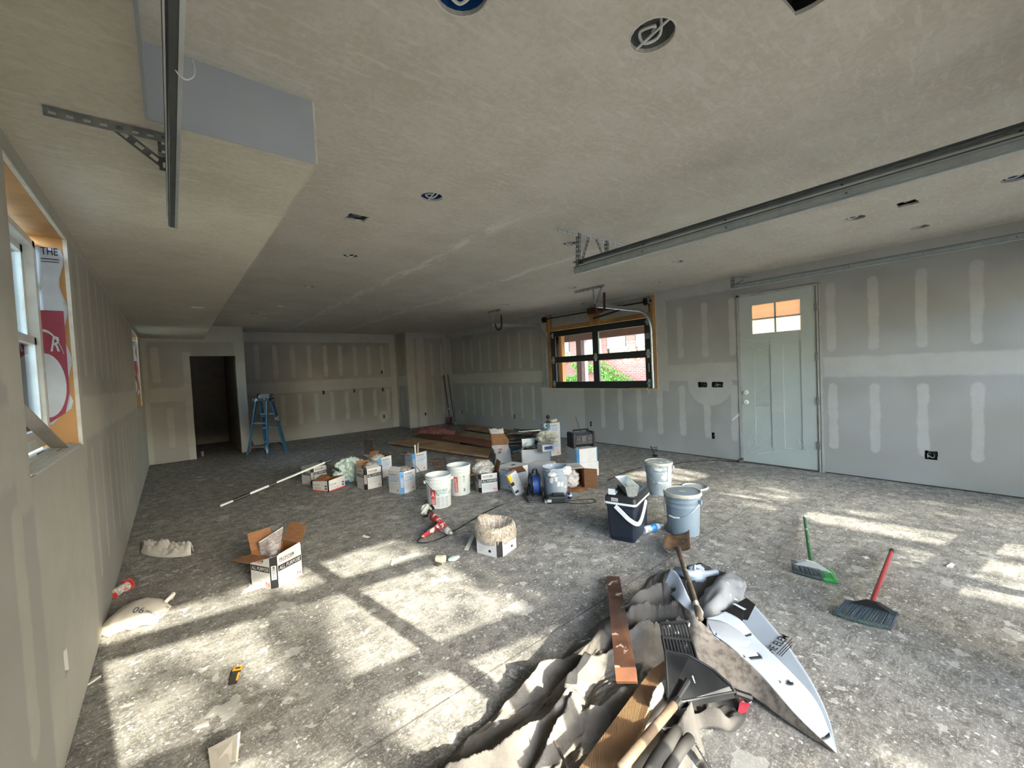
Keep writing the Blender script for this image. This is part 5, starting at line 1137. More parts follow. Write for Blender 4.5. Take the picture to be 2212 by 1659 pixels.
m2 = MB(); m2.T = Matrix.Translation((-.058, 0, .165)) @ Matrix.Rotation(PI/2, 4, 'Y')
m2.lathe([(.03, 0), (.075, .0), (.085, .006), (.07, .012), (.03, .012), (.03, 0)], 24); m2.build('cord_coil', blue, t, smooth='auto')
mb = MB(); mb.tube([(-.075, -.13, .01), (-.075, 0, .165), (-.075, .13, .01)], .010, 8); mb.tube([(.075, -.13, .01), (.075, 0, .165), (.075, .13, .01)], .010, 8); mb.tube([(-.075, 0, .165), (.075, 0, .165)], .009, 8); mb.build('stand', black, t, smooth=True)
mb = MB(); mb.tube([(-.11, -.14, .010), (.11, -.14, .010), (.11, .14, .010), (-.11, .14, .010), (-.11, -.14, .010)], .010, 8); mb.build('foot_frame', black, t)
mb = MB(); mb.tube(catmull([(-.02, 0, .30), (-.02, -.03, .345), (.02, -.02, .35), (.03, 0, .30)], 5), .011, 8); mb.build('handle', black, t, smooth=True)
# --- charger / power tool in front of the grey bucket
p = at(1205, 1088)+V((.03, .05, 0)); t = thing('battery_charger', 'dark battery charger lying in front of the grey bucket', 'charger', p, math.radians(-40))
mb = MB(); rbox(mb, -.11, .11, -.06, .06, 0, .075, .018); mb.build('body', M('charger_grey', '2a2f30', .5), t)
mb = MB(); rbox(mb, -.05, .09, -.035, .035, .07, .10, .01); mb.build('battery', black, t); mb = MB(); mb.box(-.105, -.06, -.062, -.05, .02, .05); mb.build('label', white_card, t)
mb = MB(); rbox(mb, -.135, -.10, -.03, .03, .0, .03, .008); mb.build('bright_clip', mudspl, t)
mb = MB(); mb.tube(catmull([at(1215, 1085, .01), at(1250, 1088, .006), at(1285, 1085, .006), at(1280, 1078, .006), at(1250, 1080, .006), at(1225, 1082, .01)], 6), .004, 6); tag(mb.build('extension_lead', black), 'black cord looping on the sunlit floor right of the charger', 'cord')
mb = MB(); mb.tube(catmull([at(1313, 1038, .006), at(1350, 1020, .006), at(1395, 1008, .006)], 6), .004, 6); tag(mb.build('extension_lead', black), 'thin black cord on the floor left of the streaked bucket', 'cord')
mb = MB(); mb.tube(catmull([at(1452, 1003, .006), at(1480, 998, .006), at(1530, 995, .006), at(1570, 996, .006), at(1601, 999, .006)], 6), .004, 6); tag(mb.build('extension_lead', black), 'thin dark cable curving along the floor to the white door', 'cord')
# --- drill mixer
p = at(935, 1150); t = thing('power_drill', 'red and black corded mixing drill lying on the floor', 'drill', at(940, 1148)+V((0, 0, 0)), 0)
redp = M('red_tool_plastic', '942428', .45, c2='7c1c20', sc=5, splat='b9b4a8', sps=24, spt=.55)
L = t.location
def rel(px, py, z): return at(px, py, z)-L
mb = MB(); mb.tube([rel(930, 1110, .10), rel(937, 1118, .085), rel(950, 1132, .065), rel(962, 1143, .05)], [.03, .042, .045, .036], 14); mb.build('motor_housing', redp, t, smooth=True)
mb = MB(); mb.tube([rel(962, 1143, .05), rel(970, 1149, .04)], [.034, .026], 12); mb.tube([rel(970, 1149, .04), rel(977, 1153, .03)], [.018, .012], 10); mb.build('gear_case', M('mud_caked_metal', 'b5b1a4', .7, .1, c2='6d6a63', sc=20), t, smooth=True)
mb = MB(); mb.tube([rel(950, 1134, .06), rel(935, 1145, .045), rel(918, 1155, .03), rel(912, 1160, .025)], [.028, .024, .022, .018], 12); mb.build('grip', redp, t, smooth=True)
mb = MB(); mb.tube([rel(944, 1128, .09), rel(930, 1140, .07), rel(917, 1152, .045)], [.012, .014, .010], 8); mb.build('grip_inset', black, t, smooth=True)
mb = MB(); mb.tube([rel(931, 1110, .10), rel(926, 1104, .11)], [.028, .022], 12); mb.build('neck', black, t, smooth=True)
mb = MB(); mb.tube(catmull([rel(932, 1092, .16), rel(936, 1100, .15), rel(928, 1112, .10), rel(915, 1116, .08)], 5), .013, 8); mb.build('side_handle', black, t, smooth=True)
mb = MB(); c0 = rel(921, 1102, .11); crumple(mb, c0, (.055, .05, .06), 9, amp=.25, zmin=.02); mb.build('mud_caked_head', M('green_grey_mud', '8b8f80', .7, c2='c2c2b6', sc=14, amt=.9), t, smooth=True)
mb = MB(); mb.tube([rel(910, 1110, .10), rel(924, 1092, .165)], [.012, .02], 8); mb.build('auxiliary_bar', M('mud_caked_metal', 'b5b1a4', .7, .1), t, smooth=True)
mb = MB(); mb.tube(catmull([at(912, 1160, .025), at(903, 1167, .01), at(905, 1172, .008), at(930, 1171, .008), at(958, 1160, .008), at(975, 1150, .008), at(1000, 1136, .008), at(1040, 1112, .008), at(1080, 1092, .008), at(1110, 1084, .008), at(1135, 1078, .008)], 6), .005, 6); tag(mb.build('extension_lead', black), 'black drill cord running behind the lined carton to the reel', 'cord')
mb = MB(); a_, b_ = at(1007, 1189), at(1023, 1168); mb.beam(a_+V((0, 0, .004)), b_+V((0, 0, .05)), .035, .005); tag(mb.build('board_strip', M('cream_board', 'a9a797', .8)), 'cream offcut strip leaning beside the lined carton', 'scrap')
# --- small litter
p = at(957, 1218); t = thing('paper_cup', 'crushed pale cup lying in the small sun patch', 'cup', p+V((0, .03, 0)), .5)
mb = MB(); mb.T = Matrix.Translation((0, 0, .028)) @ Matrix.Rotation(PI/2, 4, 'X'); mb.lathe([(.026, -.04), (.034, .03), (.032, .03), (.024, -.035), (0, -.035)], 16); mb.build('shell', M('cream_cup', 'd2c9ac', .6), t, smooth='auto')
mb = MB(); mb.prism([(-.07, -.02), (-.035, -.035), (-.02, .02), (-.05, .04)], .0, .008); mb.build('dark_piece', M('dark_paper', '4a4338', .8), t)
mb = MB(); crumple(mb, (0, 0, .012), (.05, .03, .014), 51, n=18, m=10); ob = mb.build('film_scrap', film_g, None, smooth=True, loc=at(982, 1213)+V((.01, .03, 0))); tag(ob, 'thin pale film scrap beside the crushed cup', 'scrap')
for k, (px, py, w, lb) in enumerate(((862, 1208, .05, 'sliver of paper at the upper edge of the large sun patch'), (848, 1216, .06, 'narrow curl of paper nearest the large sun patch'), (790, 1160, .04, 'flake of dried mud left of the drill'), (2055, 1222, .05, 'flat scrap on the floor right of the red broom'), (1948, 1166, .0, ''), (568, 1452, .0, ''), (435, 1568, .03, 'small blue and white chip in front of the folded carton'), (190, 1478, .05, 'scrap of board close to the left wall'), (640, 1320, .0, ''), (1870, 1205, .03, 'tiny dark sliver between the brooms'))):
    if w: mb = MB(); mb.T = Matrix.Translation(at(px, py)) @ Matrix.Rotation(k, 4, 'Z'); mb.hexa([(-w, -.01, 0), (w, -.014, 0), (w*.8, .012, 0), (-w*.7, .01, 0), (-w, -.01, .004), (w, -.014, .012), (w*.8, .012, .008), (-w*.7, .01, .003)]); tag(mb.build('litter_scrap', M('pale_scrap', 'b7b4a8', .8)), lb, 'scrap')
# rag, tape, sack, card, folded carton on the left
rg = M('grey_white_rag', 'a7a39c', .9, c2='928e88', sc=9, bump=.3)
rows = []
rr = random.Random(1)
for i in range(44):
    u = i/43; rows.append([]) 
    for j in range(24):
        w = j/23-.5; ctr = at(310, 1190).lerp(at(415, 1196), u); wd = .26*(math.sin(PI*min(1, max(0, u*.92+.06)))**.45); q = ctr+V((.25, .97, 0))*w*wd; z = .012+.085*(1-abs(2*w)**2)*(.35+1.1*abs(N3((u*3.5, w*3, 4))))+.06*abs(N3((u*9, w*8, 2))); q.z = max(.003, z*(1-abs(2*w)**6)); rows[-1].append(q)
mb = MB(); mb.grid(rows, .004); tag(mb.build('rag', rg, None, smooth=True), 'pale rag crumpled on the floor near the left wall', 'rag')
t = thing('tape_dispenser', 'clear tape roll with red ends tipped by the left wall', 'tape', at(268, 1283)+V((0, .03, 0)), .9)
mb = MB(); mb.T = Matrix.Translation((.03, 0, .04)) @ Matrix.Rotation(1.2, 4, 'X'); mb.lathe([(.028, -.012), (.042, -.012), (.042, .012), (.028, .012), (.028, -.012)], 20); mb.build('red_ring', inkred, t, smooth='auto')
mb = MB(); mb.T = Matrix.Translation((-.02, 0, .035)) @ Matrix.Rotation(PI/2, 4, 'Y'); mb.lathe([(.03, -.05), (.033, -.04), (.033, .045), (.02, .05)], 16); mb.build('clear_body', plastic_film('bottle_plastic2', 'c9c6bf', .5, .15), t, smooth='auto')
mb = MB(); mb.T = Matrix.Translation((-.075, .0, .02)) @ Matrix.Rotation(PI/2, 4, 'Y'); mb.lathe([(.018, -.008), (.018, .008), (0, .008)], 14); mb.build('red_cap', inkred, t)
# setting-compound sack lying by the wall
A_ = at(232, 1352); B_ = at(352, 1330)
ctr = (A_+B_)/2; ctr.z = 0; axis = (B_-A_).normalized(); perp = V((-axis.y, axis.x, 0))
t = thing('compound_sack', 'half empty white compound sack marked 90 lying against the left wall', 'sack', ctr, math.atan2(axis.y, axis.x))
rows = []; Ls = (B_-A_).length
for i in range(27):
    u = i/26; row = []
    wd = .155*(.55+.45*math.sin(PI*(u*.8+.1))); ht = .085*(math.sin(PI*min(1, u*1.02))**.5)+.012
    for j in range(29):
        a = 2*PI*(j % 28)/28; cx = math.copysign(abs(math.cos(a))**.8, math.cos(a)); s2 = math.sin(a)
        k = 1+.12*N3((u*6, cx*2, s2*2), 1, 6); row.append(((u-.5)*Ls+(.03*N3((0, cx*3, s2*3), 1, 2) if i in (0, 26) else 0), cx*wd*k, max(.003, ht*.5+s2*ht*.62*k)))
    rows.append(row)
mb = MB(); mb.grid(rows, .002); mb.build('sack_body', M('white_sack_paper2', 'b5aea3', .7, c2='a59a89', sc=4), t, smooth=True)
def on_sack(u, v):   # u along, v across -> point on the top skin
    wd = .155*(.55+.45*math.sin(PI*(u*.8+.1))); ht = .085*(math.sin(PI*min(1, u*1.02))**.5)+.012
    return V(((u-.5)*Ls, v*wd, ht*.5+math.sqrt(max(0, 1-min(1, abs(v))**2))*ht*.72+.010))
mb = MB(); vs, fs = text_geo('90', 0); mb.add([on_sack(.80-.18*a, -.72+.32*(1-b)) for a, b in vs], fs); vs, fs = text_geo('?', 0); mb.add([on_sack(.24-.06*a, .2+.3*(1-b)) for a, b in vs], fs)
vs, fs = text_geo('DURABLE', 0); mb.add([on_sack(.965-.15*a, -.66+.14*(1-b)) for a, b in vs], fs); mb.build('lettering', M('slate_ink', '3f4650', .6), t)
mb = MB(); mb.tube([(Ls/2-.01, .06, .06), (Ls/2+.02, .10, .09), (Ls/2+.0, .12, .05)], [.012, .016, .01], 8); mb.build('twisted_corner', M('white_sack_paper2', 'c9c2b6', .7), t, smooth=True)
mb = MB(); crumple(mb, (0, 0, .02), (.07, .06, .03), 61, n=20, m=12); ob = mb.build('dried_mud', M('tan_dry_compound', 'b0a283', .85), None, smooth=True, loc=at(235, 1372)+V((.03, .02, 0))); tag(ob, 'spilled lump of dry compound at the mouth of the marked sack', 'compound lump')
# yellow and black card
a0, a1, a2, a3 = [at(*q, .003) for q in ((493, 1481), (512, 1477), (527, 1438), (506, 1441))]
t = thing('package_card', 'yellow and black packaging card lying in the big sun patch', 'card', (a0+a1+a2+a3)/4*1.0)
L = t.location.copy(); rows = [[a0.lerp(a1, k/4).lerp(a3.lerp(a2, k/4), i/8)-L+V((0, 0, .012*math.sin(PI*i/8))) for i in range(9)] for k in range(5)]
mb = MB(); mb.grid(rows, .001); mb.build('card', M('card_black', '2e2d26', .5), t)
mb = MB(); mb.grid([[p+V((0, 0, .0012)) for p in r_[5:]] for r_ in rows]); mb.build('yellow_panel', M('card_yellow', 'd8981c', .5), t)
mb = MB(); mb.grid([[rows[i][j]+V((0, 0, .0016)) for j in (1, 2, 3, 4)] for i in (3, 4)]); mb.build('pencil_picture', M('card_pencil', 'b48a3a', .5), t)
mb = MB(); mb.grid([[p+V((0, 0, .003)) for p in (rows[1][6], rows[1][7])], [p+V((0, 0, .003)) for p in (rows[3][6], rows[3][7])]]); mb.build('print_bar', ink, t)
# folded carton corner at the bottom
p = at(478, 1659); t = thing('folded_carton', 'folded grey carton corner standing at the bottom left of the floor', 'cardboard', at(475, 1640), .3)
L = t.location; q = [at(452, 1612, .06), at(490, 1600, .15), at(489, 1659, .03), at(450, 1659, .0), at(500, 1659, .0)]
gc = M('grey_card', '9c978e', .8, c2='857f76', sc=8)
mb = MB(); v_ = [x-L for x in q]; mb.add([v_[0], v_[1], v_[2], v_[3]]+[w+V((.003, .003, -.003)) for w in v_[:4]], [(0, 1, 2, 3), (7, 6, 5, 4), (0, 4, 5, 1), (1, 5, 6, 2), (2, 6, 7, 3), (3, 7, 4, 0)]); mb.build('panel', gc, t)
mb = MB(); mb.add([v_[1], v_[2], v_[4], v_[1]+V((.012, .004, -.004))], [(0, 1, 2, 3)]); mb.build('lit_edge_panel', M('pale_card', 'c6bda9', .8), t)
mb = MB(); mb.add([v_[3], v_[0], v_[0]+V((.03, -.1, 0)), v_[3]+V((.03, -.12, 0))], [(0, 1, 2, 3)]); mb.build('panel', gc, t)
# --- extension pole on the floor
t = thing('extension_pole', 'long white and black pole leaning from the floor onto the torn carton', 'pole', (0, 0, 0))
pa, pb = at(476, 1093, .015), at(716, 993, .36)
def seg(a, b): return [pa.lerp(pb, a), pa.lerp(pb, b)]
MB().tube(seg(0, .08)+seg(.08, .1), .014, 10).build('tip', plaswh, t); MB().tube(seg(.1, .24), .019, 10).build('black_grip', black, t); MB().tube(seg(.24, .40), .016, 10).build('shaft', plaswh, t); MB().tube(seg(.40, .47), .018, 10).build('twist_lock', black, t); MB().tube(seg(.47, .93), .015, 10).build('shaft', plaswh, t); MB().tube(seg(.93, 1.0), .017, 10).build('end_fitting', black, t)
mb = MB(); mb.tube([at(692, 996, .33), at(735, 1018, .26)], .018, 10); tag(mb.build('sanding_head', M('dull_black_tool', '26272a', .5, c2='8a8a86', sc=30)), 'dark tool tube resting on top of the lidded black and white carton', 'tool')
# --- blue step ladder
lb = M('blue_fiberglass', '2b566f', .5, c2='1d3f54', sc=8, splat='b5b6ad', sps=7, spt=.62)
t = thing('step_ladder', 'blue fiberglass step ladder with paint splashes by the open doorway', 'ladder', (0, 0, 0))
F1, F2, F3, F4 = V((1.08, 9.64, 0)), V((1.37, 9.27, 0)), V((1.79, 9.74, 0)), V((1.50, 10.12, 0))
TC = V((1.435, 9.69, 1.16)); ax = (F3-F4).normalized(); 
T3, T4 = TC+ax*.14+V((.04, .03, 0)), TC-ax*.14+V((.04, .03, 0)); T1, T2 = TC-ax*.13-V((.04, .03, 0)), TC+ax*.13-V((.04, .03, 0))
for (f_, t_, w) in ((F3, T3, .07), (F4, T4, .07)): mb = MB(); mb.beam(f_+V((0, 0, .03)), t_, w, .03, ax); mb.build('front_rail', lb, t)
for (f_, t_) in ((F1, T1), (F2, T2)): mb = MB(); mb.beam(f_+V((0, 0, .03)), t_, .04, .025, ax); mb.build('rear_rail', lb, t)
for f_ in (F1, F2, F3, F4): MB().box(f_.x-.03, f_.x+.03, f_.y-.03, f_.y+.03, 0, .035).build('foot', black, t)
for u in (.22, .48, .74):
    mb = MB(); mb.beam(F4.lerp(T4, u), F3.lerp(T3, u), .08, .025, (0, 0, 1)); mb.build('step', galv, t)
for u in (.2, .6):
    mb = MB(); mb.beam(F1.lerp(T1, u), F2.lerp(T2, u), .02, .03); mb.build('rear_brace', galv_d, t)
for (p_, q_, r_) in ((F1.lerp(T1, .19), F1+V((0, 0, .02)), .5), (F2.lerp(T2, .19), F2+V((0, 0, .02)), .5), (F3.lerp(T3, .2), F3+V((0, 0, .02)), .5), (F4.lerp(T4, .2), F4+V((0, 0, .02)), .5)):
    o_ = (F2 if r_ and (q_-F1).length < .1 else F1 if (q_-F2).length < .1 else F4 if (q_-F3).length < .1 else F3); i_ = p_.lerp(V((o_.x, o_.y, p_.z)), .38)
    mb = MB(); mb.tube(catmull([i_, p_.lerp(q_, .4).lerp(i_, .45), q_+V((0, 0, .02))], 5), .012, 6, flat=.5); mb.build('corner_brace', black, t)
mb = MB(); mb.beam(F1.lerp(T1, .62), F4.lerp(T4, .62), .02, .006); mb.build('spreader', galv, t); mb = MB(); mb.beam(F2.lerp(T2, .62), F3.lerp(T3, .62), .02, .006); mb.build('spreader', galv, t)
mb = MB(); mb.beam(TC-ax*.20+V((0, 0, .0)), TC+ax*.20+V((0, 0, .0)), .16, .06); mb.build('top_cap', M('splashed_black', '17181a', .5, splat='a9a9a2', sps=16, spt=.6), t)
mb = MB(); mb.T = Matrix.Translation(TC+ax*.07+V((0, 0, .031))) @ Matrix.Rotation(math.atan2(ax.y, ax.x), 4, 'Z'); mb.hexa([(-.10, -.035, 0), (.10, -.035, 0), (.10, .035, 0), (-.10, .035, 0), (-.12, -.055, .085), (.12, -.055, .085), (.12, .055, .085), (-.12, .055, .085)]); tag(mb.build('mud_pan', M('dusty_steel', '7d7a74', .5, .5)), 'grey mud pan on the top cap of the ladder', 'mud pan')
mb = MB(); mb.T = Matrix.Translation(TC-ax*.13+V((0, 0, .031))); mb.box(-.035, .035, -.03, .03, 0, .10); tag(mb.build('black_box', black), 'small black box on the left end of the ladder cap', 'box')
mb = MB(); crumple(mb, (0, 0, .03), (.05, .04, .045), 71, n=16, m=10, amp=.3, zmin=0); ob = mb.build('cloth_wad', M('splotchy_cloth', '8d8b87', .9), None, smooth=True, loc=TC-ax*.06+V((0, 0, .031))); tag(ob, 'balled pale cloth between pan and black box on the ladder', 'cloth')
mb = MB(); mb.hexa([at(549, 965), at(555, 964), at(556, 962), at(550, 963), V((1.33, 11.2, .42)), V((1.36, 11.2, .42)), V((1.36, 11.22, .42)), V((1.33, 11.22, .42))]) if False else None
mb = MB(); mb.beam((1.33, 10.7, .0), (1.28, 10.72, .32), .09, .02, (0, 1, 0), .01, .01); tag(mb.build('traffic_wedge', M('dark_red_plastic', '6d1c1c', .5)), 'slim dark red wedge leaning behind the ladder', 'wedge')
mb = MB(); mb.lathe([(.03, 0), (.03, .11), (.0, .11)], 14); ob = mb.build('paper_cup', M('grey_cup', '6f6d68', .7), None, loc=aty(433, 975, 10.9)*V((1, 1, 0)) if False else (.42, 10.95, 0)); tag(ob, 'small pale cup on the floor inside the dark doorway', 'cup')
# --- boards on the floor beyond the cartons
wd1 = M('dark_stained_board', '5e4029', .7, c2='4c3422', sc=3, st=(1, 1, 1), amt=.8); wd2 = M('raw_plank', 'a48460', .75, c2='7c5e40', sc=2.5, amt=.8); wd3 = M('grey_brown_plank', '99836a', .8, c2='715c46', sc=3, amt=.8)
mudcard = M('muddy_cardboard', '6f5848', .85, c2='5b5048', sc=5, splat='8b8780', sps=8, spt=.58)
def floor_quad(name, label, px, mat, th=.012, z=0., cat='board'):
    q = [at(x, y, z+th) for x, y in px]; mb = MB(); lo = [V((v.x, v.y, z)) for v in q]; mb.hexa(lo+q); return tag(mb.build(name, mat), label, cat)
floor_quad('cardboard_strip', 'muddy brown cardboard strip on the floor left of the lumber', [(787, 986), (808, 986), (804, 950), (785, 950)], mudcard, .004, 0, 'cardboard')
floor_quad('cardboard_strip', 'muddy brown cardboard strip just beyond the white buckets', [(942, 1025), (964, 1024), (952, 988), (930, 990)], mudcard, .004, 0, 'cardboard')
floor_quad('cardboard_strip', 'short grey-brown strip beside the muddy one beyond the buckets', [(966, 1021), (974, 1020), (962, 988), (955, 989)], M('greyer_card', '6b6058', .85), .004, 0, 'cardboard')
pl_ = [('wide raw plank nearest the viewer in the lumber pile', [(838, 955), (1055, 986), (1062, 970), (900, 945)], wd2, .03, .03),
       ('dark narrow plank edge in front of the wide raw plank', [(925, 969), (1002, 983), (1008, 979), (935, 966)], wd1, .03, 0),
       ('second plank of the pile with a pale upper edge', [(895, 937), (1060, 960), (1062, 952), (915, 931)], wd3, .045, 0),
       ('plank under the pink insulation', [(897, 940), (990, 956), (1010, 950), (920, 933)], wd1, .03, .05),
       ('reddish plank stacked across the second plank', [(955, 945), (1065, 964), (1068, 953), (975, 938)], M('reddish_plank', '7d4c34', .7, c2='5f3826', sc=3), .035, .085),
       ('long plank lying along the middle of the pile', [(985, 936), (1095, 951), (1112, 946), (1000, 930)], wd3, .05, 0),
       ('broad plywood sheet towards the right wall', [(1004, 926), (1085, 938), (1120, 936), (1020, 919)], wd2, .02, .06),
       ('thin long board parallel to the right wall', [(995, 917), (1150, 938), (1165, 934), (1015, 915)], wd3, .04, 0),
       ('pale trim board against the right wall base', [(1080, 920), (1165, 930), (1165, 925), (1085, 916)], M('pale_trim', 'b5aea4', .7), .05, 0),
       ('slim board between the trim and the thin long board', [(1040, 915), (1165, 934), (1165, 931), (1048, 914)], wd1, .03, .052)]
for i, (lb_, q, m_, th, z) in enumerate(pl_): floor_quad('plank', lb_, q, m_, th, z)
# pink insulation
rows = []
for i in range(34):
    u = i/33; row = []; p = at(902, 940).lerp(at(986, 944), u)
    for j in range(12):
        a = PI*j/11; wd = .20*(math.sin(PI*(u*.94+.03))**.3); hh_ = .15*(math.sin(PI*(u*.94+.03))**.4)
        k = 1+.25*N3((u*14, math.cos(a)*2, math.sin(a)*2), 1, 4)
        row.append(V((p.x+.75*math.cos(a)*wd*k, p.y+.66*math.cos(a)*wd*k, .075+max(0, math.sin(a))*hh_*k)))
    rows.append(row)
mb = MB(); mb.grid(rows); tag(mb.build('insulation_roll', M('pink_insulation', '8f5a55', .95, c2='6b3c39', sc=14, amt=.9, bump=.8, bsc=60), None, smooth=True), 'pink fibre insulation strip on top of the lumber', 'insulation')
# dark scrap heap
rr = random.Random(17); hc = at(1125, 962); dm = [M('dark_scrap_metal', '26231f', .5, .3), M('brown_scrap', '3c3127', .7), M('grey_scrap', '74736c', .6), M('silver_foil', '9a9a94', .35, .6)]
for k in range(24):
    px = rr.uniform(1092, 1158); py = rr.uniform(942, 976)-(px-1125)*.05; p = at(px, py); a = rr.gauss(2.35, .5); l = rr.uniform(.18, .42); z = .03+.10*max(0, 1-abs(px-1122)/40)*rr.random()+.004*k
    d = V((math.cos(a), math.sin(a), rr.uniform(-.06, .06)))*l; mb = MB(); p.z = z+.02; mb.beam(p-d, p+d, rr.uniform(.04, .10), .012, (rr.uniform(-.2, .2), rr.uniform(-.2, .2), 1))
    tag(mb.build('scrap_strip', dm[0] if k % 3 == 0 else dm[k % 4]), 'strip of dark trim tangled in the heap between lumber and torn sack', 'scrap', 'tangled dark strips by the lumber')
mb = MB(); mb.tube([at(1105, 978, .04), at(1138, 968, .05)], .03, 10); tag(mb.build('blue_tube', M('dull_blue_tube', '33566e', .5)), 'dull blue tube lying at the front of the dark heap', 'tube')
floor_quad('brick_scrap', 'small reddish block right of the blue tube', [(1143, 982), (1155, 982), (1152, 970), (1142, 971)], M('red_block', '5d3224', .8), .04, 0, 'block')
floor_quad('board_strip', 'thin board scrap in front of the dark heap', [(1098, 984), (1122, 978), (1124, 974), (1100, 979)], wd1, .02, 0, 'scrap')
floor_quad('board_strip', 'dark splinter on the floor left of the torn sack', [(1030, 988), (1054, 990), (1056, 987), (1034, 985)], wd1, .015, 0, 'scrap')
# corner tools
t = thing('round_shovel', 'dark shovel leaning in the far corner', 'shovel', (6.28, 10.50, 0))
MB().tube([(0, 0, .24), (-.03, .17, 1.48)], .018, 8).build('handle', black, t)
mb = MB(); rows = [[(x*w_, -.02*(1-x*x)+y_, z_) for x in (-1, -.5, 0, .5, 1)] for (w_, z_, y_) in ((.02, .0, .02), (.07, .06, 0), (.085, .14, 0), (.09, .235, .01))]; mb.grid(rows, .004); mb.build('blade', M('dark_red_blade', '3c1a1a', .6, c2='2a1515', sc=5), t)
mb = MB(); mb.tube([(0, .0, .45), (0, .01, .50)], .021, 8); mb.build('ferrule', plaswh, t)
t = thing('push_broom', 'thin dark-handled squeegee leaning in the far corner right of the shovel', 'broom', (6.40, 10.42, 0), .0)
MB().tube([(0, 0, .04), (-.02, .24, 1.49)], .013, 8).build('handle', black, t)
mb = MB(); mb.hexa([(-.08, -.04, 0), (.02, -.18, 0), (.035, -.16, 0), (-.05, .0, 0), (-.03, -.03, .06), (.0, -.05, .06), (.01, -.04, .06), (-.01, -.01, .06)]); mb.build('head', M('white_head', '8b8b88', .6), t)
t = thing('hook_tool', 'little black claw-shaped tool on the floor by the right wall', 'tool', at(1415, 986))
L = t.location
MB().tube(catmull([(0, 0, .02), (-.01, .02, .06), (.0, .05, .13), (.02, .09, .15), (.06, .10, .13)], 4), .008, 6).build('stem', black, t)
for k in range(3): MB().tube([(0, .03, .08+.03*k), (.09, .0, .085+.03*k)], .006, 5).build('tine', black, t)
mb = MB(); mb.box(-.03, .03, -.025, .025, 0, .03); mb.build('base', black, t)
mb = MB(); p = at(1598, 1000); mb.beam(p+V((-.06, 0, .03)), p+V((.03, -.03, .06)), .03, .03); tag(mb.build('rag_knot', M('dark_knot', '3b3934', .8)), 'dark knotted scrap at the lower left corner of the white door', 'scrap')
# --- brooms
def broom(label, head_l, head_r, hp, tip, cap_mat, br_mat, tip_mat, handle_mat, end_mat, green_end=False):
    t = thing('floor_broom', label, 'broom', (0, 0, 0))
    hl, hr = V(head_l), V(head_r); hp = V(hp); ax = (hr-hl).normalized(); n = 34
    mid = (hl+hr)/2; back = (hp-mid); back.z = 0
    # bristles fan from the cap to the floor
    b0, b1 = hp-ax*.11, hp+ax*.11
    sets = {0: MB(), 1: MB()}
    for k in range(n):
        u = k/(n-1); rows_ = 2
        for r_ in range(rows_):
            o_ = back.normalized()*(r_-.5)*.016
            a = b0.lerp(b1, u)+o_*.6+V((0, 0, -.0+.0)); a = V((a.x, a.y, hp.z)); c = hl.lerp(hr, u)-back.normalized()*.022*(math.sin(PI*u)-.5)+o_*1.4+V((random.uniform(-.004, .004), random.uniform(-.004, .004), .004)); sets[1 if (green_end and u > .68) else 0].beam(a, c, .0028, .0028, (0, 0, 1), .0036, .0036)
    sets[0].build('bristles', br_mat, t, kind='stuff')
    if green_end: sets[1].build('bristles', tip_mat, t, kind='stuff', label='green bristle tuft at the end')
    # curved front edge of bristle tips
    mb = MB(); bn = back.normalized(); q = [hl.lerp(hr, k/20)-bn*.022*(math.sin(PI*k/20)-.5)+V((0, 0, .009)) for k in range(21 if not green_end else 14)]
    mb.tube(q, .014, 6, flat=.8); mb.build('bristle_tips', M('bristle_tip_dark', '34403e', .9, c2='59665f', sc=90, bump=.8, bsc=200), t)
    if green_end: mb = MB(); q = [hl.lerp(hr, k/20)-bn*.022*(math.sin(PI*k/20)-.5)+V((0, 0, .009)) for k in range(13, 21)]; mb.tube(q, .016, 6, flat=.8); mb.build('bristle_tips', tip_mat, t)
    mb = MB(); z = hp.z; c_ = back.normalized()*.018
    mb.hexa([b0-c_+V((0, 0, -.02)), b1-c_+V((0, 0, -.02)), b1+c_+V((0, 0, -.02)), b0+c_+V((0, 0, -.02)), hp-ax*.03-c_*.8+V((0, 0, .025)), hp+ax*.03-c_*.8+V((0, 0, .025)), hp+ax*.03+c_*.8+V((0, 0, .025)), hp-ax*.03+c_*.8+V((0, 0, .025))]); mb.build('cap', cap_mat, t)
    tip = V(tip); MB().tube([hp+V((0, 0, .01)), tip], .0125, 10).build('handle', handle_mat, t, smooth='auto')
    d = (tip-hp).normalized(); MB().tube([tip-d*.03, tip+d*.02], .0145, 10).build('handle_end', end_mat, t, smooth='auto')
    return t
hp = at(1752, 1220, .075); broom('green-handled broom with a pale cap and green bristle end', at(1716, 1238), at(1812, 1262), hp, at(1738, 1118, .04), M('pale_cap', 'c3c4bf', .5), M('dark_green_bristle', '3e4c4a', .8), M('bright_green', '1f7a34', .6, c2='3a9a4c', sc=50), M('dark_green_handle', '1f5a30', .4, splat='9fae9f', sps=10, spt=.66), white_card, True)
hp = at(1882, 1308, .075); broom('red-handled broom with a black cap, nearer of the two', at(1798, 1328), at(1921, 1361), hp, at(1926, 1190, .04), black, M('dark_slate_bristle', '46525a', .8), None, M('red_handle', '7d2428', .4, c2='7d2024', sc=4, splat='b9a7a2', sps=10, spt=.68), black, False)
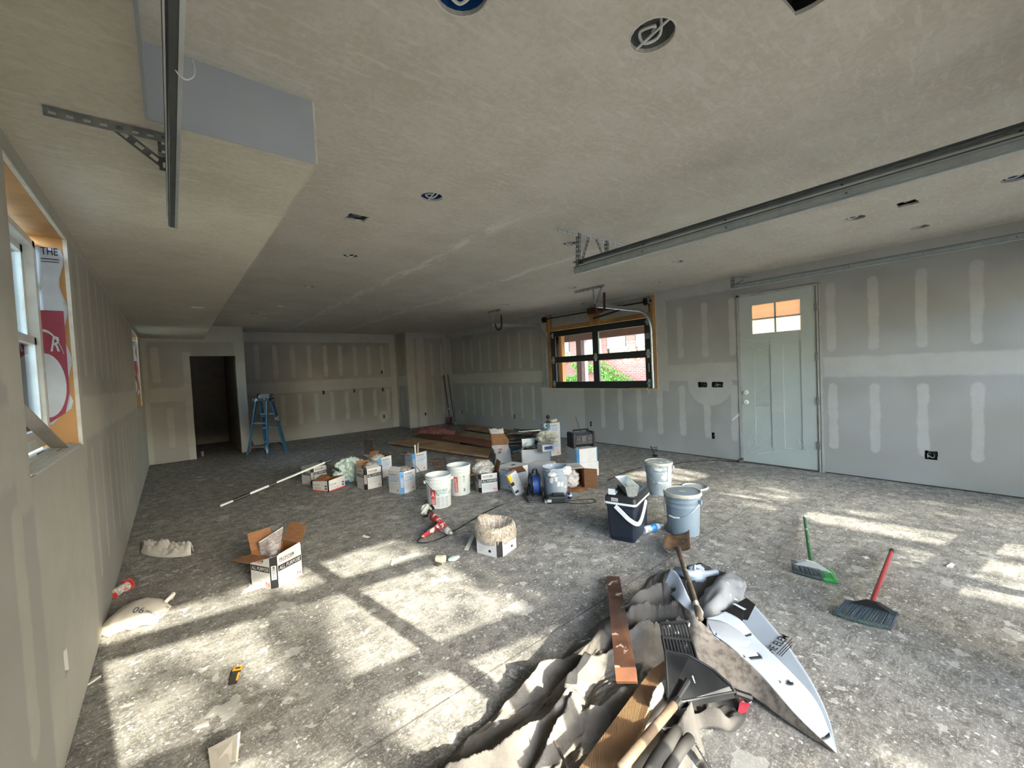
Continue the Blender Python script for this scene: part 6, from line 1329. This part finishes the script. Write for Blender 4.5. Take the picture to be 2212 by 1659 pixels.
# ================================================================ FOREGROUND PILE
def cat2(pts, k): return catmull([V((p[0], p[1], 0)) for p in pts], k)
Ledge = cat2([(.05, 1.10), (.42, 1.33), (.70, 1.40), (.98, 1.43), (1.27, 1.45), (1.60, 1.49), (1.86, 1.52), (2.09, 1.49), (2.30, 1.55), (2.52, 1.60), (2.72, 1.56), (2.90, 1.46)], 12)
Redge = cat2([(.75, .10), (1.05, .28), (1.30, .52), (1.46, .70), (1.56, .78), (1.66, .70), (1.80, .70), (1.95, .84), (2.15, 1.0), (2.40, 1.08), (2.70, 1.12), (2.95, 1.22)], 12)
def rid(pts, w): return ([at(*p) for p in pts], w)
ridges = [rid([(860, 1700, .10), (1000, 1640, .14), (1100, 1580, .155), (1195, 1517, .155), (1232, 1492, .12)], .055),
          rid([(1080, 1720, .10), (1150, 1659, .10), (1205, 1580, .12), (1238, 1505, .12)], .05),
          rid([(900, 1640, .03), (1000, 1560, .045), (1080, 1500, .05), (1170, 1440, .06)], .03),
          rid([(1060, 1510, .06), (1150, 1450, .09), (1240, 1400, .11), (1295, 1365, .09)], .05),
          rid([(1225, 1475, .10), (1265, 1430, .12), (1315, 1400, .09), (1400, 1350, .15), (1490, 1350, .16)], .05),
          rid([(1310, 1345, .10), (1370, 1300, .17), (1430, 1268, .21), (1475, 1290, .20)], .06),
          rid([(1345, 1330, .15), (1400, 1315, .18), (1460, 1318, .19)], .035),
          rid([(1300, 1500, .05), (1350, 1480, .06), (1405, 1450, .08)], .08),
          rid([(1240, 1560, .07), (1300, 1530, .09), (1380, 1480, .10)], .07),
          rid([(1320, 1680, .13), (1365, 1600, .16), (1405, 1535, .18), (1428, 1490, .18)], .035),
          rid([(1425, 1640, .09), (1460, 1580, .12), (1500, 1545, .13), (1560, 1530, .12)], .05),
          rid([(1500, 1640, .03), (1520, 1590, .07), (1560, 1560, .08), (1600, 1540, .05)], .04),
          rid([(1290, 1659, .08), (1200, 1720, .10)], .12)]
def hgt(x, y):
    h = .018
    for pts, w in ridges:
        best = 9; hz = 0
        for a, b in zip(pts, pts[1:]):
            dx, dy = b.x-a.x, b.y-a.y; t = max(0, min(1, ((x-a.x)*dx+(y-a.y)*dy)/(dx*dx+dy*dy+1e-9))); d = math.hypot(x-a.x-dx*t, y-a.y-dy*t)
            if d < best: best = d; hz = a.z+(b.z-a.z)*t
        if best < w*3.2:
            q = best/w; s_ = hz*max(0, 1-q/2.1)**1.15; h = max(h, s_) if abs(h-s_) > .02 else (h+s_)/2+.5*abs(h-s_)+.004
    a_ = x*.93+y*.36; b_ = -x*.36+y*.93; n = .030*(1-3.0*abs(N3((a_*2.4, b_*8, 0), 1, 2)))+.010*(1-2.6*abs(N3((a_*7+b_*4, b_*20, 0), 1, 5)))+.005*(1-2.6*abs(N3((a_*22, b_*30, 0), 1, 6)))
    return max(.004, h+n*(.35+min(1, h*7)))
rows = []; nl = len(Ledge)
for i in range(nl*2-1):
    k = i//2; a = Ledge[k] if i % 2 == 0 else (Ledge[k]+Ledge[k+1])/2; b = Redge[k] if i % 2 == 0 else (Redge[k]+Redge[k+1])/2
    row = []; m = 190
    for j in range(m+1):
        s_ = j/m; p = a.lerp(b, s_); e = min(s_, 1-s_); ed = min(1, e*a.to_2d().__sub__(b.to_2d()).length/.03)
        w_ = .02*N3((p.x*6, p.y*6, 4)); z = .003+(hgt(p.x, p.y)-.003)*min(1, .25+.75*ed)
        row.append(V((p.x+w_*.6, p.y+w_, z)))
    rows.append(row)
def tarp_mat():
    t = NT('stained_shaded_canvas'); p = t.coord(); x, y, z = t.xyz(p)
    n1 = t.noise(p, 2.4, 4, .6); n2 = t.noise(p, 11, 4, .6); n3 = t.noise(p, 240, 2, .5)
    c = t.mix(t.step(n1, .42, .62), lin('6e6963'), lin('54504c')); c = t.mix(t.step(n2, .5, .66, 0, .5), c, lin('4f4b47'))
    dk = t.step(t.ma('ADD', x, t.ma('MULTIPLY', n1, .8)), 1.95, 2.30); c = t.mix(t.ma('MULTIPLY', dk, .85), c, lin('3d3c3b'))  # darker towards the far end: pile shade and dark cloth put into colour
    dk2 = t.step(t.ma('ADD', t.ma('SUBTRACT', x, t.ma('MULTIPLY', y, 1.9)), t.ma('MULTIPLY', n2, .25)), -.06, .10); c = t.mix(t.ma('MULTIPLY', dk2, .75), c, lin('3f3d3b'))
    c = t.mix(t.step(t.noise(p, 7, 3, .5, .8), .68, .70, 0, .8), c, lin('c4bfb6'))
    t.bsdf(c, .9, 0, t.bump(t.ma('ADD', n3, t.ma('MULTIPLY', n2, 2.)), .45, .006), .15); return t.m
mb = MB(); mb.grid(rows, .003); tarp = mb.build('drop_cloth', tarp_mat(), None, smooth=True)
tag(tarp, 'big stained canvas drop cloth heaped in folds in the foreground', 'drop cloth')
def sheet(edgeA, edgeB, n, m, amp, seed, sag=0.):
    """cloth patch between two edge polylines"""
    def res(pts, k):
        q = catmull(pts, 8); return [q[round(i*(len(q)-1)/(k-1))] for i in range(k)]
    A_, B_ = res(edgeA, n), res(edgeB, n); rows = []
    for i in range(n):
        rows.append([])
        for j in range(m):
            w = j/(m-1); p = A_[i].lerp(B_[i], w); nz = N3((p.x*7, p.y*7, p.z*7), 1, seed); e = math.sin(PI*w); p.z = max(.003, p.z+amp*nz*(e+.25)-sag*e); p.x += amp*.4*nz*e; rows[-1].append(p)
    return rows
# --- house wrap sheet
hw = M('white_wrap_face', 'a3abb4', .5, c2='949ca8', sc=4, bump=.15, bsc=18); hb = M('brown_wrap_back', '7d746a', .75, c2='554d46', sc=38, amt=.9, bump=.5, bsc=70); hg = M('grey_wrap_shade', '9a9da2', .45, c2='8b8e94', sc=3)  # grey wrap: shaded side of the flaps put into the colour
t = thing('house_wrap', 'torn sheet of white printed house wrap sprawling right of the pile', 'house wrap', (0, 0, 0))
D = [[at(1560, 1322, .03), at(1585, 1360, .012), at(1640, 1420, .008), at(1700, 1500, .008), at(1760, 1570, .008), at(1802, 1622, .006)], [at(1608, 1294, .05), at(1634, 1312, .03), at(1697, 1388, .012), at(1752, 1470, .008), at(1789, 1548, .006), at(1808, 1624, .004)]]
mb = MB(); rowsD = sheet(D[0], D[1], 40, 14, .003, 3); mb.grid(rowsD, .0015); mb.build('lower_layer', M('blue_grey_wrap', '8d96a0', .55, c2='808994', sc=3, bump=.1), t, smooth=True)
C = [[at(1526, 1335, .16), at(1540, 1368, .15), at(1575, 1395, .13), at(1640, 1455, .10), at(1720, 1545, .055), at(1806, 1626, .010)], [at(1566, 1320, .12), at(1599, 1339, .10), at(1635, 1380, .075), at(1712, 1456, .05), at(1765, 1520, .025), at(1808, 1625, .008)]]
mb = MB(); mb.grid(sheet(C[0], C[1], 48, 16, .007, 8), .0015); mb.build('upper_layer', hw, t, smooth=True)
B_ = [[at(1468, 1301, .24), at(1502, 1331, .21), at(1541, 1368, .15), at(1575, 1395, .13), at(1640, 1455, .10), at(1720, 1545, .055), at(1806, 1626, .012)], [at(1470, 1310, .20), at(1490, 1370, .13), at(1506, 1422, .09), at(1560, 1471, .05), at(1622, 1502, .03), at(1700, 1560, .012), at(1804, 1627, .003)]]
mb = MB(); mb.grid(sheet(B_[0], B_[1], 50, 12, .010, 5), .0015); mb.build('back_side_fold', hb, t, smooth=True, label='brown fibrous back side turned up')
A_ = [[at(1449, 1228, .25), at(1464, 1240, .26), at(1488, 1290, .25), at(1513, 1339, .21)], [at(1430, 1267, .19), at(1450, 1285, .20), at(1468, 1302, .235), at(1502, 1332, .205)]]
mb = MB(); mb.grid(sheet(A_[0], A_[1], 24, 10, .012, 6), .0015); mb.build('upper_flap', hw, t, smooth=True)
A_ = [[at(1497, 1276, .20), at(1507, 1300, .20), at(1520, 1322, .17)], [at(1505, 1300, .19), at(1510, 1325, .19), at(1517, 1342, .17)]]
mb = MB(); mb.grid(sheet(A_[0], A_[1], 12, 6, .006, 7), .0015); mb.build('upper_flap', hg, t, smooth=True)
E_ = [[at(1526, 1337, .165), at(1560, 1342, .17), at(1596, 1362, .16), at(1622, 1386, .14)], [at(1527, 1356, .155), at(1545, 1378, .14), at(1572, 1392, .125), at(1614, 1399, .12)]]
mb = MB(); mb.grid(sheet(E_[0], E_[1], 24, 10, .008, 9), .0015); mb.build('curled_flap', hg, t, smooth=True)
mb = MB(); mb.add([at(1570, 1317, .055), at(1612, 1291, .058), at(1632, 1306, .045), at(1615, 1340, .028), at(1605, 1338, .030), at(1602, 1345, .028), at(1558, 1320, .055)], [(0, 1, 2, 3, 4, 5), (0, 5, 6)]); mb.build('black_emblem', ink, t)
mb = MB(); mb.add([at(1582, 1304, .063), at(1588, 1303, .063), at(1613, 1316, .055), at(1607, 1318, .052)], [(0, 1, 2, 3)]); mb.build('white_swoosh', hw, t)
O = at(1672, 1414, .019); U = at(1708, 1378, .019)-O; Wd = U.length; U.normalize(); Vv = V((0, 0, 1)).cross(U)
mb = MB(); put_text(mb, 'HE ELEM', O+Vv*.004, U, Vv, Wd*.98, .038, 0, .003)
for k in range(3): put_rect(mb, O+Vv*(-.010-.010*k)+U*.01, U, Vv, 0, Wd*(.95-.15*k), 0, .004, .002)
mb.build('lettering', ink, t)
# --- grey fabric sleeve and pale film tube behind it
P1, P2 = at(1514, 1336, .05), at(1590, 1236, .05)
d = (P2-P1).normalized(); pr_ = V((-d.y, d.x, 0)); rows = []
for i in range(26):
    u = i/25; w = .066+.030*math.sin(PI*u)*1.2; w *= (1 if u < .9 else math.sqrt(max(.05, 1-((u-.9)/.12)**2))); ht = .085*math.sin(PI*min(1, .12+u*.84))**.5
    rows.append([P1.lerp(P2, u)*V((1, 1, 0)).length/1.4142*1.0 if False else V((P1.lerp(P2, u).x, P1.lerp(P2, u).y, 0))+pr_*math.cos(a)*w*(1+.2*N3((u*4, a, 1)))+V((0, 0, .004+ht*max(0, math.sin(a))*(1+.35*math.cos(3*a+u*3)*.5)+.02*N3((u*8, a*3, 2)))) for a in [PI*k/16 for k in range(17)]])
mb = MB(); mb.grid(rows, .003); tag(mb.build('fabric_sleeve', M('grey_shiny_fabric', '757678', .7, c2='606164', sc=6, splat='c2c0ba', sps=16, spt=.66, bump=.3, bsc=14), None, smooth=True), 'grey puffed fabric sleeve behind the shovel handle', 'fabric')
mb = MB(); mb.tube(catmull([at(1462, 1232, .06), at(1490, 1240, .08), at(1520, 1240, .05), at(1548, 1236, .03)], 6), [.03]*3+[.028]*10+[.02]*6, 12); tag(mb.build('film_tube', M('pale_blue_film', '8b949d', .5, c2='747d88', sc=9), None, smooth=True), 'pale blue-grey film twisted behind the shovel handle', 'film')
mb = MB(); crumple(mb, (0, 0, .05), (.07, .05, .06), 81, n=30, m=18, amp=.4, fr=7); ob = mb.build('film_wad', M('pale_blue_film', 'a7b0b8', .35), None, smooth=True, loc=at(1507, 1262, .0)+V((.02, .02, 0))); tag(ob, 'wad of pale film right beside the shovel handle', 'film')
# --- square shovel
t = thing('square_shovel', 'rusty square-mouth shovel with splattered handle, blade in front of the blue-grey bucket', 'shovel', (0, 0, 0))
c00, c10, c11, c01 = at(1433, 1190, .03), at(1492, 1196, .05), at(1489, 1147, .085), at(1437, 1154, .06)
rows = []
for i in range(9):
    u = i/8; row = []
    for j in range(11):
        w = j/10; p = c00.lerp(c01, u).lerp(c10.lerp(c11, u), w); e = abs(2*w-1); p.z += -.014*(1-e**2)+.012*(e**6)+.03*(1-u)**5-.0; p.z = max(.006, p.z); row.append(p)
    rows.append(row)
mb = MB(); mb.grid(rows, .003); mb.build('blade', M('rusty_shovel_steel', '8b6b4c', .42, .45, c2='5a4636', sc=12, amt=.9, splat='a08d78', sps=9, spt=.66, bump=.1), t, smooth=True)
hs = [at(1465, 1186, .045), at(1470, 1200, .07), at(1480, 1235, .14), at(1492, 1270, .20), at(1512, 1335, .27)]
mb = MB(); mb.tube([hs[0]+V((.03, .06, -.025)), hs[0], hs[1], hs[1].lerp(hs[2], .35)], [.012, .022, .021, .019], 12); mb.build('socket', M('rusty_socket', '5d4c3e', .6, .3, splat='c9c7be', sps=12, spt=.6), t, smooth=True)
mb = MB(); mb.tube(catmull(hs[1:], 6), .0165, 12); mb.build('handle', M('splattered_handle', '5c4e40', .7, c2='3f352b', sc=9, splat='c9c4b8', sps=13, spt=.60), t, smooth=True)
mb = MB(); mb.grid([[at(1434, 1183, .035), at(1436, 1186, .032)], [at(1445, 1190, .030), at(1445, 1194, .03)], [at(1457, 1188, .03), at(1455, 1193, .03)]], .002); mb.build('paint_rim', mudspl, t)
# --- boards of the pile
def depth_pt(px, py, dep): d_ = ray(px, py); return V((0, 0, CH))+d_*(dep/FPX)
t = thing('wood_board', 'dark stained board with a raw orange end leaning up over the drop cloth', 'board', (0, 0, 0))
f0, f1, n1_, n0 = depth_pt(1310, 1245, 2.88), depth_pt(1338, 1245, 2.86), depth_pt(1373, 1441, 1.66), depth_pt(1328, 1442, 1.68)
def slab(mb, q, th):
    n = (q[1]-q[0]).cross(q[3]-q[0]).normalized()*th
    if n.z > 0: n = -n
    mb.hexa([v+n for v in q]+list(q))
mb = MB(); slab(mb, [f0, f1, n1_, n0], .022); mb.build('plank_body', M('dark_mahogany_board', '5c3b28', .5, c2='3c261b', sc=7, amt=.9, splat='a89c94', sps=12, spt=.62, bump=.1), t)
m1_, m0_ = depth_pt(1376, 1472, 1.62), depth_pt(1331, 1472, 1.64)
mb = MB(); slab(mb, [n0, n1_, m1_, m0_], .022); mb.build('bare_end', M('orange_bare_wood', '6b452f', .5, c2='523322', sc=8, amt=.8), t)
t = thing('oak_plank', 'light orange ribbed plank sticking out from under the black dustpan', 'board', (0, 0, 0))
q = [at(1406, 1447, .145), at(1440, 1424, .15), at(1352, 1659, .24), at(1246, 1665, .22)]
def ribmat():
    t_ = NT('ribbed_oak'); p = t_.coord(); w_ = t_.n('ShaderNodeTexWave'); w_.wave_type = 'BANDS'; w_.bands_direction = 'DIAGONAL'; w_.inputs['Scale'].default_value = 75; w_.inputs['Distortion'].default_value = 1.2
    t_.t.links.new(t_.mapping(p, (1, -1, 1)), w_.inputs['Vector']); c = t_.mix(t_.step(w_.outputs[1], .3, .8, 0, .45), lin('90704f'), lin('705338')); t_.bsdf(c, .6, 0, t_.bump(w_.outputs[1], .3, .003)); return t_.m
mb = MB(); slab(mb, q, .02); mb.build('plank_body', ribmat(), t)
# --- black dustpan
t = thing('lobby_dustpan', 'black plastic dustpan with slotted hood lying on the drop cloth', 'dustpan', (0, 0, 0))
bp = M('dusty_black_plastic', '17181a', .4, c2='2d2e30', sc=9, splat='a9a8a2', sps=10, spt=.70)
g = [at(1426, 1347, .27), at(1482, 1344, .26), at(1506, 1424, .205), at(1438, 1407, .215)]
def gp(u, v): return g[0].lerp(g[1], u).lerp(g[3].lerp(g[2], u), v)
mb = MB(); gn = (g[1]-g[0]).cross(g[3]-g[0]).normalized()
for (a, b) in ((gp(0, 0), gp(1, 0)), (gp(0, 1), gp(1, 1)), (gp(0, .52), gp(1, .52))): mb.beam(a, b, .012, .008, gn)
for k in range(10): u = k/9; mb.beam(gp(u, 0), gp(u, 1), .0065, .007, gn)
mb.build('slotted_hood', bp, t)
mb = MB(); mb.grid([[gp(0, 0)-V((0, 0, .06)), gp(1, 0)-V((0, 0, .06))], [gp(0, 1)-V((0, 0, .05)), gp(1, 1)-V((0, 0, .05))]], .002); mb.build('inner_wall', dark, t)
pn = [at(1437, 1407, .215), at(1489, 1418, .21), at(1540, 1448, .18), at(1578, 1482, .15), at(1588, 1497, .13), at(1460, 1521, .17), at(1443, 1510, .18)]
mb = MB(); lo = [v-V((0, 0, .022)) for v in pn]; n = len(pn)
mb.add(pn+lo, [tuple(range(n)), tuple(range(2*n-1, n-1, -1))]+[(i, (i+1) % n, n+(i+1) % n, n+i) for i in range(n)]); mb.build('pan', bp, t)
mb = MB()
for a, b in zip(pn, pn[1:]+pn[:1]): mb.tube([a+V((0, 0, .004)), b+V((0, 0, .004))], .0055, 6)
mb.build('rim', bp, t)
mb = MB(); mb.tube([at(1462, 1510, .185), at(1486, 1470, .20)], [.010, .012], 8); mb.build('handle_stub', black, t); mb = MB(); mb.tube([at(1586, 1495, .13), at(1618, 1506, .09), at(1612, 1512, .06)], [.012, .016, .012], 8); mb.build('hinge_arm', black, t)
mb = MB(); mb.tube([at(1458, 1521, .18), at(1420, 1565, .215), at(1375, 1618, .25), at(1338, 1664, .28)], [.0165]*4, 14); mb.build('handle', M('worn_wood_handle', '6b5846', .6, c2='524336', sc=9, st=(4, 4, .5), splat='a59b8d', sps=12, spt=.7), t, smooth=True)
mb = MB(); mb.tube([at(1465, 1514, .18), at(1456, 1524, .18)], .02, 12); mb.build('collar', black, t)
mb = MB(); a_ = [at(1601, 1504, .05), at(1627, 1507, .05), at(1612, 1538, .02), at(1592, 1545, .015)]; slab(mb, a_, .012); o_ = mb.build('red_package', M('red_foil_bag', '8c2331', .35), None); tag(o_, 'scrap of red and white packaging under the dustpan edge', 'packaging')
mb = MB(); mb.add([at(1603, 1513, .053), at(1624, 1515, .053), at(1622, 1519, .05), at(1602, 1517, .05)], [(0, 1, 2, 3)]); mb.build('white_stripe', white_card, o_)
# --- hook straps and hoses at the bottom
rub = M('dark_rubber_hose', '2a2826', .8, c2='363432', sc=8)
mb = MB(); mb.tube(catmull([at(1390, 1690, .15), at(1418, 1640, .17), at(1445, 1605, .17), at(1462, 1580, .14)], 6), .022, 12); tag(mb.build('rubber_hose', rub, None, smooth=True), 'dark limp hose nearest the wooden dustpan handle', 'hose')
mb = MB(); mb.tube(catmull([at(1425, 1700, .13), at(1448, 1655, .14), at(1470, 1620, .15), at(1490, 1596, .13)], 6), .020, 12); tag(mb.build('rubber_hose', rub, None, smooth=True), 'dark limp hose beside the white-edged steel bracket', 'hose')
t = thing('steel_bracket', 'black angle bracket with a bright edge at the bottom of the pile', 'bracket', (0, 0, 0))
q0, q1, q2 = at(1482, 1600, .13), at(1500, 1604, .12), at(1528, 1650, .06)
mb = MB(); mb.beam(q0, q1, .04, .004, (0, .5, 1)); mb.beam(q1, q2, .034, .004, (.4, 0, 1)); mb.build('strap', black, t)
mb = MB(); mb.beam(q0+V((-.01, .022, .004)), q1+V((0, .022, .004)), .004, .004); mb.build('bright_edge', galv, t)
for k in range(3): p = q1.lerp(q2, .35+.25*k); mb = MB(); mb.tube([p+V((0, 0, .001)), p+V((.001, 0, .006))], .0045, 8); mb.build('rivet', galv, t)
mb = MB(); mb.hexa([at(1427, 1572, .15), at(1440, 1590, .13), at(1466, 1590, .13), at(1462, 1578, .15), at(1427, 1570, .17), at(1440, 1586, .155), at(1466, 1584, .155), at(1462, 1572, .17)]); tag(mb.build('strap_buckle', black), 'black notched buckle piece between dustpan and hoses', 'buckle')
mb = MB(); mb.tube([at(1196, 1600, .16), at(1210, 1625, .14), at(1226, 1659, .13)], [.004, .006, .004], 6); tag(mb.build('stick', M('dark_twig', '3a3029', .8)), 'thin dark stick on the drop cloth at the bottom edge', 'stick')
